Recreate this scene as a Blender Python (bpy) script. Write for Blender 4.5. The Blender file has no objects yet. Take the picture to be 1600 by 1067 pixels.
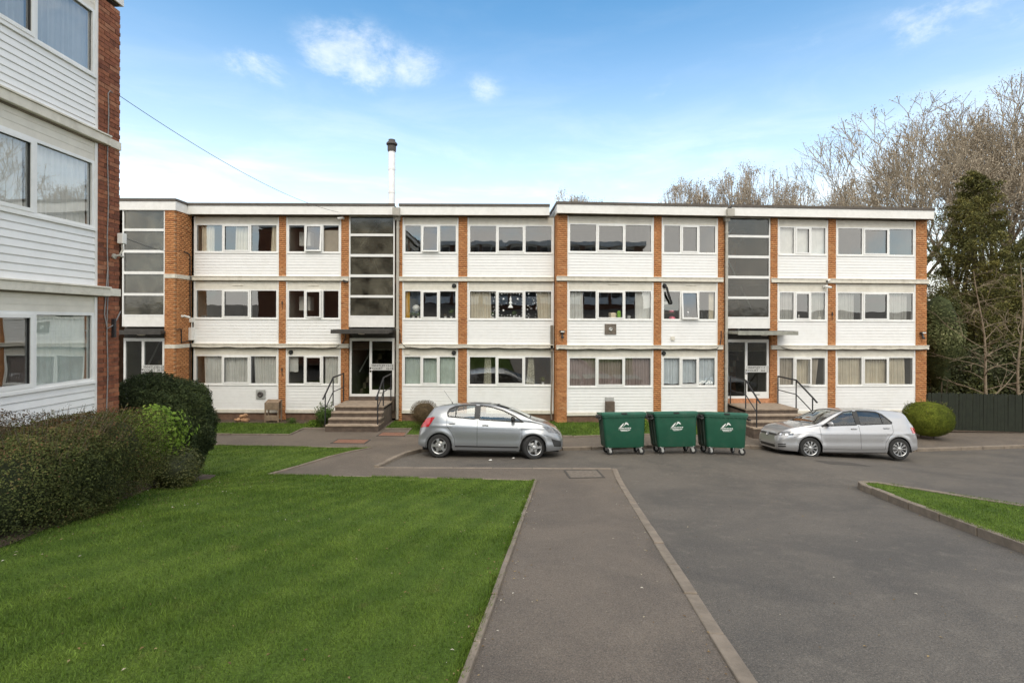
import bpy, bmesh, math, random
import numpy as np
from mathutils import Vector, Matrix, geometry
from mathutils.bvhtree import BVHTree

random.seed(7)
rng = np.random.default_rng(7)
R = math.radians
scene = bpy.context.scene
COL = scene.collection

# ------------------------------------------------------------------ camera
cam_d = bpy.data.cameras.new('camera')
cam_d.sensor_width = 36.0
cam_d.lens = 17.78
cam_d.shift_y = -0.0191
cam_d.clip_start = 0.05
cam_d.clip_end = 2500
cam = bpy.data.objects.new('camera', cam_d)
COL.objects.link(cam)
cam.matrix_world = Matrix.Translation((0, 0, 3.62)) @ Matrix.Rotation(R(90), 4, 'X') @ Matrix.Rotation(R(0.2), 4, 'Z')
scene.camera = cam

# ------------------------------------------------------------------ light
SUN_EL, SUN_AZ = R(48), R(178)        # azimuth: direction TO the sun, from +Y clockwise (behind the camera, left)
sx, sy, sz = math.sin(SUN_AZ) * math.cos(SUN_EL), math.cos(SUN_AZ) * math.cos(SUN_EL), math.sin(SUN_EL)
sun_d = bpy.data.lights.new('sun', 'SUN')
sun_d.energy = 1.15
sun_d.angle = R(35)
sun_d.color = (1.0, 0.88, 0.72)
sun = bpy.data.objects.new('sun', sun_d)
COL.objects.link(sun)
sun.rotation_euler = Vector((sx, sy, sz)).to_track_quat('Z', 'Y').to_euler()
sun.location = (-8, -12, 30)

world = bpy.data.worlds.new('World')
scene.world = world
world.use_nodes = True
nt = world.node_tree
nt.nodes.clear()


def N(nt, kind, ins=None, **attrs):
    n = nt.nodes.new(kind)
    for k, v in attrs.items():
        setattr(n, k, v)
    for k, v in (ins or {}).items():
        s = n.inputs[k]
        if isinstance(v, bpy.types.NodeSocket):
            nt.links.new(v, s)
        else:
            s.default_value = v
    return n


def math_n(nt, op, a, b=None, c=None, clamp=False):
    ins = {0: a}
    if b is not None:
        ins[1] = b
    if c is not None:
        ins[2] = c
    return N(nt, 'ShaderNodeMath', ins, operation=op, use_clamp=clamp).outputs[0]


def mixc(nt, f, a, b, mode='MIX'):
    n = N(nt, 'ShaderNodeMix', data_type='RGBA', blend_type=mode)
    for idx, v in ((0, f), (6, a), (7, b)):
        if isinstance(v, bpy.types.NodeSocket):
            nt.links.new(v, n.inputs[idx])
        else:
            n.inputs[idx].default_value = v if idx == 0 else (tuple(v) + (1,))[:4]
    return n.outputs[2]


def smooth_range(nt, v, a, b, lo=0.0, hi=1.0):
    n = N(nt, 'ShaderNodeMapRange', {'Value': v, 'From Min': a, 'From Max': b, 'To Min': lo, 'To Max': hi}, interpolation_type='SMOOTHSTEP')
    return n.outputs[0]


tc = N(nt, 'ShaderNodeTexCoord')
sky = N(nt, 'ShaderNodeTexSky', sky_type='NISHITA', sun_disc=False, sun_elevation=SUN_EL, sun_rotation=SUN_AZ)
sky.altitude = 100
sky.air_density = 1.0
sky.dust_density = 0.6
sky.ozone_density = 1.6
sep = N(nt, 'ShaderNodeSeparateXYZ', {0: tc.outputs['Generated']})
el = sep.outputs[2]
# thin high cloud: denser towards the horizon, streaky
mp = N(nt, 'ShaderNodeMapping', {0: tc.outputs['Generated'], 3: (1.6, 1.6, 6.5)})
n1 = N(nt, 'ShaderNodeTexNoise', {'Vector': mp.outputs[0], 'Scale': 2.3, 'Detail': 8.0, 'Roughness': 0.62, 'Distortion': 0.4})
streak = smooth_range(nt, n1.outputs[0], 0.40, 0.74)
low = smooth_range(nt, el, 0.46, 0.06)
veil = math_n(nt, 'MULTIPLY', streak, math_n(nt, 'MULTIPLY_ADD', low, 0.60, 0.06))
haze_l = math_n(nt, 'MULTIPLY', math_n(nt, 'POWER', math_n(nt, 'MULTIPLY_ADD', el, -1 / 0.58, 1.0, clamp=True), 1.7), 0.92)
# a few small puffs
mp2 = N(nt, 'ShaderNodeMapping', {0: tc.outputs['Generated'], 3: (1, 1, 1.9)})
n2 = N(nt, 'ShaderNodeTexNoise', {'Vector': mp2.outputs[0], 'Scale': 9.0, 'Detail': 10.0, 'Roughness': 0.68, 'Distortion': 0.25})
puffs = None
for px, py, rx, s in ((405, 106, .085, .9), (550, 90, .15, 1.0), (640, 102, .10, .8), (752, 138, .07, .6), (1505, 12, .14, .9), (1265, 48, .07, .45), (1050, 140, .08, .35), (1450, 130, .06, .3)):
    d = Vector(((px - 800) / 790, 1, (503 - py) / 790)).normalized()
    dv = N(nt, 'ShaderNodeVectorMath', {0: tc.outputs['Generated'], 1: d}, operation='SUBTRACT')
    sv = N(nt, 'ShaderNodeVectorMath', {0: dv.outputs[0], 1: (1, 1, 1.9)}, operation='MULTIPLY')
    ln = N(nt, 'ShaderNodeVectorMath', {0: sv.outputs[0]}, operation='LENGTH')
    b = smooth_range(nt, ln.outputs['Value'], rx, 0.0, 0.0, s)
    puffs = b if puffs is None else math_n(nt, 'MAXIMUM', puffs, b)
pf = smooth_range(nt, math_n(nt, 'MULTIPLY_ADD', puffs, 0.34, math_n(nt, 'MULTIPLY_ADD', n2.outputs[0], 1.9, -0.45)), 0.50, 1.25)
pf = math_n(nt, 'MULTIPLY', pf, smooth_range(nt, puffs, 0.0, 0.6))
cl = math_n(nt, 'ADD', math_n(nt, 'MULTIPLY_ADD', veil, 0.45, haze_l), math_n(nt, 'MULTIPLY', pf, 0.34), clamp=True)
skyc = mixc(nt, 1.0, sky.outputs[0], (0.66, 1.16, 1.26), 'MULTIPLY')
# broken cloud fills the sky overhead and behind the viewer (it shows in the upper windows)
mp3 = N(nt, 'ShaderNodeMapping', {0: tc.outputs['Generated'], 3: (1, 1, 1.5)})
n3 = N(nt, 'ShaderNodeTexNoise', {'Vector': mp3.outputs[0], 'Scale': 2.6, 'Detail': 9.0, 'Roughness': 0.58, 'Distortion': 0.3})
back = smooth_range(nt, sep.outputs[1], 0.62, 0.15)
cum = math_n(nt, 'MULTIPLY', smooth_range(nt, n3.outputs[0], 0.33, 0.56), back)
cl = math_n(nt, 'MAXIMUM', cl, cum)
out = mixc(nt, cl, skyc, (9.0, 8.55, 7.9))
bg = N(nt, 'ShaderNodeBackground', {'Color': out, 'Strength': 0.125})
wo = N(nt, 'ShaderNodeOutputWorld', {0: bg.outputs[0]})

scene.view_settings.view_transform = 'Standard'
scene.view_settings.look = 'None'
scene.view_settings.gamma = 1
scene.view_settings.use_curve_mapping = False
scene.view_settings.exposure = 0.70
scene.render.engine = 'CYCLES'
scene.cycles.use_denoising = True
scene.cycles.max_bounces = 8
scene.cycles.transparent_max_bounces = 24
scene.cycles.caustics_reflective = False
scene.cycles.caustics_refractive = False

# ------------------------------------------------------------------ materials
MAT = {}


def new_mat(name):
    m = bpy.data.materials.new(name)
    m.use_nodes = True
    t = m.node_tree
    t.nodes.clear()
    o = N(t, 'ShaderNodeOutputMaterial')
    return m, t, o


def princ(t, o, **kw):
    p = N(t, 'ShaderNodeBsdfPrincipled')
    for k, v in kw.items():
        k = k.replace('_', ' ')
        s = p.inputs[k]
        if isinstance(v, bpy.types.NodeSocket):
            t.links.new(v, s)
        else:
            s.default_value = (tuple(v) + (1,)) if isinstance(v, tuple) and len(v) == 3 and s.type == 'RGBA' else v
    t.links.new(p.outputs[0], o.inputs[0])
    return p


def plain(name, col, rough=0.6, var=0.12, scale=6.0, bump=0.0, bscale=80.0, metallic=0.0, coat=0.0, dirt=None, dirt_amt=0.0, dscale=1.2, spec=0.5):
    """one surface colour with natural tonal variation, optional grime patches and fine relief"""
    m, t, o = new_mat(name)
    tcn = N(t, 'ShaderNodeTexCoord')
    g = N(t, 'ShaderNodeNewGeometry')
    nz = N(t, 'ShaderNodeTexNoise', {'Vector': g.outputs['Position'], 'Scale': scale, 'Detail': 6.0, 'Roughness': 0.6})
    f = smooth_range(t, nz.outputs[0], 0.3, 0.7, 1 - var, 1 + var * 0.6)
    vm = N(t, 'ShaderNodeVectorMath', {0: col, 1: (1, 1, 1)}, operation='MULTIPLY')
    comb = N(t, 'ShaderNodeCombineXYZ', {0: f, 1: f, 2: f})
    t.links.new(comb.outputs[0], vm.inputs[1])
    c = vm.outputs[0]
    if dirt:
        n2 = N(t, 'ShaderNodeTexNoise', {'Vector': g.outputs['Position'], 'Scale': dscale, 'Detail': 8.0, 'Roughness': 0.7, 'Distortion': 0.6})
        c = mixc(t, smooth_range(t, n2.outputs[0], 0.48, 0.72, 0.0, dirt_amt), c, dirt)
    kw = dict(Base_Color=c, Roughness=rough, Metallic=metallic)
    kw['Specular IOR Level'] = spec
    if coat:
        kw['Coat Weight'] = coat
        kw['Coat Roughness'] = 0.04
    if bump:
        nb = N(t, 'ShaderNodeTexNoise', {'Vector': g.outputs['Position'], 'Scale': bscale, 'Detail': 4.0})
        kw['Normal'] = N(t, 'ShaderNodeBump', {'Height': nb.outputs[0], 'Strength': bump, 'Distance': 0.01}).outputs[0]
    princ(t, o, **kw)
    MAT[name] = m
    return m


def tinted(name, stops, rough=0.8, nscale=5.0, nvar=0.25, attr='tint', translucent=0.0, bump=0.0, spec=0.3):
    """colour read per piece (brick, leaf, blade) from the attribute 'tint'"""
    m, t, o = new_mat(name)
    a = N(t, 'ShaderNodeAttribute', attribute_name=attr)
    oi = N(t, 'ShaderNodeObjectInfo')
    fac = a.outputs['Fac'] if attr == 'tint' else oi.outputs['Random']
    cr = N(t, 'ShaderNodeValToRGB', {0: fac})
    els = cr.color_ramp.elements
    while len(els) < len(stops):
        els.new(0.5)
    for e, (p, c) in zip(els, stops):
        e.position = p
        e.color = tuple(c) + (1,)
    g = N(t, 'ShaderNodeNewGeometry')
    nz = N(t, 'ShaderNodeTexNoise', {'Vector': g.outputs['Position'], 'Scale': nscale, 'Detail': 4.0})
    f = smooth_range(t, nz.outputs[0], 0.3, 0.7, 1 - nvar, 1 + nvar)
    comb = N(t, 'ShaderNodeCombineXYZ', {0: f, 1: f, 2: f})
    c = mixc(t, 1.0, cr.outputs[0], comb.outputs[0], 'MULTIPLY')
    kw = dict(Base_Color=c, Roughness=rough)
    kw['Specular IOR Level'] = spec
    if bump:
        nb = N(t, 'ShaderNodeTexNoise', {'Vector': g.outputs['Position'], 'Scale': 120.0, 'Detail': 4.0})
        kw['Normal'] = N(t, 'ShaderNodeBump', {'Height': nb.outputs[0], 'Strength': bump, 'Distance': 0.01}).outputs[0]
    p = princ(t, o, **kw)
    if translucent:
        tr = N(t, 'ShaderNodeBsdfTranslucent', {0: c})
        mx = N(t, 'ShaderNodeMixShader', {0: translucent, 1: p.outputs[0], 2: tr.outputs[0]})
        t.links.new(mx.outputs[0], o.inputs[0])
    MAT[name] = m
    return m


tinted('brick_orange', [(0.0, (0.32, 0.125, 0.050)), (0.35, (0.43, 0.185, 0.072)), (0.7, (0.49, 0.225, 0.090)), (1.0, (0.54, 0.29, 0.14))], bump=0.3, nvar=0.1)
tinted('brick_red', [(0.0, (0.15, 0.055, 0.032)), (0.4, (0.24, 0.085, 0.045)), (0.75, (0.29, 0.11, 0.055)), (1.0, (0.33, 0.15, 0.085))], attr='object', bump=0.4, nvar=0.18, nscale=14)
plain('mortar', (0.43, 0.24, 0.125), 0.9, bump=0.3)
plain('mortar_red', (0.20, 0.13, 0.09), 0.9, bump=0.3)
plain('plinth_brick', (0.17, 0.10, 0.065), 0.9, bump=0.4, var=0.3)
plain('upvc', (0.80, 0.80, 0.78), 0.35, var=0.04, dirt=(0.55, 0.53, 0.47), dirt_amt=0.25)
plain('board_white', (0.82, 0.82, 0.81), 0.45, var=0.03, dirt=(0.66, 0.63, 0.57), dirt_amt=0.22, dscale=0.9)
plain('panel_cream', (0.72, 0.685, 0.60), 0.6, var=0.06, dirt=(0.45, 0.40, 0.31), dirt_amt=0.25)
plain('fascia_white', (0.80, 0.79, 0.76), 0.45, var=0.05, dirt=(0.5, 0.48, 0.42), dirt_amt=0.25)
plain('band_concrete', (0.70, 0.66, 0.57), 0.75, var=0.10, bump=0.2, dirt=(0.40, 0.36, 0.28), dirt_amt=0.45, dscale=2.5)
plain('roof_trim', (0.10, 0.085, 0.07), 0.7, var=0.2)
plain('roof_felt', (0.09, 0.085, 0.08), 0.95, var=0.2)
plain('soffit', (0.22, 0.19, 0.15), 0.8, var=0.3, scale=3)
plain('pipe_grey', (0.42, 0.40, 0.35), 0.5, var=0.1)
plain('canopy_dark', (0.055, 0.05, 0.045), 0.7, var=0.25, bump=0.2)
plain('canopy_pale', (0.30, 0.30, 0.26), 0.7, var=0.2)
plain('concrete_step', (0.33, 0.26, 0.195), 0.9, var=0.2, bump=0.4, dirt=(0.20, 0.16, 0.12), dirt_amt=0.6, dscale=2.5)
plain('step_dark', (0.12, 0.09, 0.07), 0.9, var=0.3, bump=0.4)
plain('black_metal', (0.025, 0.025, 0.028), 0.45, var=0.2)
plain('black_plastic', (0.022, 0.022, 0.022), 0.5, var=0.15)
plain('rubber', (0.022, 0.022, 0.022), 0.8, var=0.2)
plain('chrome', (0.75, 0.75, 0.76), 0.18, var=0.03, metallic=1.0)
plain('alloy', (0.46, 0.465, 0.47), 0.32, var=0.05, metallic=0.75)
plain('galvanised', (0.52, 0.52, 0.50), 0.45, var=0.12, metallic=0.4)
plain('interior_wall', (0.34, 0.31, 0.25), 0.9, var=0.1, scale=1.5)
plain('interior_floor', (0.13, 0.09, 0.06), 0.8, var=0.2)
plain('cabinet', (0.66, 0.64, 0.58), 0.5, var=0.05)
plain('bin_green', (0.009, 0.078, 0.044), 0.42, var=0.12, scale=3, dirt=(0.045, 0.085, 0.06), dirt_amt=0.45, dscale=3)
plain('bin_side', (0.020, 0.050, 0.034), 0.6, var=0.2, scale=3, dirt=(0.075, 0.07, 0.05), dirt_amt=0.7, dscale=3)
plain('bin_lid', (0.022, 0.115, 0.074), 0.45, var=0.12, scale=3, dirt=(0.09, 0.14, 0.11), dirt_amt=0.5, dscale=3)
plain('white_print', (0.78, 0.80, 0.78), 0.5, var=0.03)
plain('dark_print', (0.03, 0.03, 0.03), 0.5, var=0.03)
plain('sign_grey', (0.55, 0.55, 0.53), 0.4, var=0.06)
plain('wood_old', (0.25, 0.18, 0.12), 0.8, var=0.25, bump=0.4)
plain('fence_dark', (0.012, 0.017, 0.008), 0.8, var=0.3, bump=0.4)
plain('bark', (0.185, 0.145, 0.10), 0.9, var=0.35, scale=4, bump=0.4)
plain('twig', (0.36, 0.30, 0.22), 0.9, var=0.25, scale=1.0)
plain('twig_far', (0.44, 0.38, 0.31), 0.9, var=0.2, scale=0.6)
plain('sapling_bark', (0.25, 0.195, 0.135), 0.9, var=0.25)
plain('stone_orange', (0.42, 0.24, 0.13), 0.9, var=0.35, scale=8, bump=0.5)
plain('seat_fabric', (0.045, 0.045, 0.05), 0.9, var=0.2)
plain('dash', (0.05, 0.05, 0.052), 0.7, var=0.1)
plain('red_lens', (0.45, 0.012, 0.02), 0.15, var=0.1, coat=1.0)
plain('lamp_clear', (0.17, 0.175, 0.185), 0.08, var=0.45, scale=22, metallic=0.5, coat=1.0)
plain('brick_plain', (0.52, 0.25, 0.13), 0.85, var=0.25, scale=9)
plain('plate_grey', (0.62, 0.63, 0.62), 0.5, var=0.08)
plain('kerb_concrete', (0.225, 0.185, 0.145), 0.9, var=0.2, scale=5, bump=0.5, dirt=(0.12, 0.098, 0.075), dirt_amt=0.6, dscale=3)
plain('soil', (0.085, 0.058, 0.038), 0.95, var=0.4, scale=9, bump=0.8, bscale=30)
plain('patch_dark', (0.075, 0.066, 0.058), 0.95, var=0.25, scale=20, bump=0.5, bscale=200)
plain('red_infill', (0.23, 0.115, 0.075), 0.9, var=0.25, scale=20, bump=0.5)
plain('cover_grey', (0.165, 0.138, 0.112), 0.9, var=0.3, scale=14, bump=0.6)
plain('cable_black', (0.02, 0.02, 0.02), 0.6)
plain('cable_grey', (0.25, 0.25, 0.25), 0.6)
plain('white_plastic', (0.76, 0.75, 0.71), 0.4, var=0.06)
plain('flue_metal', (0.80, 0.80, 0.79), 0.35, var=0.06, metallic=0.1)
plain('flue_cap', (0.07, 0.06, 0.055), 0.6, var=0.2)
plain('terracotta', (0.35, 0.14, 0.07), 0.8)
plain('cup_green', (0.30, 0.60, 0.06), 0.4)
plain('bowl_beige', (0.55, 0.47, 0.34), 0.5)
plain('pink_item', (0.62, 0.14, 0.20), 0.5)
for nm, c in {'cloth_cream': (0.70, 0.63, 0.50), 'cloth_white': (0.74, 0.73, 0.69), 'cloth_mauve': (0.36, 0.285, 0.27), 'cloth_blue': (0.66, 0.72, 0.76),
              'cloth_taupe': (0.50, 0.44, 0.36), 'cloth_grey': (0.46, 0.45, 0.42), 'cloth_mint': (0.60, 0.68, 0.64), 'cloth_yellow': (0.70, 0.42, 0.05),
              'cloth_pattern': (0.50, 0.48, 0.38)}.items():
    plain(nm, c, 0.9, var=0.1 if nm != 'cloth_pattern' else 0.6, scale=3 if nm != 'cloth_pattern' else 28)

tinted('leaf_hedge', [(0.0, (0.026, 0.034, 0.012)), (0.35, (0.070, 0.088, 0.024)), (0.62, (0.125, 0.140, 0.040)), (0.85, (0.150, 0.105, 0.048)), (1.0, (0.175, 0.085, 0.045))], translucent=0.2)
tinted('leaf_red', [(0.0, (0.075, 0.060, 0.027)), (0.6, (0.143, 0.093, 0.042)), (1.0, (0.225, 0.112, 0.053))], translucent=0.2)
tinted('leaf_bright', [(0.0, (0.13, 0.215, 0.028)), (0.6, (0.22, 0.33, 0.045)), (1.0, (0.33, 0.42, 0.08))], translucent=0.35)
tinted('leaf_yew', [(0.0, (0.030, 0.045, 0.018)), (0.6, (0.060, 0.083, 0.027)), (1.0, (0.112, 0.135, 0.042))], translucent=0.15)
tinted('leaf_round', [(0.0, (0.081, 0.109, 0.014)), (0.6, (0.155, 0.190, 0.021)), (1.0, (0.247, 0.270, 0.032))], translucent=0.25)
tinted('leaf_brown', [(0.0, (0.075, 0.052, 0.028)), (0.6, (0.140, 0.098, 0.052)), (1.0, (0.180, 0.140, 0.070))], translucent=0.15)
tinted('leaf_conifer', [(0.0, (0.067, 0.076, 0.027)), (0.6, (0.144, 0.140, 0.042)), (1.0, (0.261, 0.223, 0.057))], translucent=0.15)
tinted('leaf_laurel', [(0.0, (0.044, 0.051, 0.018)), (0.6, (0.087, 0.099, 0.031)), (1.0, (0.167, 0.158, 0.052))], rough=0.55, translucent=0.15)
tinted('leaf_holly', [(0.0, (0.055, 0.070, 0.025)), (0.6, (0.130, 0.150, 0.055)), (1.0, (0.32, 0.33, 0.16))], translucent=0.2)
tinted('leaf_shrub', [(0.0, (0.050, 0.094, 0.020)), (0.6, (0.094, 0.165, 0.033)), (1.0, (0.165, 0.242, 0.055))], translucent=0.25)
tinted('bud', [(0.0, (0.24, 0.195, 0.135)), (1.0, (0.46, 0.39, 0.30))])
tinted('leaf_litter', [(0.0, (0.10, 0.06, 0.03)), (0.5, (0.22, 0.14, 0.06)), (0.8, (0.30, 0.23, 0.12)), (1.0, (0.6, 0.56, 0.48))])


def glass(name, tint=(0.93, 0.95, 0.94), boost=1.25, rough=0.0, wobble=0.0):
    m, t, o = new_mat(name)
    tr = N(t, 'ShaderNodeBsdfTransparent', {0: tint + (1,)})
    gl = N(t, 'ShaderNodeBsdfGlossy', {'Color': (0.95, 0.97, 0.98, 1), 'Roughness': rough})
    bf = N(t, 'ShaderNodeNewGeometry')                     # same reflectance from both faces of a thin sheet
    ior = math_n(t, 'MULTIPLY_ADD', bf.outputs['Backfacing'], 1 / 1.52 - 1.52, 1.52)
    fr = N(t, 'ShaderNodeFresnel', {'IOR': ior})
    if wobble:
        g = N(t, 'ShaderNodeNewGeometry')
        nz = N(t, 'ShaderNodeTexNoise', {'Vector': g.outputs['Position'], 'Scale': 1.6, 'Detail': 1.0})
        b = N(t, 'ShaderNodeBump', {'Height': nz.outputs[0], 'Strength': wobble, 'Distance': 0.05})
        t.links.new(b.outputs[0], gl.inputs['Normal'])
    f = math_n(t, 'MULTIPLY', fr.outputs[0], boost, clamp=True)
    mx = N(t, 'ShaderNodeMixShader', {0: f, 1: tr.outputs[0], 2: gl.outputs[0]})
    t.links.new(mx.outputs[0], o.inputs[0])
    MAT[name] = m


glass('window_glass', (0.95, 0.96, 0.95), 4.2, wobble=0.035)
glass('car_glass', (0.55, 0.60, 0.62), 2.2)
glass('door_glass', (0.70, 0.72, 0.70), 1.2, wobble=0.05)


def obscured(name='obscured_glass', body=0.5, hi=(0.25, 0.235, 0.18), boost=1.4):
    """textured stairwell glass: mostly dull grey-green with cloudy smears, glossy skin"""
    m, t, o = new_mat(name)
    g = N(t, 'ShaderNodeNewGeometry')
    nz = N(t, 'ShaderNodeTexNoise', {'Vector': g.outputs['Position'], 'Scale': 1.5, 'Detail': 7.0, 'Roughness': 0.60, 'Distortion': 0.25})
    cr = N(t, 'ShaderNodeValToRGB', {0: nz.outputs[0]})
    cr.color_ramp.elements[0].position = 0.32
    cr.color_ramp.elements[0].color = (0.020, 0.021, 0.017, 1)
    cr.color_ramp.elements[1].position = 0.70
    cr.color_ramp.elements[1].color = hi + (1,)
    d = N(t, 'ShaderNodeBsdfDiffuse', {0: cr.outputs[0]})
    tr = N(t, 'ShaderNodeBsdfTransparent', {0: (0.75, 0.77, 0.74, 1)})
    mx0 = N(t, 'ShaderNodeMixShader', {0: body, 1: tr.outputs[0], 2: d.outputs[0]})
    gl = N(t, 'ShaderNodeBsdfGlossy', {'Color': (0.95, 0.95, 0.95, 1), 'Roughness': 0.09})
    nb = N(t, 'ShaderNodeTexNoise', {'Vector': g.outputs['Position'], 'Scale': 3.0, 'Detail': 2.0})
    b = N(t, 'ShaderNodeBump', {'Height': nb.outputs[0], 'Strength': 0.12, 'Distance': 0.03})
    t.links.new(b.outputs[0], gl.inputs['Normal'])
    fr = N(t, 'ShaderNodeFresnel', {'IOR': 1.5})
    f = math_n(t, 'MULTIPLY', fr.outputs[0], boost, clamp=True)
    mx = N(t, 'ShaderNodeMixShader', {0: f, 1: mx0.outputs[0], 2: gl.outputs[0]})
    t.links.new(mx.outputs[0], o.inputs[0])
    MAT[name] = m


obscured()
obscured('stair_glass', 0.14, (0.20, 0.17, 0.12), 1.3)


def paint(name, col):
    m, t, o = new_mat(name)
    g = N(t, 'ShaderNodeNewGeometry')
    nz = N(t, 'ShaderNodeTexNoise', {'Vector': g.outputs['Position'], 'Scale': 900.0, 'Detail': 1.0})
    f = smooth_range(t, nz.outputs[0], 0.3, 0.7, 0.9, 1.08)
    comb = N(t, 'ShaderNodeCombineXYZ', {0: f, 1: f, 2: f})
    c = mixc(t, 1.0, col, comb.outputs[0], 'MULTIPLY')
    nd = N(t, 'ShaderNodeTexNoise', {'Vector': g.outputs['Position'], 'Scale': 3.0, 'Detail': 8.0, 'Roughness': 0.7})
    sp = N(t, 'ShaderNodeSeparateXYZ', {0: g.outputs['Position']})
    c = mixc(t, smooth_range(t, nd.outputs[0], 0.5, 0.8, 0.0, 0.25), c, (0.25, 0.24, 0.22))
    princ(t, o, Base_Color=c, Metallic=0.55, Roughness=0.34, **{'Coat_Weight': 0.9, 'Coat_Roughness': 0.05})
    MAT[name] = m


paint('silver_paint', (0.43, 0.435, 0.45))
paint('grey_paint', (0.29, 0.305, 0.325))


def asphalt(name, base, dark, light, crack=0.0):
    m, t, o = new_mat(name)
    g = N(t, 'ShaderNodeNewGeometry')
    p = g.outputs['Position']
    fine = N(t, 'ShaderNodeTexNoise', {'Vector': p, 'Scale': 75.0, 'Detail': 3.0, 'Roughness': 0.7})
    vor = N(t, 'ShaderNodeTexVoronoi', {'Vector': p, 'Scale': 95.0})
    big = N(t, 'ShaderNodeTexNoise', {'Vector': p, 'Scale': 0.55, 'Detail': 7.0, 'Roughness': 0.62, 'Distortion': 0.8})
    mid = N(t, 'ShaderNodeTexNoise', {'Vector': p, 'Scale': 4.0, 'Detail': 6.0, 'Roughness': 0.65})
    c = mixc(t, smooth_range(t, big.outputs[0], 0.35, 0.68), base, dark)
    c = mixc(t, smooth_range(t, mid.outputs[0], 0.5, 0.75, 0.0, 0.45), c, light)
    f = smooth_range(t, fine.outputs[0], 0.28, 0.72, 0.55, 1.40)
    comb = N(t, 'ShaderNodeCombineXYZ', {0: f, 1: f, 2: f})
    c = mixc(t, 1.0, c, comb.outputs[0], 'MULTIPLY')
    sp = smooth_range(t, N(t, 'ShaderNodeTexNoise', {'Vector': p, 'Scale': 160.0, 'Detail': 0.0}).outputs[0], 0.68, 0.76, 0.0, 0.6)
    c = mixc(t, sp, c, (0.30, 0.27, 0.23))
    hh = math_n(t, 'ADD', fine.outputs[0], math_n(t, 'MULTIPLY', vor.outputs[0], 0.6))
    b = N(t, 'ShaderNodeBump', {'Height': hh, 'Strength': 0.55, 'Distance': 0.006})
    princ(t, o, Base_Color=c, Roughness=0.72, Normal=b.outputs[0], **{'Specular_IOR_Level': 0.55})
    MAT[name] = m


asphalt('road_asphalt', (0.116, 0.100, 0.082), (0.076, 0.067, 0.057), (0.178, 0.155, 0.126))
asphalt('path_asphalt', (0.142, 0.114, 0.088), (0.100, 0.081, 0.064), (0.182, 0.149, 0.115))


def lawn_mat(name, blade=False):
    m, t, o = new_mat(name)
    g = N(t, 'ShaderNodeNewGeometry')
    p = g.outputs['Position']
    mp = N(t, 'ShaderNodeMapping', {0: p, 2: (0, 0, R(17))})
    w = N(t, 'ShaderNodeTexWave', {'Vector': mp.outputs[0], 'Scale': 0.62, 'Distortion': 4.5, 'Detail': 4.0, 'Detail Scale': 0.55}, wave_type='BANDS', bands_direction='X')  # mowing stripes: sheen of the leaning blades painted into the colour
    big = N(t, 'ShaderNodeTexNoise', {'Vector': p, 'Scale': 0.9, 'Detail': 7.0, 'Roughness': 0.68})
    mid = N(t, 'ShaderNodeTexNoise', {'Vector': p, 'Scale': 7.0, 'Detail': 5.0, 'Roughness': 0.7})
    s = math_n(t, 'ADD', math_n(t, 'MULTIPLY', w.outputs['Fac'], 0.10), math_n(t, 'MULTIPLY', big.outputs[0], 0.75))
    c = mixc(t, smooth_range(t, s, 0.25, 0.82), (0.070, 0.122, 0.017), (0.168, 0.240, 0.038))
    c = mixc(t, smooth_range(t, mid.outputs[0], 0.55, 0.8, 0.0, 0.55), c, (0.066, 0.098, 0.022))
    dry = N(t, 'ShaderNodeTexNoise', {'Vector': p, 'Scale': 1.7, 'Detail': 9.0, 'Roughness': 0.75})
    c = mixc(t, smooth_range(t, dry.outputs[0], 0.58, 0.78, 0.0, 0.8), c, (0.205, 0.175, 0.070))
    if blade:
        a = N(t, 'ShaderNodeAttribute', attribute_name='tint')
        f = smooth_range(t, a.outputs['Fac'], 0, 1, 0.65, 1.75)
        comb = N(t, 'ShaderNodeCombineXYZ', {0: f, 1: f, 2: f})
        c = mixc(t, 1.0, c, comb.outputs[0], 'MULTIPLY')
        pr = princ(t, o, Base_Color=c, Roughness=0.6, **{'Specular_IOR_Level': 0.25})
        tr = N(t, 'ShaderNodeBsdfTranslucent', {0: c})
        mx = N(t, 'ShaderNodeMixShader', {0: 0.3, 1: pr.outputs[0], 2: tr.outputs[0]})
        t.links.new(mx.outputs[0], o.inputs[0])
    else:
        fine = N(t, 'ShaderNodeTexNoise', {'Vector': p, 'Scale': 60.0, 'Detail': 4.0, 'Roughness': 0.75})
        f = smooth_range(t, fine.outputs[0], 0.3, 0.72, 0.45, 1.35)
        comb = N(t, 'ShaderNodeCombineXYZ', {0: f, 1: f, 2: f})
        c = mixc(t, 1.0, c, comb.outputs[0], 'MULTIPLY')
        b = N(t, 'ShaderNodeBump', {'Height': fine.outputs[0], 'Strength': 0.8, 'Distance': 0.02})
        princ(t, o, Base_Color=c, Roughness=0.9, Normal=b.outputs[0], **{'Specular_IOR_Level': 0.2})
    MAT[name] = m


lawn_mat('lawn_soil')
lawn_mat('grass_blade', True)

# ------------------------------------------------------------------ mesh helpers


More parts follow.
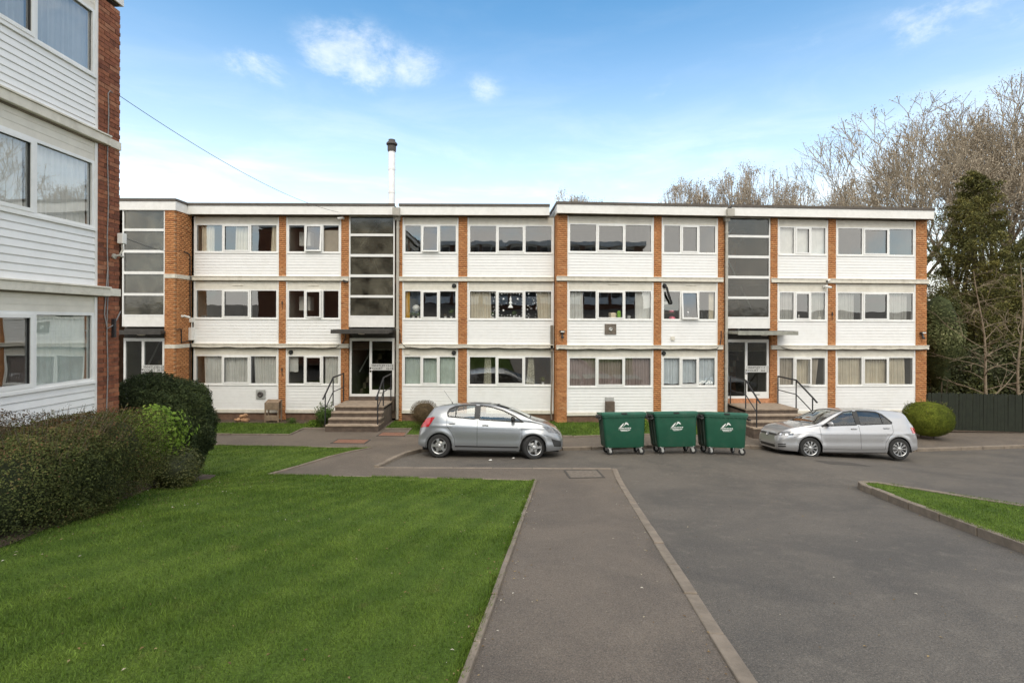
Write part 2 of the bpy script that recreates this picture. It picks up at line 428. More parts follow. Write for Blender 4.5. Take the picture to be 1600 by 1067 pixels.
class MB:
    """collects shapes; build() makes one mesh"""

    def __init__(s):
        s.v, s.f, s.m, s.mats = [], [], [], []

    def mi(s, mat):
        if mat not in s.mats:
            s.mats.append(mat)
        return s.mats.index(mat)

    def add(s, vs, fs, mat):
        b = len(s.v)
        k = s.mi(mat)
        s.v += [tuple(v) for v in vs]
        s.f += [tuple(i + b for i in f) for f in fs]
        s.m += [k] * len(fs)
        return s

    def box(s, x0, x1, y0, y1, z0, z1, mat, M=None):
        vs = [Vector(p) for p in ((x0, y0, z0), (x1, y0, z0), (x1, y1, z0), (x0, y1, z0), (x0, y0, z1), (x1, y0, z1), (x1, y1, z1), (x0, y1, z1))]
        if M is not None:
            vs = [M @ v for v in vs]
        return s.add(vs, ((0, 3, 2, 1), (4, 5, 6, 7), (0, 1, 5, 4), (1, 2, 6, 5), (2, 3, 7, 6), (3, 0, 4, 7)), mat)

    def bbox(s, x0, x1, y0, y1, z0, z1, mat, b=0.01, M=None):
        """box with chamfered edges"""
        bm = bmesh.new()
        bmesh.ops.create_cube(bm, size=1)
        for v in bm.verts:
            v.co = Vector(((x0 + x1) / 2 + v.co.x * (x1 - x0), (y0 + y1) / 2 + v.co.y * (y1 - y0), (z0 + z1) / 2 + v.co.z * (z1 - z0)))
        bmesh.ops.bevel(bm, geom=bm.edges[:], offset=b, segments=2, affect='EDGES', profile=0.5)
        s.bm(bm, mat, M)
        return s

    def bm(s, bm, mat, M=None):
        bm.verts.index_update()
        vs = [(M @ v.co if M is not None else v.co.copy()) for v in bm.verts]
        fs = [[v.index for v in f.verts] for f in bm.faces]
        bm.free()
        return s.add(vs, fs, mat)

    def tube(s, pts, r, mat, n=8, caps=True):
        pts = [Vector(p) for p in pts]
        rs = r if isinstance(r, (list, tuple)) else [r] * len(pts)
        vs, fs = [], []
        up = None
        for i, p in enumerate(pts):
            d = (pts[min(i + 1, len(pts) - 1)] - pts[max(i - 1, 0)]).normalized()
            if up is None:
                up = d.orthogonal().normalized()
            a = (up - d * up.dot(d)).normalized()
            up = a
            b = d.cross(a)
            for k in range(n):
                t = 2 * math.pi * k / n
                vs.append(p + (a * math.cos(t) + b * math.sin(t)) * rs[i])
        for i in range(len(pts) - 1):
            for k in range(n):
                fs.append((i * n + k, i * n + (k + 1) % n, (i + 1) * n + (k + 1) % n, (i + 1) * n + k))
        if caps:
            fs.append(tuple(range(n))[::-1])
            fs.append(tuple((len(pts) - 1) * n + k for k in range(n)))
        return s.add(vs, fs, mat)

    def lathe(s, prof, mat, M=None, n=24, caps=True):
        """profile of (radius, height) about local Z"""
        vs, fs = [], []
        for (r, h) in prof:
            for k in range(n):
                t = 2 * math.pi * k / n
                v = Vector((r * math.cos(t), r * math.sin(t), h))
                vs.append(M @ v if M is not None else v)
        for i in range(len(prof) - 1):
            for k in range(n):
                fs.append((i * n + k, i * n + (k + 1) % n, (i + 1) * n + (k + 1) % n, (i + 1) * n + k))
        if caps and prof[0][0] > 1e-6:
            fs.append(tuple(range(n))[::-1])
        if caps and prof[-1][0] > 1e-6:
            fs.append(tuple((len(prof) - 1) * n + k for k in range(n)))
        return s.add(vs, fs, mat)

    def mesh(s, name, smooth=False, fix=False):
        me = bpy.data.meshes.new(name)
        me.from_pydata(s.v, [], s.f)
        for mt in s.mats:
            me.materials.append(MAT[mt])
        me.polygons.foreach_set('material_index', s.m)
        if fix:
            bm = bmesh.new()
            bm.from_mesh(me)
            bmesh.ops.recalc_face_normals(bm, faces=bm.faces[:])
            bm.to_mesh(me)
            bm.free()
        if smooth:
            me.polygons.foreach_set('use_smooth', [True] * len(me.polygons))
            try:
                me.set_sharp_from_angle(angle=R(40))
            except Exception:
                pass
        me.update()
        return me


WM = {}


def link(name, data, parent=None, M=None):
    """link an object; M is its matrix in WORLD space"""
    o = bpy.data.objects.new(name, data)
    COL.objects.link(o)
    M = M if M is not None else (WM[parent.name].copy() if parent else Matrix())
    WM[o.name] = M
    if parent is not None:
        o.parent = parent
        o.matrix_parent_inverse = Matrix()
        o.matrix_basis = WM[parent.name].inverted() @ M
    else:
        o.matrix_basis = M
    return o


def tag(o, label=None, cat=None, group=None, kind=None):
    if label:
        o['label'] = label
    if cat:
        o['category'] = cat
    if group:
        o['group'] = group
    if kind:
        o['kind'] = kind
    return o


def thing(name, label, cat, loc=(0, 0, 0), rotz=0.0, group=None):
    o = link(name, None, None, Matrix.Translation(loc) @ Matrix.Rotation(rotz, 4, 'Z'))
    o.empty_display_size = 0.2
    return tag(o, label, cat, group)


def T(x, y, z, rz=0.0):
    return Matrix.Translation((x, y, z)) @ Matrix.Rotation(rz, 4, 'Z')


def np_mesh(name, verts, faces, mat, tint=None, smooth=False):
    """verts (n,3), faces (m,k) arrays, optional per-face tint"""
    verts = np.asarray(verts, dtype=np.float32)
    faces = np.asarray(faces, dtype=np.int32)
    me = bpy.data.meshes.new(name)
    m, k = faces.shape
    me.vertices.add(len(verts))
    me.vertices.foreach_set('co', verts.ravel())
    me.loops.add(m * k)
    me.loops.foreach_set('vertex_index', faces.ravel())
    me.polygons.add(m)
    me.polygons.foreach_set('loop_start', np.arange(0, m * k, k, dtype=np.int32))
    me.update(calc_edges=True)
    if tint is not None:
        a = me.attributes.new('tint', 'FLOAT', 'FACE')
        a.data.foreach_set('value', np.asarray(tint, dtype=np.float32))
    me.materials.append(MAT[mat])
    if smooth:
        me.polygons.foreach_set('use_smooth', [True] * m)
    return me


def copy_tree(o, M):
    """copy a thing, its parts and sub-parts; M: new world matrix"""
    c = o.copy()
    COL.objects.link(c)
    c.matrix_basis = M
    WM[c.name] = M

    def rec(src, dst):
        for ch in src.children:
            d = ch.copy()
            COL.objects.link(d)
            d.parent = dst
            d.matrix_parent_inverse = Matrix()
            d.matrix_basis = ch.matrix_basis.copy()
            WM[d.name] = WM[dst.name] @ d.matrix_basis
            rec(ch, d)
    rec(o, c)
    return c


def text_mesh(body, size, align='LEFT'):
    cu = bpy.data.curves.new('lettering', 'FONT')
    cu.body = body
    cu.size = size
    cu.align_x = align
    cu.resolution_u = 2
    cu.extrude = 0.001
    cu.offset = size * .010
    ob = bpy.data.objects.new('lettering', cu)
    COL.objects.link(ob)
    dg = bpy.context.evaluated_depsgraph_get()
    me = bpy.data.meshes.new_from_object(ob.evaluated_get(dg))
    bpy.data.objects.remove(ob)
    bpy.data.curves.remove(cu)
    vs = [v.co.copy() for v in me.vertices]
    fs = [tuple(p.vertices) for p in me.polygons]
    bpy.data.meshes.remove(me)
    return vs, fs


def sstep(a, b, x):
    t = np.clip((x - a) / (b - a), 0, 1)
    return t * t * (3 - 2 * t)


def vnoise(p, seed=0):
    """cheap smooth pseudo noise, p (n,3) -> (n,) about -1..1"""
    r = np.random.default_rng(seed)
    out = np.zeros(len(p))
    for k in range(7):
        d = r.normal(size=3)
        d *= (0.8 + 0.5 * k) / np.linalg.norm(d)
        out += np.sin(p @ d + r.uniform(0, 6.28)) / (1 + 0.35 * k)
    return out / 3.0
# ------------------------------------------------------------------ terrain
_GY = np.array([-200, -60, -24, -20, -10, 0, 3, 6, 9, 11.0, 12.1, 13.3, 14.2, 15.10, 16.5, 19.4, 30, 60, 500.])
_GZ = np.array([5.2, 5.2, 5.2, 4.6, 3.10, 1.68, 1.254, .828, .402, .118, .070, .020, -.093, -.21, -.23, -.28, -.8, -1.6, -4.0])


def gz(x, y):
    """height of the bare ground (road level)"""
    x = np.asarray(x, float)
    y = np.asarray(y, float)
    sh = np.interp(x, [1.5, 5, 7.5, 11, 17, 27], [0, .43, .88, 1.28, 2.0, 2.9]) * sstep(11.5, 13.5, y) * (1 - sstep(18, 26, y))
    z = np.interp(y - sh, _GY, _GZ)
    right = np.clip(x - 5, 0, 6.5) * sstep(11, 14.5, y)
    z = z - .058 * right
    c = np.interp(y, [-5, 6, 9, 11.4], [.075, .075, .045, 0.0])
    z = z + c * np.clip(-x - 1, 0, 6)
    return z


def G(x, y):
    return float(gz(x, y))


def foot_off(x, y):
    """the footpath rises from nearly flush by the drive to a full kerb by the flats"""
    return .045 + .055 * sstep(12.2, 14.6, np.asarray(y, float))


def sheet(name, poly, off, mat, step=0.4, kind='structure', parent=None):
    """a surface bounded by a polygon, draped over the terrain at height off (number or function)"""
    pts = []
    n = len(poly)
    for i in range(n):
        a, b = Vector(poly[i]), Vector(poly[(i + 1) % n])
        k = max(1, int((b - a).length / step))
        for j in range(k):
            pts.append(tuple(a.lerp(b, j / k)))
    nb = len(pts)
    P = np.array(poly)
    xs = np.arange(P[:, 0].min(), P[:, 0].max(), step)
    ys = np.arange(P[:, 1].min(), P[:, 1].max(), step)
    gx, gy = np.meshgrid(xs, ys)
    gx, gy = gx.ravel() + .0137, gy.ravel() + .0171
    ok = inside(gx, gy, pts) & (dist_poly(gx, gy, pts) > step * .3)
    inner = list(zip(gx[ok], gy[ok]))
    allp = [Vector(p) for p in pts + inner]
    r = geometry.delaunay_2d_cdt(allp, [], [list(range(nb))], 1, 1e-5)
    V = np.array([tuple(v) for v in r[0]])
    o_ = off(V[:, 0], V[:, 1]) if callable(off) else off
    Z = gz(V[:, 0], V[:, 1]) + o_
    me = bpy.data.meshes.new(name)
    fs = [f if (V[f[1], 0] - V[f[0], 0]) * (V[f[2], 1] - V[f[0], 1]) - (V[f[1], 1] - V[f[0], 1]) * (V[f[2], 0] - V[f[0], 0]) > 0 else f[::-1] for f in r[2]]
    me.from_pydata([(x, y, z) for (x, y), z in zip(V, Z)], [], fs)
    me.materials.append(MAT[mat])
    me.polygons.foreach_set('use_smooth', [True] * len(me.polygons))
    o = link(name, me, parent)
    if kind:
        o['kind'] = kind
    return o


def inside(x, y, poly):
    res = np.zeros(len(x), bool)
    n = len(poly)
    j = n - 1
    for i in range(n):
        xi, yi = poly[i]
        xj, yj = poly[j]
        c = ((yi > y) != (yj > y)) & (x < (xj - xi) * (y - yi) / ((yj - yi) + 1e-12) + xi)
        res ^= c
        j = i
    return res


def dist_poly(x, y, poly):
    d = np.full(len(x), 1e9)
    n = len(poly)
    for i in range(n):
        ax, ay = poly[i]
        bx, by = poly[(i + 1) % n]
        L2 = (bx - ax) ** 2 + (by - ay) ** 2 + 1e-12
        t = np.clip(((x - ax) * (bx - ax) + (y - ay) * (by - ay)) / L2, 0, 1)
        d = np.minimum(d, np.hypot(x - ax - t * (bx - ax), y - ay - t * (by - ay)))
    return d


def pl(x, y):          # left edge of the near path
    return


PL = lambda y: -.67 + .109 * y
PR = lambda y: 1.15 + .1035 * y
KERB = [(-3.3, 12.15), (-3.24, 12.6), (-3.1, 13.2), (-2.95, 13.9), (-2.7, 14.6), (-2.3, 15.0), (-1.6, 15.1), (1.5, 15.12), (5.0, 15.55), (7.5, 16.0), (11, 16.4), (13.2, 16.6), (17.3, 17.15), (27, 18.0)]

# ground: one sheet of asphalt out to the horizon
xs = np.unique(np.concatenate([np.linspace(-400, -24, 12), np.arange(-24, 28, .5), np.linspace(28, 420, 12)]))
ys = np.unique(np.concatenate([np.linspace(-200, -26, 8), np.arange(-26, 24, .4), np.linspace(24, 600, 16)]))
gx, gy = np.meshgrid(xs, ys)
V = np.stack([gx.ravel(), gy.ravel(), gz(gx.ravel(), gy.ravel())], 1)
nx = len(xs)
ii, jj = np.meshgrid(np.arange(nx - 1), np.arange(len(ys) - 1))
a = (jj * nx + ii).ravel()
F = np.stack([a, a + 1, a + nx + 1, a + nx], 1)
o = link('road', np_mesh('road', V, F, 'road_asphalt', smooth=True))
o['kind'] = 'structure'

foot_poly = [(PL(-3), -3), (PR(-3), -3), (PR(12.1), 12.1)] + KERB[0:] + [(27, 23), (-14.3, 20.5), (-14.3, 15.25), (-8.77, 15.2), (-4.08, 14.67), (-5.5, 11.4), (PL(11), 11.0)]
footpath = sheet('footpath', foot_poly, foot_off, 'path_asphalt')

lawn_poly = [(PL(-3), -3), (PL(11), 11.0), (-5.5, 11.4), (-4.08, 14.67), (-8.77, 15.2), (-14.3, 15.25), (-14.3, 12), (-7.2, 8.97), (-7.0, 8.9), (-7.0, -3)]
LAWN_OFF = .06
lawn = sheet('lawn', lawn_poly, lambda x, y: LAWN_OFF + .045 * sstep(12.2, 14.6, y), 'lawn_soil', step=.3)
strip1 = [(-12.2, 16.7), (-7.3, 16.65), (-7.3, 17.72), (-6.5, 17.72), (-6.5, 18.55), (-12.2, 18.7)]
strip2 = [(-4.45, 17.72), (-3.5, 17.72), (-3.5, 16.6), (2.0, 16.5), (7.2, 17.2), (7.2, 19.2), (-4.45, 19.2)]
g1 = sheet('grass_verge', strip1, .125, 'lawn_soil', step=.3)
g2 = sheet('grass_verge', strip2, .125, 'lawn_soil', step=.3)
bed1 = sheet('flower_bed', [(-12.2, 18.7), (-6.5, 18.55), (-6.5, 19.34), (-12.2, 19.34)], .13, 'soil', step=.3)
hb = [(-7.0, 3.0), (-5.0, 3.0), (-5.15, 5.2), (-5.6, 7.0), (-6.05, 8.4), (-6.25, 9.4), (-6.2, 10.4), (-6.6, 11.3), (-7.8, 11.6), (-8.4, 10.6), (-7.3, 9.2), (-7.0, 8.9)]
bed2 = sheet('hedge_bed', hb, .068, 'soil', step=.25)
ISL = [(6.35, -1), (6.25, 4), (6.3, 6.2), (6.75, 8.6), (7.05, 9.9), (7.13, 10.3), (7.28, 10.62), (7.5, 10.72), (7.7, 10.6), (7.95, 10.0), (8.55, 8.4), (9.4, 6.2), (10.2, 4), (11.5, -1)]
island = sheet('grass_island', ISL, .105, 'lawn_soil', step=.3)
soil_g = sheet('woodland_floor', [(16.1, 19.2), (60, 18.4), (140, 40), (140, 140), (-60, 140), (-60, 40), (12, 31)], .13, 'soil', step=4)


# ------------------------------------------------------------------ kerbs, laid stone by stone
def kerb(name, line, w, off, depth, length=.91, mat='kerb_concrete', gap=.014, side=0.0, jitter=.007):
    root = link(name, None)
    root['kind'] = 'structure'
    pts = [Vector(p) for p in line]
    # resample
    seg = []
    for a, b in zip(pts[:-1], pts[1:]):
        L = (b - a).length
        k = max(1, round(L / length))
        for j in range(k):
            seg.append((a.lerp(b, j / k), a.lerp(b, (j + 1) / k)))
    r = random.Random(hash(name) % 1000 if False else len(seg))
    unit = {}
    for a, b in seg:
        d = b - a
        L = round(d.length, 3)
        if L not in unit:
            m = MB()
            m.bbox(-L / 2 + gap / 2, L / 2 - gap / 2, -w / 2, w / 2, -depth, 0, mat, b=min(.012, w * .2))
            unit[L] = m.mesh('kerb_stone')
        nrm = Vector((-d.y, d.x)).normalized()
        oa = off(np.array([a.x]), np.array([a.y]))[0] if callable(off) else off
        ob_ = off(np.array([b.x]), np.array([b.y]))[0] if callable(off) else off
        A = Vector((a.x + nrm.x * side, a.y + nrm.y * side, G(a.x, a.y) + oa))
        B = Vector((b.x + nrm.x * side, b.y + nrm.y * side, G(b.x, b.y) + ob_))
        D = (B - A).normalized()
        Y = Vector((-D.y, D.x, 0)).normalized()
        Zv = D.cross(Y)
        M = Matrix((D, Y, Zv)).transposed().to_4x4()
        c = (A + B) / 2
        M.translation = (c.x, c.y, c.z + r.uniform(-jitter, jitter))
        link('kerb_stone', unit[L], root, M @ Matrix.Rotation(r.uniform(-.009, .009), 4, 'Z'))
    return root


def ln(f, y0, y1, n):
    return [(f(y0 + (y1 - y0) * i / n), y0 + (y1 - y0) * i / n) for i in range(n + 1)]


kerb('path_edging', ln(PL, -2.5, 11.0, 5), .055, .085, .14, side=0.0)
kerb('drive_kerb', ln(PR, -2.5, 12.1, 6), .125, .062, .17, side=-.06)
kerb('flush_kerb', [(PR(12.1), 12.12), (-3.3, 12.17)], .10, .052, .12, side=0)
kerb('path_edging', [(PL(11), 11.0), (-5.5, 11.4)], .055, lambda x, y: foot_off(x, y) + .03, .12)
kerb('path_edging', [(-5.5, 11.4), (-4.08, 14.67), (-8.77, 15.2), (-13.9, 15.25)], .055, lambda x, y: foot_off(x, y) + .028, .12)
kerb('pavement_kerb', KERB, .125, lambda x, y: np.where(np.asarray(y) < 12.5, .055, .012) + foot_off(x, y), .22, side=-.05)
kerb('verge_edging', [(-12.2, 16.7), (-7.3, 16.65), (-7.3, 17.72), (-6.5, 17.72)], .05, .15, .1)
kerb('verge_edging', [(-4.45, 17.72), (-3.5, 17.72), (-3.5, 16.6), (2.0, 16.5), (7.2, 17.2)], .05, .15, .1)
kerb('island_kerb', ISL, .125, .128, .25, side=-.05, length=.75)

# covers and patches, flush in the surfaces
def slab(name, x, y, w, d, rz, off, mat, frame=None, parent=None, label=None):
    """recessed cover lying in the surface: tray, infill and rim"""
    z = G(x, y)
    dzx = (G(x + .3, y) - G(x - .3, y)) / .6
    dzy = (G(x, y + .3) - G(x, y - .3)) / .6
    m = MB()
    S = Matrix(((1, 0, 0, 0), (0, 1, 0, 0), (dzx, dzy, 1, 0), (0, 0, 0, 1)))
    Mx = S @ Matrix.Rotation(rz, 4, 'Z')
    m.box(-w / 2, w / 2, -d / 2, d / 2, -.03, .004, mat, Mx)
    if frame:
        t = .05
        for b in ((-w / 2 - t, w / 2 + t, -d / 2 - t, -d / 2), (-w / 2 - t, w / 2 + t, d / 2, d / 2 + t), (-w / 2 - t, -w / 2, -d / 2, d / 2), (w / 2, w / 2 + t, -d / 2, d / 2)):
            m.box(*b, -.03, .007, frame, Mx)
    o = link(name, m.mesh(name), None, Matrix.Translation((x, y, z + off)))
    return o


c = slab('manhole_cover', 1.66, 11.62, .72, .62, R(4), .047, 'cover_grey', 'patch_dark')
tag(c, 'square concrete-filled manhole cover at the far end of the tarmac path', 'manhole cover')
c = slab('manhole_cover', -5.0, 15.75, .98, .5, R(-2), .105, 'red_infill', 'patch_dark')
tag(c, 'reddish manhole cover in the pavement corner nearest the grass', 'manhole cover', 'reddish covers before the left steps')
c = slab('manhole_cover', -3.95, 16.85, .85, .55, R(-2), .105, 'red_infill', 'patch_dark')
tag(c, 'reddish manhole cover just before the left entrance steps', 'manhole cover', 'reddish covers before the left steps')
c = sheet('road_patch', [(8.35, 13.25), (9.35, 13.1), (9.25, 13.75), (8.25, 13.85)], .005, 'patch_dark', step=.2, kind=None)
tag(c, 'dark tarmac repair patch in the road before the right-hand car', 'road patch')

# ------------------------------------------------------------------ grass blades
def grass(name, poly, off, n, zones, h=(.012, .034), avoid=None):
    """n blades scattered over the polygon, denser near the camera"""
    P = np.array(poly)
    out = []
    for (y0, y1, dens) in zones:
        lo, hi = max(y0, P[:, 1].min()), min(y1, P[:, 1].max())
        if hi <= lo:
            continue
        x0, x1 = P[:, 0].min(), P[:, 0].max()
        k = int((x1 - x0) * (hi - lo) * dens)
        x = rng.uniform(x0, x1, k)
        y = rng.uniform(lo, hi, k)
        ok = inside(x, y, poly)
        # only what the photograph's view or a step aside can see
        ok &= (np.abs(x) < 1.25 * np.abs(y) + 3.0)
        if avoid is not None:
            ok &= ~inside(x, y, avoid)
        out.append(np.stack([x[ok], y[ok]], 1))
    p = np.concatenate(out)
    x, y = p[:, 0], p[:, 1]
    k = len(x)
    patch = vnoise(np.stack([x * 2.1, y * 2.1, 0 * x], 1), 3)
    keep = rng.uniform(size=k) < np.clip(.86 + .28 * patch, .25, 1)
    x, y, patch = x[keep], y[keep], patch[keep]
    k = len(x)
    z = gz(x, y) + (off(x, y) if callable(off) else off)
    a = rng.uniform(0, 2 * np.pi, k)
    hh = rng.uniform(h[0], h[1], k) * (1 + .35 * patch)
    # mowing lays alternate strips over in opposite directions
    s = np.sin((x * math.cos(R(17)) - y * math.sin(R(17))) * 2 * np.pi / 1.05)
    s = s * np.clip(.55 + .8 * vnoise(np.stack([x * 1.3, y * .8, 0 * x], 1), 12), 0, 1)
    lean = rng.normal(0, .5, (k, 2)) + np.stack([.04 * s * math.sin(R(17)), .04 * s * math.cos(R(17))], 1)
    w = rng.uniform(.0022, .0050, k) * np.clip(y / 6.0, .8, 2.4)
    dx, dy = np.cos(a) * w, np.sin(a) * w
    v0 = np.stack([x - dx, y - dy, z - .004], 1)
    v1 = np.stack([x + dx, y + dy, z - .004], 1)
    v2 = np.stack([x + lean[:, 0] * hh, y + lean[:, 1] * hh, z + hh], 1)
    V = np.stack([v0, v1, v2], 1).reshape(-1, 3)
    F = np.arange(3 * k).reshape(-1, 3)
    o = link(name, np_mesh(name, V, F, 'grass_blade', tint=rng.uniform(size=k)))
    o['kind'] = 'stuff'
    return o


hb_in = hb
grass('grass', lawn_poly, lambda x, y: LAWN_OFF + .045 * sstep(12.2, 14.6, y), 0, [(1.2, 4.5, 6500), (4.5, 7, 4200), (7, 11.6, 2300), (11.6, 15.4, 1100)], avoid=hb_in)
grass('grass', ISL, .105, 0, [(4.5, 8, 2800), (8, 11, 2000)])
grass('grass', strip1, .125, 0, [(16, 19, 900)], h=(.03, .07))
grass('grass', strip2, .125, 0, [(16, 19.4, 900)], h=(.03, .07))


def edge_tufts(name, line, off, n, side, seed):
    """longer untrimmed blades leaning over a lawn's edge"""
    r = np.random.default_rng(seed)
    L = np.array(line)
    d = np.diff(L, axis=0)
    ll = np.hypot(*d.T)
    pick = r.choice(len(d), n, p=ll / ll.sum())
    p = L[pick] + d[pick] * r.uniform(size=(n, 1))
    nn = np.stack([-d[pick][:, 1], d[pick][:, 0]], 1) / ll[pick][:, None] * side
    p = p - nn * np.abs(r.normal(.045, .03, (n, 1)))
    keep = (vnoise(np.stack([p[:, 0] * 3, p[:, 1] * 3, 0 * p[:, 0]], 1), seed) > -.25)
    p, nn = p[keep], nn[keep]
    k = len(p)
    z = gz(p[:, 0], p[:, 1]) + (off(p[:, 0], p[:, 1]) if callable(off) else off)
    h = r.uniform(.02, .055, k)
    w = r.uniform(.003, .006, k)
    a = r.uniform(0, 6.28, k)
    lean = nn * r.uniform(0, .6, (k, 1)) + r.normal(0, .3, (k, 2))
    v0 = np.stack([p[:, 0] - np.cos(a) * w, p[:, 1] - np.sin(a) * w, z - .005], 1)
    v1 = np.stack([p[:, 0] + np.cos(a) * w, p[:, 1] + np.sin(a) * w, z - .005], 1)
    v2 = np.stack([p[:, 0] + lean[:, 0] * h, p[:, 1] + lean[:, 1] * h, z + h], 1)
    V = np.stack([v0, v1, v2], 1).reshape(-1, 3)
    o = link(name, np_mesh(name, V, np.arange(3 * k).reshape(-1, 3), 'grass_blade', tint=r.uniform(size=k)))
    o['kind'] = 'stuff'


LO = lambda x, y: LAWN_OFF + .045 * sstep(12.2, 14.6, y)
edge_tufts('grass_edge', ln(PL, 1.5, 11.0, 5), LO, 6000, -1, 1)
edge_tufts('grass_edge', [(PL(11), 11.0), (-5.5, 11.4)], LO, 4000, 1 if False else -1, 2)
edge_tufts('grass_edge', [(-5.5, 11.4), (-4.08, 14.67), (-8.77, 15.2)], LO, 4000, -1, 3)
edge_tufts('grass_edge', ISL[2:-2], .105, 5000, 1, 4)

# fallen leaves, grit and crumbs of soil lying about
r = np.random.default_rng(5)
spots = []
for line, n, sd in ((ln(PL, 1.5, 11, 5), 260, .10), (ln(PR, 2, 12, 5), 130, .12), (KERB[:9], 110, .10), (ISL[2:9], 120, .12)):
    L_ = np.array(line)
    i = r.integers(0, len(L_) - 1, n)
    spots.append(L_[i] + (L_[i + 1] - L_[i]) * r.uniform(size=(n, 1)) + r.normal(0, sd, (n, 2)))
spots.append(np.stack([r.uniform(-6, .2, 320), r.uniform(2.5, 11, 320)], 1))
spots.append(np.stack([r.uniform(-.2, 6, 150), r.uniform(2.5, 12, 150)], 1))
spots.append(np.stack([r.uniform(-6.2, -4.6, 380), r.uniform(4, 10.6, 380)], 1))
p = np.concatenate(spots)
p = p[(np.abs(p[:, 0]) < 1.2 * p[:, 1] + 2)]
k = len(p)
z = gz(p[:, 0], p[:, 1]) + .075
z = np.where(p[:, 0] > PR(p[:, 1]) + .05, gz(p[:, 0], p[:, 1]) + .006, z)
z = np.where((p[:, 0] < PR(p[:, 1]) + .05) & (p[:, 0] > PL(p[:, 1]) + .03), gz(p[:, 0], p[:, 1]) + .052, z)
s = r.uniform(.006, .018, k)
a = r.uniform(0, 6.28, k)
c_, s_ = np.cos(a) * s, np.sin(a) * s
V = np.stack([np.stack([p[:, 0] - c_, p[:, 1] - s_, z], 1), np.stack([p[:, 0] + s_ * .5, p[:, 1] - c_ * .5, z + s * .4], 1), np.stack([p[:, 0] + c_, p[:, 1] + s_, z + s * .2], 1), np.stack([p[:, 0] - s_ * .5, p[:, 1] + c_ * .5, z + s * .5], 1)], 1).reshape(-1, 3)
o = link('leaf_litter', np_mesh('leaf_litter', V, np.arange(4 * k).reshape(-1, 4), 'leaf_litter', tint=r.uniform(size=k)))
o['kind'] = 'stuff'
# ------------------------------------------------------------------ facade kit
tinted('brick_red_wall', [(0.0, (0.15, 0.055, 0.032)), (0.4, (0.24, 0.085, 0.045)), (0.75, (0.29, 0.11, 0.055)), (1.0, (0.33, 0.15, 0.085))], bump=0.3, nvar=0.15)
FL = [(.24, 1.18, 2.32, 2.60), (2.76, 3.70, 4.83, 5.16), (5.33, 6.23, 7.33, 7.60)]
BANDS = [(2.60, 2.76), (5.16, 5.33)]


class Facade:
    """u runs along the wall, v outwards (towards the viewer), z up from the block's datum"""

    def __init__(s, root, ox, oy, rz, zoff=0.0):
        s.root, s.M, s.z = root, T(ox, oy, zoff, rz), zoff
        s.cache = {}

    def at(s, u, v, z):
        return s.M @ Matrix.Translation((u, -v, z))

    def part(s, name, mb, u=0, v=0, z=0, parent=None, smooth=False, M=None, fix=False):
        me = mb if isinstance(mb, bpy.types.Mesh) else mb.mesh(name, smooth, fix)
        return link(name, me, parent or s.root, s.at(u, v, z) @ (M or Matrix()))


def bx(mb, u0, u1, v0, v1, z0, z1, mat, b=0):
    """box in facade coordinates (v outwards)"""
    if b:
        return mb.bbox(u0, u1, -v1, -v0, z0, z1, mat, b)
    return mb.box(u0, u1, -v1, -v0, z0, z1, mat)


def boxes_np(B):
    """B (n,6): x0,x1,y0,y1,z0,z1 -> verts, faces"""
    n = len(B)
    x0, x1, y0, y1, z0, z1 = B.T
    V = np.stack([np.stack(c, 1) for c in ((x0, y0, z0), (x1, y0, z0), (x1, y1, z0), (x0, y1, z0), (x0, y0, z1), (x1, y0, z1), (x1, y1, z1), (x0, y1, z1))], 1).reshape(-1, 3)
    f = np.array(((0, 3, 2, 1), (4, 5, 6, 7), (0, 1, 5, 4), (1, 2, 6, 5), (2, 3, 7, 6), (3, 0, 4, 7)))
    F = (f[None] + 8 * np.arange(n)[:, None, None]).reshape(-1, 4)
    return V, F


def courses(u0, u1, z0, z1, seed):
    """stretcher bond: list of (ua, ub, za, zb)"""
    r = np.random.default_rng(seed)
    out = []
    k = 0
    z = z0
    while z < z1 - .02:
        u = u0 - (.1125 if k % 2 else 0)
        while u < u1 - .015:
            a, b = max(u, u0), min(u + .215, u1)
            if b - a > .03:
                out.append((a, b, z, min(z + .065, z1)))
            u += .225
        z += .075
        k += 1
    return out, r


def brickwork(F, u0, u1, z0, z1, v=.03, mat='brick_orange', mortar='mortar', depth=.12, parent=None, seed=1, along='u', core=True):
    """a pier or wall face: recessed mortar bed with separate bricks standing proud of it"""
    cs, r = courses(u0, u1, z0, z1, seed)
    B = []
    for a, b, za, zb in cs:
        p = v + r.uniform(-.003, .003)
        B.append((a + r.uniform(0, .002), b - r.uniform(0, .002), -p, -p + depth, za, zb))
    V, Fc = boxes_np(np.array(B))
    tint = np.repeat(np.clip(r.normal(.52, .17, len(cs)), 0, 1), 6)
    o = F.part('brickwork', np_mesh('brickwork', V, Fc, mat, tint), parent=parent)
    o['kind'] = 'stuff'
    if core:
        m = MB()
        bx(m, u0 + .004, u1 - .004, v - .3, v - (.009 if 'red' in mat else .006), z0 - .1, z1, mortar)
        F.part('mortar_bed', m, parent=parent)
    return o


def board_mesh(F, L, h):
    key = ('board', round(L, 3), round(h, 4))
    if key not in F.cache:
        m = MB()
        # shiplap: the lower lip stands forward, a shadow groove above
        prof = [(-.03, 0), (.012, 0), (.014, .006), (.003, h - .012), (-.006, h - .009), (-.006, h), (-.03, h)] if F.z else [(-.03, 0), (.010, 0), (.012, .005), (.004, h - .009), (-.002, h - .006), (-.002, h), (-.03, h)]
        vs = [(x, -v, z) for x in (-L / 2, L / 2) for v, z in prof]
        n = len(prof)
        fs = [(i, (i + 1) % n, n + (i + 1) % n, n + i) for i in range(n)] + [tuple(range(n))[::-1], tuple(range(n, 2 * n))]
        m.add(vs, fs, 'board_white')
        F.cache[key] = m.mesh('board', fix=True)
    return F.cache[key]


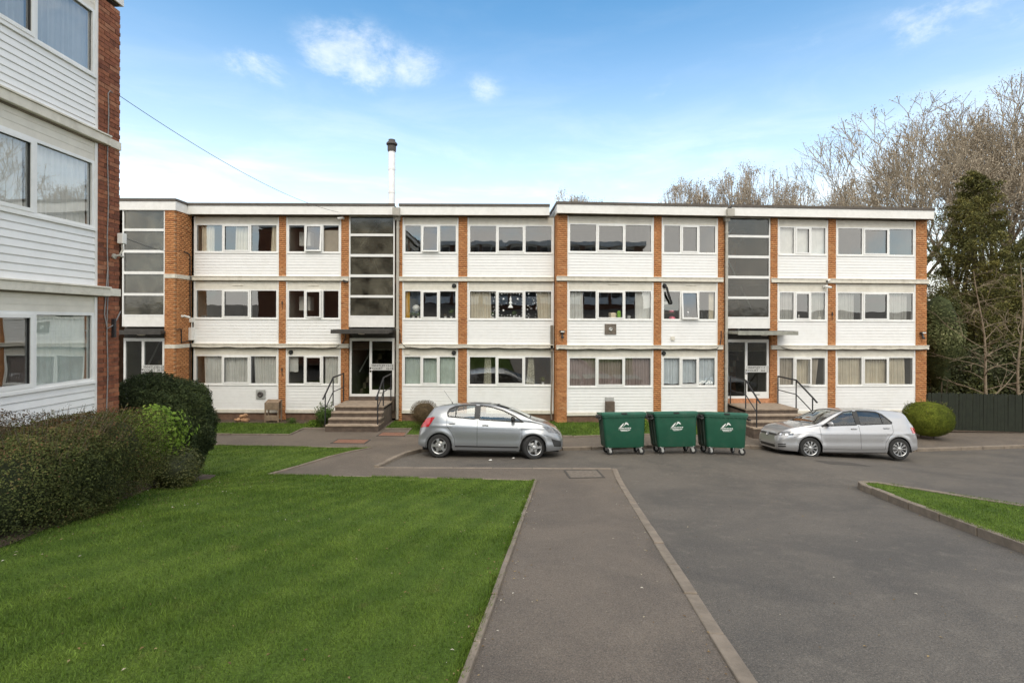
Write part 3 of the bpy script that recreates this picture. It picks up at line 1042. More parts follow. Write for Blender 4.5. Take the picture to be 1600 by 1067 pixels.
def ring(mb, u0, u1, z0, z1, t, v0, v1, mat, tb=None):
    tb = tb or t
    bx(mb, u0, u0 + t, v0, v1, z0, z1, mat)
    bx(mb, u1 - t, u1, v0, v1, z0, z1, mat)
    bx(mb, u0 + t, u1 - t, v0, v1, z1 - t, z1, mat)
    bx(mb, u0 + t, u1 - t, v0, v1, z0, z0 + tb, mat)


def pane_mesh(F, w, h):
    key = ('pane', round(w, 3), round(h, 3))
    if key not in F.cache:
        m = MB()
        m.add([(-w / 2, 0, 0), (w / 2, 0, 0), (w / 2, 0, h), (-w / 2, 0, h)], [(0, 1, 2, 3)], 'window_glass')
        F.cache[key] = m.mesh('pane')
    return F.cache[key]


def window(F, u0, u1, z0, z1, opening=None):
    """white three-light window: fixed, opening casement, fixed. Returns glass extents of the lights"""
    m = MB()
    W = u1 - u0
    third = W / 3
    bx(m, u0, u1, -.09, .006, z0, z0 + .055, 'upvc')
    bx(m, u0 - .01, u1 + .01, -.09, .035, z0 - .03, z0 + .012, 'upvc')          # sill nose
    bx(m, u0, u1, -.09, .004, z1 - .05, z1, 'upvc')
    bx(m, u0, u0 + .05, -.09, .005, z0 + .055, z1 - .05, 'upvc')
    bx(m, u1 - .05, u1, -.09, .005, z0 + .055, z1 - .05, 'upvc')
    for k in (1, 2):
        bx(m, u0 + third * k - .035, u0 + third * k + .035, -.09, .0045, z0 + .055, z1 - .05, 'upvc')
    uc, zc = (u0 + u1) / 2, z0
    # recentre the mesh on the window's own base
    m.v = [(x - uc, y, z - zc) for x, y, z in m.v]
    w = F.part('window', m, uc, 0, zc)
    gl = []
    for k in range(3):
        a = u0 + third * k + (.05 if k == 0 else .035)
        b = u0 + third * (k + 1) - (.05 if k == 2 else .035)
        ga, gb, g0, g1 = a, b, z0 + .055, z1 - .05
        Mx = Matrix()
        if k == 1:
            s = MB()
            hw, hh = (b - a) / 2 + .012, (g1 - g0) + .02
            t = .055
            ring(s, -hw, hw, 0, hh, t, -.05, .022, 'upvc')
            for sg in (-1, 1):                           # glazing gasket
                bx(s, sg * (hw - t) - .004, sg * (hw - t) + .004, -.03, .008, t, hh - t, 'black_plastic')
            bx(s, -hw + t, hw - t, -.03, .008, hh - t - .004, hh - t + .004, 'black_plastic')
            if opening:
                kind, deg = opening
                if kind == 'top':
                    Mx = Matrix.Translation((0, 0, hh)) @ Matrix.Rotation(R(-deg), 4, 'X') @ Matrix.Translation((0, 0, -hh))
                else:
                    e = hw if kind == 'right' else -hw
                    Mx = Matrix.Translation((e, 0, 0)) @ Matrix.Rotation(R(deg if kind == 'right' else -deg), 4, 'Z') @ Matrix.Translation((-e, 0, 0))
            F.part('sash', s, (a + b) / 2, .003, g0 - .01, parent=w, M=Mx)
            p = pane_mesh(F, 2 * (hw - t), hh - 2 * t)
            F.part('pane', p, (a + b) / 2, .003, g0 - .01, parent=w, M=Mx @ Matrix.Translation((0, .02, t)))
            ga, gb, g0, g1 = a + .045, b - .045, g0 + .045, g1 - .045
        else:
            p = pane_mesh(F, b - a, g1 - g0)
            F.part('pane', p, (a + b) / 2, -.035, g0, parent=w)
            s = MB()
            for e0, e1, f0, f1 in ((a, a + .007, g0, g1), (b - .007, b, g0, g1), (a, b, g1 - .007, g1)):
                bx(s, e0 - (a + b) / 2, e1 - (a + b) / 2, -.034, -.026, f0 - g0, f1 - g0, 'black_plastic')
            F.part('gasket', s, (a + b) / 2, 0, g0, parent=w)
        gl.append((ga, gb, g0, g1))
    return w, gl


def bay(F, u0, u1, opens=(None, None, None), nb=8):
    """one white infill bay, three storeys: boards, window, header, posts"""
    res = []
    for e in (u0, u1 - .055):
        for (b0, b1, w1, h1) in FL:
            F.part('corner_post', bx(MB(), 0, .055, -.08, .012, 0, h1 - b0, 'upvc'), e, 0, b0)
    L = u1 - u0 - .11
    uc = (u0 + u1) / 2
    for k, (b0, b1, w1, h1) in enumerate(FL):
        h = (b1 - .03 - b0) / nb
        me = board_mesh(F, L, h)
        for i in range(nb):
            F.part('board', me, uc, 0, b0 + i * h)
        w, gl = window(F, u0 + .056, u1 - .056, b1, w1, opens[k])
        hd = MB()
        n = 3 if h1 - w1 > .26 else 2
        hp = (h1 - w1) / n
        for i in range(n):
            bx(hd, -L / 2, L / 2, -.05, -.004, i * hp + .003, (i + 1) * hp - .003, 'panel_cream')
        bx(hd, -L / 2, L / 2, -.06, -.010, 0, h1 - w1, 'panel_cream')
        F.part('header_panel', hd, uc, 0, w1)
        res.append(gl)
    return res


def interior(F, spans, depth=3.4, wall='interior_wall'):
    """rooms behind the windows"""
    m = MB()
    lo, hi = min(a for a, b in spans), max(b for a, b in spans)
    for (z0, z1) in ((-.1, .2), (2.55, 2.8), (5.1, 5.36), (7.6, 7.66)):
        bx(m, lo, hi, -depth - .1, -.10, z0, z1, wall if z0 > 7 else 'interior_floor')
    for (z0, z1) in ((2.53, 2.549), (5.08, 5.099)):
        bx(m, lo, hi, -depth - .1, -.10, z0, z1, wall)
    bx(m, lo, hi, -depth - .2, -depth - .1, -.1, 7.66, wall)
    es = sorted({round(a, 3) for a, b in spans} | {round(b, 3) for a, b in spans})
    for e in es:
        bx(m, e - .04, e + .04, -depth - .1, -.11, .2, 7.6, wall)
    F.part('interior', m)


def stair_window(F, u0, u1, panes, z_panel):
    """tall stairwell glazing: stacked wired-glass lights in a white frame over a white panel"""
    m = MB()
    top, bot = panes[0][0] + .05, panes[-1][1] - .06
    uc = (u0 + u1) / 2
    for e in (u0, u1 - .05):
        bx(m, e - uc, e + .05 - uc, -.08, .005, z_panel - bot, top - bot, 'upvc')
    ed = [top] + [z for p in panes for z in p] + [bot]
    for i in range(0, len(ed), 2):
        bx(m, u0 + .05 - uc, u1 - .05 - uc, -.08, .004, ed[i + 1] - bot, ed[i] - bot, 'upvc')
    bx(m, u0 + .05 - uc, u1 - .05 - uc, -.07, -.002, z_panel - bot, -.002, 'fascia_white')
    w = F.part('stair_window', m, uc, 0, bot)
    for (z1, z0) in panes:
        g = MB()
        W = u1 - u0 - .1
        bx(g, -W / 2, W / 2, -.045, -.035, 0, z1 - z0, 'stair_glass' if F is FR else 'obscured_glass')
        F.part('pane', g, uc, 0, z0, parent=w)
    return w


def sign(F, parent, u0, u1, z0, z1, v, rows):
    m = MB()
    bx(m, u0 - (u0 + u1) / 2, u1 - (u0 + u1) / 2, 0, .012, 0, z1 - z0, 'sign_grey')
    s = (z1 - z0) * .47
    W = u1 - u0
    for i, (a, b) in enumerate(rows):
        zz = (z1 - z0) * (.55 - .44 * i)
        for txt, ux in ((a, -.43), (b, .16)):
            vs, fs = text_mesh(txt, s)
            m.add([(x + ux * W, -.0135 - z * .3, y + zz) for x, y, z in vs], fs, 'dark_print')
    return F.part('name_sign', m, (u0 + u1) / 2, v, z0, parent=parent)


def entrance(F, u0, u1, zd0, zd1, rows, sign_text=True):
    """glazed double door under a dark transom"""
    m = MB()
    uc = (u0 + u1) / 2
    U = lambda u: u - uc
    mid = u0 + (u1 - u0) * .47
    for a, b in ((u0, u0 + .075), (mid - .045, mid + .045), (u1 - .085, u1)):
        bx(m, U(a), U(b), -.10, -.02, 0, zd1 - zd0, 'upvc')
    bx(m, U(u0), U(u1), -.10, -.015, zd1 - zd0, zd1 - zd0 + .07, 'upvc')
    for a, b, z0, z1 in ((u0 + .075, mid - .045, 0, .09), (u0 + .075, mid - .045, zd1 - zd0 - .04, zd1 - zd0), (mid + .045, u1 - .085, 0, .25), (mid + .045, u1 - .085, zd1 - zd0 - .05, zd1 - zd0)):
        bx(m, U(a), U(b), -.09, -.025, z0, z1, 'upvc')
    bx(m, U(u0), U(u1), -.08, -.05, zd1 - zd0 + .07, zd1 - zd0 + .42, 'canopy_dark')   # dark transom board
    d = F.part('entrance_door', m, uc, 0, zd0)
    for a, b, z0, z1 in ((u0 + .075, mid - .045, .09, zd1 - zd0 - .04), (mid + .045, u1 - .085, .25, zd1 - zd0 - .05)):
        g = MB()
        bx(g, U(a), U(b), -.062, -.056, z0, z1, 'door_glass')
        F.part('pane', g, uc, 0, zd0, parent=d)
    h = MB()
    h.tube([(0, 0, 0), (0, -.06, 0), (.1, -.06, .0)], .014, 'chrome', 6)
    h.box(-.03, .03, -.012, 0, -.09, .09, 'chrome')
    F.part('door_handle', h, mid - .0, -.02, zd0 + 1.02, parent=d)
    lp = MB()
    bx(lp, -.11, .11, 0, .012, 0, .05, 'galvanised', .004)
    F.part('letter_plate', lp, (mid + u1) / 2 - .03, -.025, zd0 + .12, parent=d)
    if sign_text:
        sign(F, d, mid + .0, u1 - .02, zd0 + 1.0, zd0 + 1.25, -.02, rows)
    return d


def entrance_steps(F, u0, u1, z_top, z_low, vland=1.32, tread=.28, spread=.0):
    """landing, three treads and the low slab, each its own block"""
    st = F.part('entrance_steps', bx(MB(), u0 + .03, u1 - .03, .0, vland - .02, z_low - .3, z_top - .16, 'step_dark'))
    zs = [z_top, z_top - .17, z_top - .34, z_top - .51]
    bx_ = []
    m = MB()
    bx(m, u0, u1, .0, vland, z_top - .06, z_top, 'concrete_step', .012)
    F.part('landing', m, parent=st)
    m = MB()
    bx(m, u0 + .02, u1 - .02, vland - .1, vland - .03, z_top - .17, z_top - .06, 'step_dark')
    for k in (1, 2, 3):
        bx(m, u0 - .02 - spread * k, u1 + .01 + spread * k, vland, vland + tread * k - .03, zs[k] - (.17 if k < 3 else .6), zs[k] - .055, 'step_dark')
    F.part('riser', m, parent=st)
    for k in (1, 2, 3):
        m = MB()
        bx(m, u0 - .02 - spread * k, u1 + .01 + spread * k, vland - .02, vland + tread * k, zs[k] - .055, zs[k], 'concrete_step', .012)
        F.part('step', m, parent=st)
    return st


def handrail(F, name, u, z_top, z_low, vs, label, du=0.0, spread=0.0):
    """black tubular handrail of one side: level by the door, sloping down the steps"""
    v0, v1, v2, v3 = vs
    M = F.at(u, v0, z_top)
    root = link(name, None, None, M)
    tag(root, label, 'handrail')
    H = 1.03
    drop = z_top - z_low
    # top rail
    m = MB()
    m.tube([(0, 0, H), (0, -(v1 - v0), H - .02), (spread, -(v2 - v0), H - drop - .0), (spread * 1.1, -(v3 - v0), H - drop - .14)], .03, 'black_metal', 8)
    link('top_rail', m.mesh('top_rail', True), root, M)
    m = MB()
    m.tube([(0, 0, H * .5), (0, -(v1 - v0), H * .5 - .02), (spread, -(v2 - v0), H * .5 - drop + .02)], .018, 'black_metal', 8)
    link('mid_rail', m.mesh('mid_rail', True), root, M)
    for vv, uu, zz, top in ((v0, 0, 0, H), (v1, 0, 0, H - .02), (v2, spread, -drop - .05, H - drop)):
        m = MB()
        m.tube([(uu, -(vv - v0), zz), (uu, -(vv - v0), top)], .022, 'black_metal', 8)
        link('post', m.mesh('post', True), root, M)
    return root


def canopy(F, u0, u1, v1, z0, mat, light_u):
    m = MB()
    bx(m, u0, u1, .02, v1, z0, z0 + .10, mat, .008)
    bx(m, u0 - .01, u1 + .01, v1 - .03, v1 + .015, z0 - .03, z0 + .115, mat)
    bx(m, u0 + .05, u1 - .05, .03, v1 - .05, z0 + .10, z0 + .118, 'roof_felt')
    c = F.part('canopy', m)
    l = MB()
    l.lathe([(.0, -.07), (.10, -.06), (.14, -.03), (.15, 0)], 'white_plastic', n=16)
    F.part('canopy_lamp', l, light_u, v1 * .55, z0 - .002, parent=c, smooth=True)
    return c


def bands(F, spans, v=.10):
    for (z0, z1) in BANDS:
        for (a, b) in spans:
            m = MB()
            bx(m, a, b, -.02, v, z0, z1 - .03, 'band_concrete', .008)
            bx(m, a, b, -.02, v + .022, z1 - .03, z1, 'band_concrete', .006)
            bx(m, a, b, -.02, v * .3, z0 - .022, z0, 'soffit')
            F.part('floor_band', m)


def ledge(F, spans):
    for a, b in spans:
        m = MB()
        bx(m, a, b, -.05, .05, .115, .238, 'band_concrete', .008)
        F.part('base_ledge', m)
        m = MB()
        bx(m, a, b, -.2, -.01, -.6, .115, 'plinth_brick')
        F.part('plinth', m)


def fascia(F, u0, u1, ov=.30, z0=7.64, back=8.0, ends=(0, 0), lower_trim=True):
    m = MB()
    bx(m, u0, u1, ov - .03, ov, z0, 7.965, 'fascia_white')
    bx(m, u0 - .012, u1 + .012, ov - .06, ov + .03, 7.967, 8.06, 'roof_trim')
    if ends[0]:
        bx(m, u0, u0 + .03, -back, ov - .03, z0, 7.965, 'fascia_white')
        bx(m, u0 - .03, u0 + .03, -back, ov - .06, 7.967, 8.06, 'roof_trim')
    if ends[1]:
        bx(m, u1 - .03, u1, -back, ov - .03, z0, 7.965, 'fascia_white')
        bx(m, u1 - .03, u1 + .03, -back, ov - .06, 7.967, 8.06, 'roof_trim')
    F.part('fascia', m)
    m = MB()
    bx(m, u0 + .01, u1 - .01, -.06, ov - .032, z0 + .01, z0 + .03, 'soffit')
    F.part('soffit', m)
    m = MB()
    bx(m, u0 + .032, u1 - .032, -back, ov - .065, 7.70, 8.03, 'roof_felt')
    F.part('roof', m)


def downpipe(F, u, z0, z1, v=.08, r=.055):
    m = MB()
    m.tube([(0, -v, z0), (0, -v, z1 - .05)], r, 'pipe_grey', 12)
    for z in np.arange(z0 + .9, z1 - .3, 1.27):
        m.tube([(0, -v, z), (0, -v, z + .07)], r + .012, 'pipe_grey', 12)
    m.box(-.13, .13, -v - .36, -v + .08, z1 - .02, z1 + .26, 'pipe_grey')
    m.box(-.09, .09, -v - .09, -v + .08, z1 - .16, z1 - .02, 'pipe_grey')
    return F.part('downpipe', m, u, 0, 0, smooth=True)


CURT = []


def curtain(F, u0, u1, z0, z1, mat, label, v=-.12, folds=None, taper=(0, 0), amp=.022, group=None, cat='curtain', name='curtain'):
    """hanging cloth with folds; taper moves the lower edge corners sideways"""
    W = u1 - u0
    n = max(16, int(W / .014))
    r = random.Random(int(abs(u0 * 1000 + z0 * 77)))
    folds = folds or max(3, int(W / .11))
    ph = [r.uniform(0, 6.28) for _ in range(4)]
    rows = 7
    vs, fs = [], []
    for j in range(rows):
        t = j / (rows - 1)
        for i in range(n + 1):
            s = i / n
            a = u0 + (u1 - u0) * s
            dl = taper[0] * (1 - t) * (1 - s) + taper[1] * (1 - t) * s
            w = amp * (math.sin(s * folds * 6.283 + ph[0] + .6 * math.sin(3 * s * 6.28 + ph[1]) + .3 * t) + .45 * math.sin(s * folds * 2.3 * 6.283 + ph[2]))
            vs.append((a + dl - (u0 + u1) / 2, w * (1.15 - .35 * t), (z1 - z0) * t + .012 * math.sin(s * 9 + ph[3]) * (1 - t)))
    for j in range(rows - 1):
        for i in range(n):
            k = j * (n + 1) + i
            fs.append((k, k + 1, k + n + 2, k + n + 1))
    m = MB()
    m.add(vs, fs, mat)
    o = link(name, m.mesh('curtain', True), None, F.at((u0 + u1) / 2, v, z0))
    tag(o, label, cat, group)
    return o


def disc_vent(F, u, z, r, mat='black_plastic', name='extractor_vent', v=.0):
    m = MB()
    Mx = Matrix.Rotation(R(90), 4, 'X')
    m.lathe([(r, 0), (r, .03), (r * .85, .05), (r * .8, .035), (r * .55, .03), (r * .5, .055), (r * .2, .06), (0, .06)], mat, Mx, n=20)
    return F.part(name, m, u, v, z, smooth=True)


# ------------------------------------------------------------------ the far block of flats
block = thing('apartment_block', 'long three-storey block of flats across the car park, white boards between orange brick piers', 'building', (0, 19.36, -.2))
FM = Facade(block, 0, 19.36, 0)                     # middle stretch
FR = Facade(block, 1.68, 18.94, R(3.4))             # right stretch, stepped forward and turned
FW = Facade(block, 0, 18.45, 0)                     # stair tower at the left end

A, B_, C, D, E = (-12.18, -8.92), (-8.65, -6.54), (-6.25, -4.50), (-4.20, -2.06), (-1.715, 1.60)
Fb, Gb, Hb, Ib, Jb = (.385, 3.686), (3.983, 6.176), (6.50, 8.246), (8.525, 10.548), (10.858, 14.116)
gl = {}
gl['A'] = bay(FM, *A)
gl['B'] = bay(FM, *B_, opens=(None, ('left', 6), ('top', 5)))
gl['D'] = bay(FM, *D, opens=(None, None, ('top', 5)))
gl['E'] = bay(FM, *E)
gl['F'] = bay(FR, *Fb)
gl['G'] = bay(FR, *Gb, opens=(None, ('top', 6), None))
gl['I'] = bay(FR, *Ib, opens=(('left', 14), None, None))
gl['J'] = bay(FR, *Jb)
interior(FM, [A, B_, D, E])
interior(FR, [Fb, Gb, Ib, Jb])

# brick piers
sd = 11
for F, u0, u1 in ((FM, -8.92, -8.65), (FM, -6.54, -6.25), (FM, -2.06, -1.715), (FR, 3.686, 3.983), (FR, 8.246, 8.525), (FR, 10.548, 10.858)):
    sd += 1
    brickwork(F, u0, u1, -.60, 7.64, seed=sd)
brickwork(FM, -4.42, -4.20, -.60, 7.64, seed=31)
brickwork(FR, 6.176, 6.43, -.60, 7.64, seed=32)
brickwork(FR, 0, .385, -.60, 7.64, seed=33)
brickwork(FR, 14.116, 14.565, -.60, 7.64, seed=34)
# return face of the stepped block, towards the left, and its far end wall
FS = Facade(block, 1.68, 18.94, R(-90 + 3.4))       # u runs back into the depth
brickwork(FS, -.62, -.104, -.60, 7.64, v=.03, seed=35)
er = FR.at(14.565, 0, 0)
FE = Facade(block, er.translation.x, er.translation.y, R(93.4))
brickwork(FE, .104, 8.0, -.4, 7.64, v=.03, seed=36)
# stair tower brick: front strip and the side face towards the right
brickwork(FW, -12.66, -12.30, -.25, 7.66, seed=37)
FT = Facade(block, -12.30, 18.45, R(90))
brickwork(FT, .104, .93, -.25, 7.66, v=.03, seed=38)

# bands, ledges
bands(FM, [(-12.2, -6.24), (-4.42, 1.60)])
bands(FR, [(-.02, 6.36), (8.26, 14.6)])
ledge(FM, [(-12.2, -8.92), (-8.65, -6.54), (-4.2, -2.06), (-1.715, 1.60)])
ledge(FR, [(.385, 3.686), (3.983, 6.176), (8.525, 10.548), (10.858, 14.116)])
for (z0, z1) in BANDS:
    FW.part('floor_band', bx(MB(), -12.66, -12.27, -.02, .05, z0 + .01, z1 - .01, 'band_concrete', .006))
    FT.part('floor_band', bx(MB(), .0, .90, 0, .05, z0 + .01, z1 - .01, 'band_concrete', .006))

# roofs
fascia(FM, -12.27, -4.45, back=8.4)
fascia(FM, -4.27, 1.40, back=8.4)
fascia(FR, -.05, 6.40, back=8.8, ends=(1, 0))
fascia(FR, 6.58, 14.60, back=8.8, ends=(0, 1))
fascia(FW, -16.4, -12.25, ov=.06, back=9, ends=(0, 1))
for F, a, b in ((FM, -4.45, -4.27), (FR, 6.40, 6.58)):
    m = MB()
    bx(m, a, b, -8.4, .24, 7.66, 7.93, 'roof_felt')
    F.part('gutter_outlet', m)
downpipe(FM, -4.36, -.1, 7.62, v=.10)
downpipe(FR, 6.475, -.25, 7.62, v=.10)

# solid rear of the block so that it stands from other sides too
m = MB()
bx(m, -16.3, 1.6, -8.3, -8.0, -.8, 7.66, 'plinth_brick')
bx(m, -16.3, -16.0, -8.0, -.1, -.8, 7.66, 'plinth_brick')
bx(m, -16.0, -12.7, -8, -7.9, -.5, 7.66, 'interior_wall')
FM.part('rear_wall', m)
m = MB()
bx(m, 0, 14.2, -8.3, -8.0, -1.2, 7.66, 'plinth_brick')
FR.part('rear_wall', m)

# stairwells
PAN = [(7.62, 6.97), (6.88, 6.19), (6.09, 5.41), (5.31, 4.62), (4.53, 3.84)]
for F, (a, b), nm in ((FM, C, 'C'), (FR, Hb, 'H'), (FW, (-14.22, -12.66), 'W')):
    stair_window(F, a, b, PAN, 3.40)
    # lobby and stairs behind
    m = MB()
    bx(m, a, b, -2.6, -2.5, -.1, 7.66, 'brick_plain' if nm == 'H' else 'interior_wall')
    for e in (a + .02, b - .06):
        bx(m, e, e + .04, -2.5, -.12, -.1, 7.66, 'interior_wall')
    bx(m, a, b, -2.5, -.02, .2, .62, 'step_dark')
    for zc in (3.2, 5.7):
        bx(m, a, b, -2.5, -1.4, zc - .15, zc, 'interior_floor')
    F.part('stair_lobby', m)
    m = MB()
    for (p, q) in (((a + .15, .8), (b - .5, 2.9)), ((b - .2, 3.3), (a + .5, 5.6)), ((a + .15, 5.8), (b - .4, 7.4))):
        m.tube([(p[0], .9, p[1] + .8), (q[0], 1.1, q[1] + .8)], .03, 'white_plastic', 6)
        for i in range(9):
            t0 = i / 9
            uu, zz = p[0] + (q[0] - p[0]) * t0, p[1] + (q[1] - p[1]) * t0
            m.box(min(uu, uu + (q[0] - p[0]) / 9), max(uu, uu + (q[0] - p[0]) / 9), .95, 1.9, zz - .1, zz + .12, 'concrete_step')
    F.part('stair_flight', m)

entrance(FM, -6.22, -4.50, .75, 2.91, [('WHITLEY', '13-15'), ('COURT', '16-18')])
entrance(FR, 6.53, 8.22, .72, 2.91, [('WHITLEY', '1-3'), ('COURT', '4-6')])
entrance(FW, -14.18, -12.68, .75, 2.91, [('WHITLEY', '25-27'), ('COURT', '28-30')])
canopy(FM, -6.62, -4.52, .86, 3.20, 'canopy_dark', -5.62)
canopy(FR, 6.55, 8.80, .86, 3.20, 'canopy_pale', 7.75)
canopy(FW, -14.25, -12.62, .30, 3.15, 'canopy_dark', -13.4)
entrance_steps(FM, -6.33, -4.56, .60, -.08)
entrance_steps(FR, 6.60, 8.55, .55, -.25, spread=.05)
entrance_steps(FW, -14.2, -12.7, .60, -.08, vland=.6)
m = MB()
bx(m, -6.24, -4.48, -.04, .01, .60, .745, 'step_dark')
FM.part('threshold', m)
m = MB()
bx(m, 6.52, 8.24, -.04, .01, .55, .715, 'brick_plain')
FR.part('threshold', m)
handrail(FM, 'handrail', -6.40, .60, .09, (.12, 1.24, 2.0, 2.22), 'black tubular handrail on the left side of the left entrance steps')
handrail(FM, 'handrail', -4.60, .60, .09, (.12, 1.24, 2.0, 2.22), 'black tubular handrail beside the grey downpipe at the left entrance')
handrail(FR, 'handrail', 6.63, .55, .02, (.12, 1.24, 2.0, 2.22), 'black handrail behind the green bins at the right entrance', spread=-.02)
handrail(FR, 'handrail', 8.50, .55, .02, (.12, 1.24, 2.0, 2.22), 'black handrail between the right entrance and the silver car', spread=.10)

# fittings on the walls
def plate(F, name, u, z, w, h, mat, v=.012, d=.03, centre=None, label=None):
    m = MB()
    bx(m, -w / 2, w / 2, 0, d, -h / 2, h / 2, mat, min(.008, d / 3))
    if centre:
        m.lathe([(centre[0], 0), (centre[0], d + .03), (centre[0] * .7, d + .05), (0, d + .02)], centre[1], Matrix.Rotation(R(90), 4, 'X'), n=16)
    o = F.part(name, m, u, v, z)
    if label:
        o['label'] = label
    return o


plate(FM, 'boiler_flue', -9.60, .82, .36, .36, 'galvanised', centre=(.11, 'flue_cap'), label='square grey flue plate with a dark round outlet')
plate(FR, 'boiler_flue', 2.03, 3.36, .44, .40, 'cover_grey', centre=(.07, 'galvanised'))
plate(FR, 'boiler_flue', 2.00, .70, .34, .20, 'galvanised')
m = MB()
bx(m, -.17, .17, 0, .16, -.24, .24, 'step_dark', .02)
FR.part('flue_guard', m, 2.0, .015, .42)
plate(FR, 'wall_box', 4.42, 3.02, .14, .14, 'panel_cream', d=.06)
for F, u, z in ((FM, -8.46, 2.43), (FM, -2.22, 2.43), (FM, -2.22, 4.99), (FR, 4.08, 2.45), (FR, 4.10, 5.0)):
    disc_vent(F, u, z, .085)
m = MB()
m.tube([(0, -.05, 0), (.03, -.16, -.06), (.12, -.14, -.35), (.24, -.09, -.62), (.25, -.06, -.68)], .042, 'black_plastic', 8)
FR.part('vent_hose', m, 4.10, 0, 5.0, smooth=True)
for F, u, z in ((FM, -10.5, 4.98), (FM, -7.6, 4.98), (FR, 2.15, 5.05), (FR, 5.15, 5.03)):
    plate(F, 'trickle_vent', u, z, .40, .035, 'band_concrete', v=-.004, d=.02)
plate(FM, 'air_vent', -4.0, 2.43, .16, .16, 'panel_cream', v=-.003, d=.02)


def wall_lamp(F, u, z):
    m = MB()
    bx(m, -.09, .09, .0, .12, -.035, .035, 'black_metal', .01)
    bx(m, -.07, .07, .10, .13, -.022, .022, 'white_plastic', .004)
    m.tube([(0, -.03, -.06), (0, -.09, -.2)], .03, 'black_metal', 8)
    m.lathe([(0, 0), (.05, 0), (.055, -.05), (0, -.07)], 'black_metal', Matrix.Translation((0, -.09, -.18)), n=10)
    return F.part('wall_lamp', m, u, .04, z)


wall_lamp(FR, .19, 3.26)
wall_lamp(FR, 14.34, 3.25)


def cctv(F, u, z, side=1, mat='white_plastic', v=.03):
    m = MB()
    m.lathe([(.05, 0), (.05, .03), (.02, .04)], mat, Matrix.Rotation(R(90), 4, 'X'), n=12)
    m.tube([(0, -.03, 0), (.04 * side, -.10, -.01)], .016, mat, 6)
    m.tube([(-.02 * side, -.09, .012), (.16 * side, -.20, -.05)], .043, mat, 10)
    m.tube([(.161 * side, -.2005, -.0505), (.175 * side, -.208, -.055)], .034, 'black_plastic', 10)
    return F.part('security_camera', m, u, v, z, smooth=True)


cctv(FT, .33, 3.79, 1)
cctv(FR, 10.38, 5.02, 1)
cctv(FR, 10.52, 5.26, -1)
cctv(FM, -6.40, 5.15, 1, 'black_plastic')
cctv(FM, -6.46, 7.55, -1, 'white_plastic')
m = MB()
bx(m, -.11, .11, 0, .13, -.24, .24, 'white_plastic', .012)
m.tube([(0, -.06, .24), (0, -.06, .45)], .02, 'white_plastic', 6)
m.box(-.06, .06, -.1, 0, .45, .62, 'white_plastic')
FT.part('junction_box', m, .83, .03, 3.12)


def cable(F, name, pts, r=.012, mat='cable_black', parent=None):
    m = MB()
    m.tube([(u, -v, z) for u, v, z in pts], r, mat, 5)
    return F.part(name, m, parent=parent, smooth=True)


def sagrun(u0, u1, z, v, sag, n=14, seed=0):
    r = random.Random(seed)
    k = max(2, int((u1 - u0) / 1.1))
    pts = []
    for i in range(n + 1):
        t = i / n
        ph = (t * k) % 1
        pts.append((u0 + (u1 - u0) * t, v, z - sag * (1 - (2 * ph - 1) ** 2) + r.uniform(-.006, .006)))
    return pts


cable(FM, 'cable_run', sagrun(-12.2, -6.7, 2.63, .115, .035, 26, 1) + [(-6.45, .06, 2.78), (-6.36, .05, 3.0), (-6.34, .05, 3.32)], .016)
cable(FM, 'cable_run', [(-4.28, .05, 3.2), (-4.26, .06, 2.85), (-4.05, .11, 2.64)] + sagrun(-3.9, 1.6, 2.63, .115, .03, 26, 2), .016)
cable(FR, 'cable_run', sagrun(.05, 6.1, 2.63, .115, .03, 26, 3) + [(6.25, .06, 2.75), (6.30, .05, 3.05), (6.3, .05, 3.3)], .016)
cable(FR, 'cable_run', [(8.5, .06, 2.74), (8.7, .11, 2.66)] + sagrun(8.9, 14.5, 2.62, .115, .03, 26, 4), .014)
cable(FT, 'cable_run', [(.42, .05, 6.2), (.75, .05, 6.14), (.78, .05, 6.05), (.78, .05, 5.0), (.80, .05, 3.75)], .018)
cable(FT, 'cable_run', [(.80, .05, 2.88), (.80, .05, 1.9), (.82, .05, .3)], .022)
cable(FT, 'cable_run', [(.02, .05, 3.3), (.28, .05, 3.32), (.3, .05, 2.8), (.72, .05, 2.86)], .02)
cable(FM, 'cable_run', [(-6.22, .03, 3.34), (-5.7, .05, 3.32), (-5.1, .05, 3.33), (-4.5, .05, 3.32), (-4.28, .06, 3.3)], .018)
for F, u, z, s in ((FM, -8.78, 1.75, 1), (FR, 10.70, 3.95, 1), (FM, -8.78, 4.3, 0)):
    m = MB()
    m.lathe([(0, .1), (.02, .08), (.02, 0), (.03, -.02), (0, -.05)], 'black_plastic', n=8)
    m.tube([(0, 0, -.03), (.01, .01, -.22)], .008, 'cable_black', 5)
    F.part('cable_clip', m, u, .05, z)
m = MB()
bx(m, -.05, .05, 0, .08, -.5, .5, 'soffit')
FM.part('service_duct', m, 1.52, .02, 3.0)
cable(FM, 'cable_run', [(1.53, .06, 2.5), (1.53, .06, 1.4), (1.50, .06, .3), (1.52, .06, -.1)], .03, 'soffit')

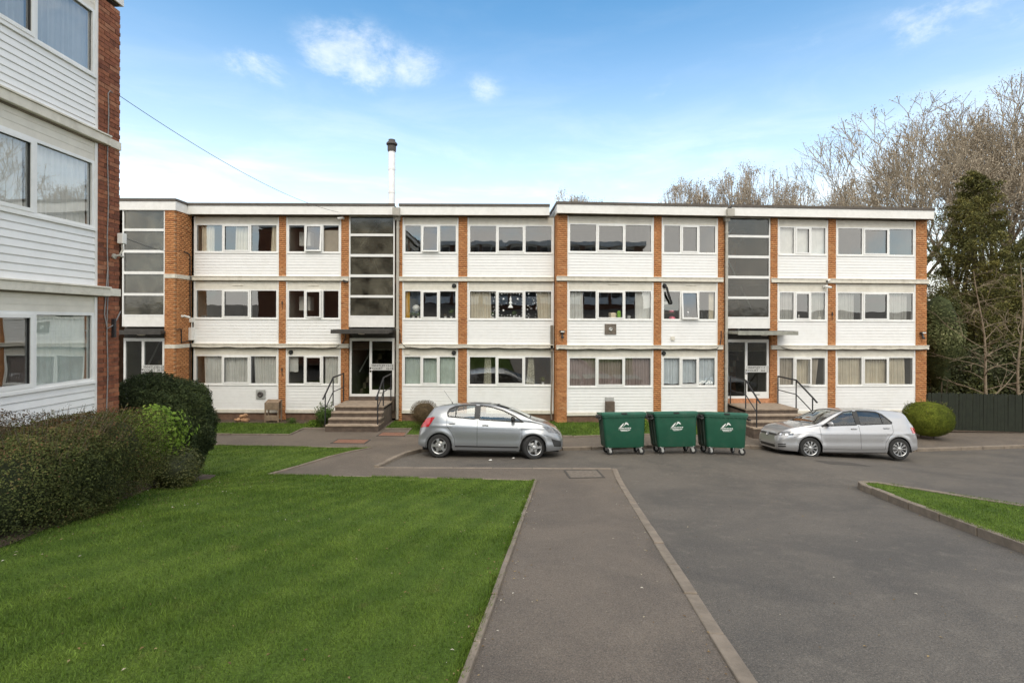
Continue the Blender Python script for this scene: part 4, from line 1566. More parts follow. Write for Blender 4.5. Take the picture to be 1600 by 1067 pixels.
# metal flue standing on the roof behind the left stairwell
m = MB()
Mx = Matrix()
m.lathe([(.138, 0), (.138, 2.62), (.13, 2.64)], 'flue_metal', n=20)
m.lathe([(.165, 2.62), (.165, 2.84), (.14, 2.86)], 'flue_cap', n=20)
m.lathe([(.14, 2.84), (.225, 2.90), (.225, 2.95), (.16, 3.02), (.14, 3.02), (.14, 3.10), (0, 3.12)], 'flue_cap', n=20)
for k in range(8):
    a = k * math.pi / 4
    m.tube([(.165 * math.cos(a), .165 * math.sin(a), 2.66), (.165 * math.cos(a), .165 * math.sin(a), 2.86)], .015, 'flue_cap', 5)
m.lathe([(.148, .9), (.148, .98)], 'flue_metal', n=20)
m.lathe([(.148, 1.85), (.148, 1.93)], 'flue_metal', n=20)
FM.part('roof_flue', m, -4.98, -1.5, 8.0, smooth=True)

# ------------------------------------------------------------------ curtains and things on the sills, far block
FLN = {0: 'ground-floor', 1: 'middle-floor', 2: 'top-floor'}
BAYN = {'A': 'leftmost bay', 'B': 'bay left of the left entrance', 'D': 'bay right of the left entrance', 'E': 'wide bay before the stepped pier',
        'F': 'wide bay above the left bin', 'G': 'bay left of the right entrance', 'I': 'bay right of the right entrance', 'J': 'rightmost bay'}
PN = {0: 'left pane', 1: 'middle pane', 2: 'right pane'}
GRP = 'curtains in the far flats'


def cur(b, k, p, s0, s1, mat, what, **kw):
    F = FM if b in 'ABDE' else FR
    a, c, z0, z1 = gl[b][k][p]
    extra = kw.pop('extra', '')
    W = c - a
    o0 = -.06 if s0 <= 0 else 0
    o1 = .06 if s1 >= 1 else 0
    h0 = kw.pop('h0', 0.0)
    lab = f"{what} in {PN[p]}{extra} of {FLN[k]} window, {BAYN[b]}"
    curtain(F, a + W * s0 + o0, a + W * s1 + o1, z0 + (z1 - z0) * h0 - (.05 if h0 == 0 else 0), z1 + .03, mat, lab, group=GRP, **kw)


cur('A', 2, 0, .12, .62, 'cloth_cream', 'cream curtain')
cur('A', 2, 1, .38, 1, 'cloth_cream', 'cream curtain', taper=(-.03, 0))
cur('A', 2, 2, .78, 1, 'cloth_cream', 'narrow cream curtain', taper=(-.05, 0))
cur('A', 0, 0, .25, 1, 'cloth_white', 'off-white curtain', taper=(.04, 0))
cur('A', 0, 1, 0, .38, 'cloth_white', 'off-white curtain', extra=' left half', taper=(0, .06))
cur('A', 0, 1, .42, 1, 'cloth_white', 'off-white curtain', extra=' right half', taper=(-.03, 0))
cur('A', 0, 2, .08, 1, 'cloth_white', 'off-white curtain', taper=(.05, 0))
cur('B', 0, 2, .05, 1, 'cloth_white', 'worn off-white curtain')
cur('B', 0, 0, 0, .55, 'cloth_white', 'short white blind', h0=.42, amp=.003)
cur('D', 1, 0, 0, .26, 'cloth_yellow', 'yellow curtain')
for p in range(3):
    cur('D', 0, p, 0, 1, 'cloth_mint', 'pale mint vertical blind', folds=9, amp=.010)
cur('E', 1, 0, 0, .80, 'cloth_cream', 'cream curtain', taper=(0, .04))
cur('E', 1, 2, .42, 1, 'cloth_cream', 'cream curtain', taper=(.08, 0))
cur('E', 0, 0, .58, .82, 'cloth_pattern', 'tied patterned curtain', taper=(-.05, .02))
cur('E', 0, 2, .14, .34, 'cloth_pattern', 'tied patterned curtain', taper=(-.10, .05))
cur('F', 1, 0, 0, .52, 'cloth_white', 'pale curtain', taper=(0, .02))
cur('F', 1, 2, .42, 1, 'cloth_white', 'flat pale curtain', amp=.006)
for p in range(3):
    cur('F', 0, p, 0, 1, 'cloth_mauve', 'drawn mauve curtain')
cur('G', 1, 2, .70, 1, 'cloth_cream', 'narrow cream curtain')
for p in range(3):
    cur('G', 0, p, 0, 1, 'cloth_blue', 'bluish white net curtain', h0=.04)
for p in range(3):
    cur('I', 2, p, 0, 1, 'cloth_white', 'pale roller blind', amp=.004, cat='blind', name='blind_or_reflection')
cur('I', 1, 0, 0, 1, 'cloth_grey', 'grey net curtain')
cur('I', 1, 2, 0, 1, 'cloth_grey', 'grey net curtain')
cur('I', 0, 0, 0, 1, 'cloth_taupe', 'taupe curtain', taper=(0, -.08))
cur('I', 0, 1, 0, 1, 'cloth_cream', 'beige curtain')
cur('I', 0, 2, 0, .7, 'cloth_taupe', 'taupe curtain', taper=(0, -.12))
cur('J', 1, 0, 0, .75, 'cloth_grey', 'grey net curtain')
cur('J', 1, 2, .05, .85, 'cloth_grey', 'grey net curtain')
cur('J', 0, 0, 0, 1, 'cloth_cream', 'cream curtain')
cur('J', 0, 1, 0, 1, 'cloth_cream', 'cream curtain')
cur('J', 0, 2, 0, .76, 'cloth_cream', 'cream curtain', taper=(0, .04))
# ------------------------------------------------------------------ the near block on the left
near = thing('apartment_block', 'near block of flats on the left with white boards and red brick corner pier', 'building', (-6.94, 8.45, 1.2))
FN = Facade(near, -6.94, 0, R(90), 1.43)
nb1 = bay(FN, 5.19, 8.45)
nb2 = bay(FN, 1.45, 4.71)
interior(FN, [(5.19, 8.45), (1.45, 4.71)], depth=4)
brickwork(FN, 4.71, 5.19, -.3, 7.6, seed=51, mat='brick_red_wall', mortar='mortar_red')
bands(FN, [(1.3, 8.62)])
for (z0, z1) in BANDS:
    FN.part('floor_band', bx(MB(), 8.622, 8.905, -.02, .055, z0 + .012, z1 - .02, 'band_concrete', .006))
ledge(FN, [(1.45, 4.71), (5.19, 8.45)])
fascia(FN, 1.0, 8.93, ov=.07, z0=7.72, back=8, ends=(0, 1))
m = MB()
bx(m, 1.2, 1.4, -8, -.05, -.6, 7.65, 'plinth_brick')
bx(m, 1.2, 8.8, -8.1, -7.9, -.6, 7.65, 'plinth_brick')
FN.part('rear_wall', m)
# corner pier laid brick by brick
m = MB()
bx(m, 8.454, 8.896, -.3, .021, -.4, 7.6, 'mortar_red')
pier = FN.part('corner_pier', m)
cs, r_ = courses(8.45, 8.90, -.1, 7.6, 5)
bm_cache = {}
for a, b, z0, z1 in cs:
    k = round(b - a, 3)
    if k not in bm_cache:
        mm = MB()
        mm.box(-k / 2 + .0005, k / 2 - .0005, -.0, .10, 0, .065, 'brick_red')
        bm_cache[k] = mm.mesh('brick')
    FN.part('brick', bm_cache[k], (a + b) / 2, .03 + r_.uniform(-.003, .004), z0, parent=pier, M=Matrix.Rotation(r_.uniform(-.004, .004), 4, 'Y'))
FEND = Facade(near, -6.94 - .0, 8.90, R(180), 1.43)
brickwork(FEND, .08, 8.0, -.3, 7.62, v=.0, seed=53, mat='brick_red_wall', mortar='mortar_red')
# cable, box and brackets on the pier
pts = [(8.62 + .012 * math.sin(i * 1.3), .045, 6.06 - i * .3) for i in range(20)]
cable(FN, 'cable_run', [(8.70, .05, 6.10), (8.66, .05, 6.12)] + pts, .008, 'cable_grey')
cable(FN, 'cable_run', [(8.9, .05, 2.35), (8.75, .06, 2.12), (8.6, .06, 2.05), (8.55, .05, 2.3), (8.62, .05, 3.1)], .009, 'cable_grey')
m = MB()
bx(m, -.05, .05, 0, .10, -.09, .09, 'white_plastic', .01)
m.tube([(0, -.05, -.09), (0, -.06, -.2), (-.04, -.05, -.28)], .018, 'pipe_grey', 6)
FN.part('junction_box', m, 8.85, .06, 3.62)
m = MB()
m.tube([(0, -.02, 0), (.02, -.09, .02), (.09, -.10, -.0)], .02, 'pipe_grey', 6)
m.lathe([(.045, 0), (.045, .03), (0, .035)], 'pipe_grey', Matrix.Translation((0, 0, 0)) @ Matrix.Rotation(R(90), 4, 'X'), n=10)
FN.part('cable_bracket', m, 8.76, .03, 3.30)
m = MB()
bx(m, -.02, .02, 0, .06, -.16, .16, 'black_metal', .005)
FN.part('wall_bracket', m, 8.74, .03, 2.06)

G2 = 'curtains in the near flats'
FLW = {0: 'ground-floor', 1: 'middle-floor', 2: 'top-floor'}
for k, mat, what in ((1, 'cloth_white', 'white net curtain'), (2, 'cloth_grey', 'greyish drawn curtain')):
    for p, pn in ((0, 'far-left light'), (1, 'opening light'), (2, 'corner light')):
        a, c, z0, z1 = nb1[k][p]
        curtain(FN, a - .04, c + .03, z0 - .05, z1 + .03, mat, f'{what} in the {pn} of the {FLW[k]} window, near block', group=G2, amp=.02)
a, c, z0, z1 = nb1[0][2]
curtain(FN, a - .03, c + .03, z0 - .05, z1 + .03, 'cloth_mint', 'pale sheer curtain in the corner light of the ground-floor window, near block', group=G2, amp=.012)
a, c, z0, z1 = nb1[0][1]
curtain(FN, a + (c - a) * .50, a + (c - a) * .66, z0 - .05, z1 + .03, 'cloth_taupe', 'narrow beige curtain in the opening light of the ground-floor window, near block', group=G2)

# ------------------------------------------------------------------ flats behind the viewer, mirrored in the upper windows
opp = thing('apartment_block', 'block of flats opposite, seen mirrored in the top-floor windows', 'building', (0, -24.5, 5.2))
FO = Facade(opp, 0, -24.5, R(180), 5.6)
m = MB()
bx(m, -22, 22, -9, -.12, -.8, 7.6, 'brick_red_wall')
FO.part('wall', m)
m = MB()
bx(m, -22.3, 22.3, -9.2, .3, 7.6, 8.06, 'fascia_white')
FO.part('roof', m)
for k, (b0, b1, w1, h1) in enumerate(FL):
    for u in np.arange(-21, 20, 3.6):
        m = MB()
        bx(m, u, u + 3.1, -.1, 0, b0, b1, 'board_white')
        bx(m, u, u + 3.1, -.1, 0, w1, h1, 'panel_cream')
        FO.part('spandrel', m)
        m = MB()
        bx(m, u, u + 3.1, -.11, -.06, b1, w1, 'black_plastic')
        for q in (0, 1.0, 2.05, 3.04):
            bx(m, u + q, u + q + .06, -.06, 0, b1, w1, 'upvc')
        FO.part('window', m)

# ------------------------------------------------------------------ overhead cables
def overhead(name, a, b, sag, r, label):
    pts = []
    a, b = Vector(a), Vector(b)
    for i in range(25):
        t = i / 24
        p = a.lerp(b, t)
        p.z -= sag * 4 * t * (1 - t)
        pts.append(p - a)
    m = MB()
    m.tube(pts, r, 'cable_black', 5)
    o = link(name, m.mesh(name, True), None, Matrix.Translation(a))
    return tag(o, label, 'cable')


overhead('overhead_cable', (-6.88, 8.80, 7.55), (-6.55, 19.04, 7.72), .30, .0055, 'thin black cable crossing the sky from the near brick pier to the far roof edge')
overhead('overhead_cable', (-6.86, 8.86, 5.10), (-12.28, 18.80, 6.22), .12, .007, 'thin black cable from the near pier to the brick stair tower')
# ------------------------------------------------------------------ cars
def pchip(X, Y):
    X, Y = np.array(X, float), np.array(Y, float)
    h = np.diff(X)
    d = np.diff(Y) / h
    m = np.zeros(len(X))
    for i in range(1, len(X) - 1):
        if d[i - 1] * d[i] > 0:
            w1, w2 = 2 * h[i] + h[i - 1], h[i] + 2 * h[i - 1]
            m[i] = (w1 + w2) / (w1 / d[i - 1] + w2 / d[i])
    m[0], m[-1] = d[0], d[-1]

    def f(x):
        x = np.clip(np.asarray(x, float), X[0], X[-1])
        i = np.clip(np.searchsorted(X, x, 'right') - 1, 0, len(X) - 2)
        t = (x - X[i]) / h[i]
        return ((1 + 2 * t) * (1 - t) ** 2 * Y[i] + t * (1 - t) ** 2 * h[i] * m[i] + t * t * (3 - 2 * t) * Y[i + 1] + t * t * (t - 1) * h[i] * m[i + 1])
    return f


def tab(rows):
    return pchip([r[0] for r in rows], [r[1] for r in rows])


class Car:
    def __init__(c, S):
        c.S = S
        c.L = S['L']
        c.T, c.W, c.B = tab(S['top']), tab(S['width']), tab(S['belt'])
        c.YR, c.DZ = tab(S['roof_y']), tab(S['roof_dz'])

    # cross-section functions (x from the nose, z up)
    def side_y(c, x, z, B):
        W = c.W(x)
        r = np.clip((z - .2) / (B - .2), 0, 1)
        y = W - .055 * np.clip((.30 - r) / .30, 0, 1) ** 2 - .030 * r ** 3.5 - .055 * np.clip((r - .62) / .38, 0, 1) ** 1.5
        cz = c.S['crease'](x)
        y = y + .012 * np.exp(-((z - cz) / .035) ** 2) * c.S.get('crease_k', 1.0)
        y = y - .012 * np.exp(-((z - .47) / .10) ** 2)          # scooped flank
        for xw in c.S['axles']:
            d = np.hypot(x - xw, z - c.S['rw'])
            y = y + .020 * np.exp(-((d - c.S['ra'] - .02) / .07) ** 2)
        return y

    def gh_y(c, x, z):
        B, zr = c.B(x), c.T(x) - c.DZ(x)
        g = np.clip((z - B) / np.maximum(zr - B, 1e-3), 0, 1)
        yb = c.side_y(x, B, B) - .004
        yr = c.YR(x)
        return yb + (yr - yb) * g + .022 * np.sin(np.pi * g) * np.clip((zr - B) / .25, 0, 1)

    def shear(c, x, z):
        n = np.where(z > .45, c.S['nose'] * ((z - .45) / .3) ** 2, c.S['chin'] * ((.45 - z) / .25) ** 2)
        x2 = x + n * np.clip(1 - x / .6, 0, 1) ** 2
        t = np.where(z > .55, 0, .05 * ((.55 - z) / .35) ** 2)
        return x2 - t * np.clip(1 - (c.L - x) / .5, 0, 1) ** 2

    def sill(c, x):
        z = np.full_like(x, .20)
        z = np.where(x < .55, .20 + .03 * np.clip((.55 - x) / .5, 0, 1), z)
        z = np.where(x > c.L - .5, .20 + .10 * np.clip((x - c.L + .5) / .5, 0, 1), z)
        for xw in c.S['axles']:
            d = c.S['ra'] ** 2 - (x - xw) ** 2
            z = np.maximum(z, np.where(d > 0, c.S['rw'] + np.sqrt(np.maximum(d, 0)), 0))
        return z

    def build_shell(c):
        xs = set(np.round(np.arange(0, c.L + .001, .028), 4))
        for xw in c.S['axles']:
            for a in np.linspace(-1, 1, 33):
                xs.add(round(xw + c.S['ra'] * math.sin(a * math.pi / 2), 4))
        xs |= {round(v, 4) for v in c.S['cuts']} | {.006, .015, .04, c.L}
        xs = np.array(sorted(x for x in xs if 0 <= x <= c.L))
        keep = [0]
        for i in range(1, len(xs)):
            if xs[i] - xs[keep[-1]] > .004 or i == len(xs) - 1:
                keep.append(i)
        xs = xs[keep]
        n1, n2, n3 = 18, 16, 12
        B, Tt, YR = c.B(xs), c.T(xs), c.YR(xs)
        zr = Tt - c.DZ(xs)
        zs = np.minimum(c.sill(xs), B - .03)
        cols, grp = [], []
        for k in range(n1 + 1):
            z = zs + (B - zs) * k / n1
            cols.append((xs, c.side_y(xs, z, B), z))
            grp.append(1)
        for k in range(1, n2 + 1):
            z = B + (zr - B) * k / n2
            cols.append((xs, c.gh_y(xs, z), z))
            grp.append(2)
        for k in range(1, n3 + 1):
            h = k / n3
            cols.append((xs, YR * (1 - h), zr + (Tt - zr) * (1 - (1 - h) ** 2.2)))
            grp.append(3)
        half = len(cols)
        Pu = np.stack([np.stack(q, 1) for q in cols], 1)         # (nx, half, 3)
        Pm = Pu[:, ::-1][:, 1:].copy()
        Pm[..., 1] *= -1
        P0 = np.concatenate([Pu, Pm], 1)                         # unsheared
        P = P0.copy()
        P[..., 0] = c.shear(P0[..., 0], P0[..., 2])
        nx, m = P.shape[:2]
        V = P.reshape(-1, 3)
        V0 = P0.reshape(-1, 3)
        G_ = np.array(grp + grp[::-1][1:])
        idx = np.arange(nx * m).reshape(nx, m)
        F = np.stack([idx[:-1, :-1], idx[:-1, 1:], idx[1:, 1:], idx[1:, :-1]], -1).reshape(-1, 4)
        fg = np.broadcast_to(np.maximum(G_[:-1], G_[1:])[None], (nx - 1, m - 1)).reshape(-1)
        cen = V0[F].mean(1)
        # normals
        fn = np.cross(V[F[:, 2]] - V[F[:, 0]], V[F[:, 3]] - V[F[:, 1]])
        vn = np.zeros_like(V)
        for k in range(4):
            np.add.at(vn, F[:, k], fn)
        vn /= np.linalg.norm(vn, axis=1)[:, None] + 1e-12
        if vn[idx[nx // 2, half - 1]][2] < 0:
            vn = -vn
            F = F[:, ::-1]
        c.V, c.F, c.fg, c.cen, c.vn, c.idx = V, F, fg, cen, vn, idx
        caps = [tuple(idx[0]), tuple(idx[-1][::-1])]
        c.caps = caps
        c.bvh = BVHTree.FromPolygons([tuple(v) for v in V], [tuple(f) for f in F] + caps)

    def sub(c, mask, name, mat, inset=0.0, caps=()):
        F = c.F[mask]
        used, inv = np.unique(F.ravel(), return_inverse=True)
        V = c.V[used] - c.vn[used] * inset
        vn = c.vn[used]
        nF = len(F)
        faces = [tuple(r) for r in inv.reshape(-1, 4)]
        for cp in caps:
            b = len(V)
            V = np.concatenate([V, c.V[list(cp)]])
            sg = -1.0 if c.V[cp[0]][0] < c.L / 2 else 1.0
            h = len(cp) // 2
            for i in range(h):
                q = [i, i + 1, len(cp) - 2 - i, len(cp) - 1 - i]
                q = list(dict.fromkeys(q))
                faces.append(tuple(b + k for k in (q if sg > 0 else q[::-1])))
            vn = np.concatenate([vn, np.tile([sg, 0, .08], (len(cp), 1))])
        vn = vn / np.linalg.norm(vn, axis=1)[:, None]
        me = bpy.data.meshes.new(name)
        me.from_pydata([tuple(v) for v in V], [], [tuple(int(i) for i in f) for f in faces])
        me.materials.append(MAT[mat])
        me.polygons.foreach_set('use_smooth', [True] * len(faces))
        me.update()
        me.normals_split_custom_set_from_vertices([tuple(v) for v in vn])
        return me

    def near(c, p, off):
        loc, nrm, i, d = c.bvh.find_nearest(Vector(p))
        # outward
        o = Vector(p) - Vector((c.L / 2, 0, .7))
        if nrm.dot(o) < 0:
            nrm = -nrm
        return loc + nrm * off, nrm

    def patch(c, mb, quad, mat, off=.005, nu=8, nv=4, thick=.012):
        """raised piece following the shell between four corner points"""
        q = [Vector(p) for p in quad]
        top, bot = [], []
        for j in range(nv + 1):
            for i in range(nu + 1):
                s, t = i / nu, j / nv
                p = (q[0] * (1 - s) + q[1] * s) * (1 - t) + (q[3] * (1 - s) + q[2] * s) * t
                a, n = c.near(p, off)
                top.append(a)
                bot.append(a - n * thick)
        w = nu + 1
        fs = []
        K = len(top)
        for j in range(nv):
            for i in range(nu):
                k = j * w + i
                fs.append((k, k + 1, k + w + 1, k + w))
        border = [i for i in range(w)] + [j * w + nu for j in range(1, nv + 1)] + [nv * w + i for i in range(nu - 1, -1, -1)] + [j * w for j in range(nv - 1, 0, -1)]
        for a, b in zip(border, border[1:] + border[:1]):
            fs.append((a, b, b + K, a + K))
        mb.add(top + bot, fs, mat)
        return mb

    def strip(c, mb, pts, w, mat, off=.003, gh=True, closed=True, sgn=1):
        """ribbon along a line of (x, z) points on the flank"""
        P = []
        n = len(pts)
        dens = []
        for i in range(n if closed else n - 1):
            a, b = np.array(pts[i]), np.array(pts[(i + 1) % n])
            k = max(2, int(np.hypot(*(b - a)) / .035))
            dens += [a + (b - a) * j / k for j in range(k)]
        if not closed:
            dens.append(np.array(pts[-1]))
        dens = np.array(dens)
        N_ = len(dens)
        if closed:
            t = np.roll(dens, -1, 0) - np.roll(dens, 1, 0)
        else:
            t = np.gradient(dens, axis=0)
        t /= np.linalg.norm(t, axis=1)[:, None] + 1e-9
        nrm = np.stack([-t[:, 1], t[:, 0]], 1)
        vs = []
        for s in (-.5, .5):
            q = dens + nrm * w * s
            x, z = q[:, 0], q[:, 1]
            Bz = c.B(x)
            y = np.where(z > Bz, c.gh_y(x, z), c.side_y(x, z, Bz))
            xx = c.shear(x, z)
            vs += [(xx[i], sgn * (y[i] + off), z[i]) for i in range(N_)]
        m = N_ if closed else N_ - 1
        fs = [(i, (i + 1) % N_, N_ + (i + 1) % N_, N_ + i) for i in range(m)]
        if sgn < 0:
            fs = [f[::-1] for f in fs]
        mb.add(vs, fs, mat)
        return mb


def in_poly(x, z, poly):
    return inside(x, z, poly)


def wheel_mesh_tyre(r, w):
    m = MB()
    Mx = Matrix.Rotation(R(90), 4, 'X')
    ri = r * .66
    m.lathe([(ri, -w / 2 + .01), (r * .80, -w / 2), (r * .93, -w / 2 + .006), (r * .985, -w / 2 + .03), (r, -w / 2 + .05), (r, w / 2 - .05), (r * .985, w / 2 - .03), (r * .93, w / 2 - .006), (r * .80, w / 2), (ri, w / 2 - .01)], 'rubber', Mx, n=40, caps=False)
    return m.mesh('tyre', True)


def wheel_mesh_rim(r, w, spokes, kind):
    """face looks along -Y"""
    m = MB()
    Mx = Matrix.Rotation(R(90), 4, 'X')
    ri = r * .665
    m.lathe([(ri, w / 2 - .008), (ri * .99, w / 2 + .002), (ri * .93, w / 2 - .004), (ri * .90, w / 2 - .03), (ri * .88, -w / 2 + .03), (ri, -w / 2 + .01)], 'alloy', Mx, n=40, caps=False)
    m.lathe([(ri * .89, w / 2 - .085), (0, w / 2 - .08)], 'black_plastic', Mx, n=32)
    m.lathe([(ri * .60, w / 2 - .07), (ri * .55, w / 2 - .062), (0, w / 2 - .06)], 'galvanised', Mx, n=32)
    f = -(w / 2)
    for k in range(spokes):
        a = 2 * math.pi * k / spokes + math.pi / 2
        Rm = Matrix.Rotation(-a, 4, 'Y')
        if kind == 'five':
            w0, w1 = .026, .040
        else:
            w0, w1 = .012, .026
        vs = []
        for (rr, hw, dep) in ((.035, w0 + .004, .008), (ri * .55, w0, .004), (ri * .94, w1, .012)):
            for sy, dd in ((-1, 0), (1, 0)):
                vs.append(Rm @ Vector((rr, f + dep, sy * hw)))
            for sy in (-1, 1):
                vs.append(Rm @ Vector((rr, f + dep + .035, sy * (hw + .006))))
        fs = []
        for s in range(2):
            b = s * 4
            fs += [(b, b + 4, b + 5, b + 1), (b, b + 2, b + 6, b + 4), (b + 1, b + 5, b + 7, b + 3)]
        m.add(vs, fs, 'alloy')
    m.lathe([(.055, w / 2 - .03), (.055, w / 2 - .002), (.045, w / 2 + .006), (0, w / 2 + .007)], 'alloy', Mx, n=20)
    m.lathe([(.026, w / 2 + .007), (.024, w / 2 + .010), (0, w / 2 + .011)], 'galvanised', Mx, n=16)
    return m.mesh('rim', True, fix=True)


def make_car(S, label, loc, rotz, roll, paint_mat):
    c = Car(S)
    c.build_shell()
    M = Matrix.Translation(loc) @ Matrix.Rotation(rotz, 4, 'Z') @ Matrix.Rotation(roll, 4, 'X') @ Matrix.Scale(S.get('scale', 1.0), 4) @ Matrix.Translation((-S['L'] / 2, 0, 0))
    root = link('parked_car', None, None, M)
    tag(root, label, 'car', 'silver hatchbacks parked by the kerb')
    L = c.L
    x, y, z, g = c.cen[:, 0], c.cen[:, 1], c.cen[:, 2], c.fg
    used = np.zeros(len(x), bool)
    P = lambda name, mb, parent=root, smooth=False, M2=None, **k: link(name, mb.mesh(name, smooth, **k) if isinstance(mb, MB) else mb, parent, M @ (M2 or Matrix()))
    parts = {}
    # glass first
    for sgn in (-1, 1):
        for nm, poly in S['side_glass']:
            mk = (g == 2) & (np.sign(y) == sgn) & in_poly(x, z, poly)
            parts.setdefault('glass', []).append((nm, sgn, mk, poly))
            used |= mk
    wx0, wx1, wm = S['windscreen']
    ws = (g == 3) & (x > wx0) & (x < wx1) & (np.abs(y) < c.YR(x) - wm)
    rx0, rx1, rm = S['rear_glass']
    rg = (g == 3) & (x > rx0) & (x < rx1) & (np.abs(y) < c.YR(x) - rm)
    used |= ws | rg
    doors = {}
    for sgn in (-1, 1):
        for nm, (x0, x1, zlo) in S['doors'].items():
            mk = (g <= 2) & (np.sign(y) == sgn) & (x > x0) & (x < x1) & (z > zlo) & (z < c.T(x) - c.DZ(x) - .035) & ~used
            da = np.hypot(x - S['axles'][1], z - S['rw'])
            mk &= da > S['ra'] + .055
            doors[(nm, sgn)] = mk
    for mk in doors.values():
        used |= mk
    bx0, bx1 = S['bonnet']
    bon = (g == 3) & (x > bx0) & (x < bx1) & (np.abs(y) < c.YR(x) * .97) & ~used
    used |= bon
    fb = (x < S['bumper_x']) & (z < S['bumper_z']) & ~used
    rb = (x > L - .34) & (z < .62) & ~used
    hatch = (g >= 2) & (x > S['hatch_x']) & (z > .62) & (np.abs(y) < c.W(x) - .10) & ~used
    used |= fb | rb | hatch
    P('body', c.sub(~used, 'body', paint_mat))
    P('front_bumper', c.sub(fb, 'front_bumper', paint_mat, caps=[c.caps[0]]))
    P('rear_bumper', c.sub(rb, 'rear_bumper', paint_mat, caps=[c.caps[1]]))
    P('bonnet', c.sub(bon, 'bonnet', paint_mat, inset=-.001))
    ha = P('tailgate', c.sub(hatch, 'tailgate', paint_mat))
    dob = {}
    for (nm, sgn), mk in doors.items():
        dob[(nm, sgn)] = P('door', c.sub(mk, 'door', paint_mat))
    for nm, sgn, mk, poly in parts['glass']:
        own = dob.get((nm, sgn), root)
        P('pane', c.sub(mk, 'pane', 'car_glass', inset=.006), own)
        sb = MB()
        c.strip(sb, poly, .036, 'black_plastic', off=.004, sgn=sgn)
        P('window_seal', sb, own)
    P('windscreen', c.sub(ws, 'windscreen', 'car_glass', inset=.005))
    P('rear_window', c.sub(rg, 'rear_window', 'car_glass', inset=.005), ha)
    # screen surrounds
    for (a0, a1, mg, nm) in ((wx0, wx1, wm, 'screen_seal'), (rx0, rx1, rm, 'screen_seal')):
        sb = MB()
        zz = lambda xx, yy: c.near((xx, yy, float(c.T(xx)) - .02), .004)[0]
        loop = []
        for i in range(13):
            xx = a0 + (a1 - a0) * i / 12
            loop.append((xx, -(float(c.YR(xx)) - mg)))
        yy1 = float(c.YR(a1)) - mg
        loop += [(a1, -yy1 + 2 * yy1 * i / 12) for i in range(1, 13)]
        loop += [(a1 + (a0 - a1) * i / 12, float(c.YR(a1 + (a0 - a1) * i / 12)) - mg) for i in range(1, 13)]
        yy0 = float(c.YR(a0)) - mg
        loop += [(a0, yy0 - 2 * yy0 * i / 12) for i in range(1, 12)]
        pts = [zz(*q) for q in loop]
        n = len(pts)
        vs = []
        for i, p in enumerate(pts):
            d = (Vector(pts[(i + 1) % n]) - Vector(pts[i - 1])).normalized()
            nn = c.near(p, 0)[1]
            s = d.cross(nn) * .014
            vs += [Vector(p) + s, Vector(p) - s]
        fs = [(2 * i, 2 * i + 1, (2 * i + 3) % (2 * n), (2 * i + 2) % (2 * n)) for i in range(n)]
        sb.add(vs, fs, 'black_plastic')
        P(nm, sb)
    # panel gaps, pillar trims, handles
    for sgn in (-1, 1):
        sb = MB()
        for ln_ in S['gaps']:
            c.strip(sb, ln_, .009, 'black_plastic', off=.0015, closed=False, sgn=sgn)
        P('panel_gap', sb)
        for poly, w in S['pillar']:
            P('pillar_trim', c.strip(MB(), poly, w, 'black_plastic', off=.006, closed=False, sgn=sgn))
        for nm, (hx, hz) in S['handles'].items():
            yv = float(c.side_y(hx, hz, c.B(hx)))
            hb_ = MB()
            hb_.bbox(hx - .085, hx + .085, sgn * (yv + .022) - .012, sgn * (yv + .022) + .012, hz - .014, hz + .016, paint_mat, .008)
            hb_.box(hx - .08, hx - .06, min(sgn * (yv - .01), sgn * (yv + .02)), max(sgn * (yv - .01), sgn * (yv + .02)), hz - .008, hz + .008, paint_mat)
            hb_.lathe([(.055, -.001), (.05, .002), (0, .003)], 'black_plastic', Matrix.Translation((hx, sgn * (yv + .001), hz - .012)) @ Matrix.Rotation(R(90 if sgn < 0 else -90), 4, 'X') @ Matrix.Scale(.55, 4, (0, 1, 0)), n=16)
            P('door_handle', hb_, dob[(nm, sgn)])
        # mirror
        mx, mz, mc = S['mirror']
        yv = float(c.gh_y(mx, mz))
        mm = MB()
        bmm = bmesh.new()
        bmesh.ops.create_uvsphere(bmm, u_segments=16, v_segments=10, radius=1)
        for v in bmm.verts:
            v.co = Vector((v.co.x * .075 * (1.0 if v.co.x < 0 else .45), v.co.y * .115, v.co.z * (.072 + .018 * v.co.y * sgn)))
        mm.bm(bmm, mc, Matrix.Translation((mx, sgn * (yv + .14), mz + .03)))
        mm.tube([(mx, sgn * (yv - .01), mz - .01), (mx, sgn * (yv + .09), mz - .015)], .024, 'black_plastic', 8)
        P('door_mirror', mm, smooth=True)
        # sill strip and arch lips
        for xw in S['axles']:
            am = MB()
            pts = [(xw + (S['ra'] + .008) * math.cos(a), S['rw'] + (S['ra'] + .008) * math.sin(a)) for a in np.linspace(R(-8), R(188), 30)]
            c.strip(am, pts, .022, paint_mat, off=.004, closed=False, sgn=sgn)
            P('arch_lip', am)
    for nm, mat, quads, off in S['patches']:
        mb = MB()
        for q in quads:
            c.patch(mb, q, mat, off)
        P(nm, mb, smooth=False)
    # underside, wells and cabin
    m = MB()
    a0, a1 = S['axles']
    ra = S['ra'] + .02
    hw = S['hw'] - .05
    m.box(.12, L - .14, -.56, .56, .17, .60, 'black_plastic')
    m.box(a0 + ra, a1 - ra, -hw, hw, .18, .34, 'black_plastic')
    for (q0, q1) in ((.25, a0 - ra), (a1 + ra, L - .18)):
        if q1 > q0:
            m.box(q0, q1, -hw + .12, hw - .12, .22, .5, 'black_plastic')
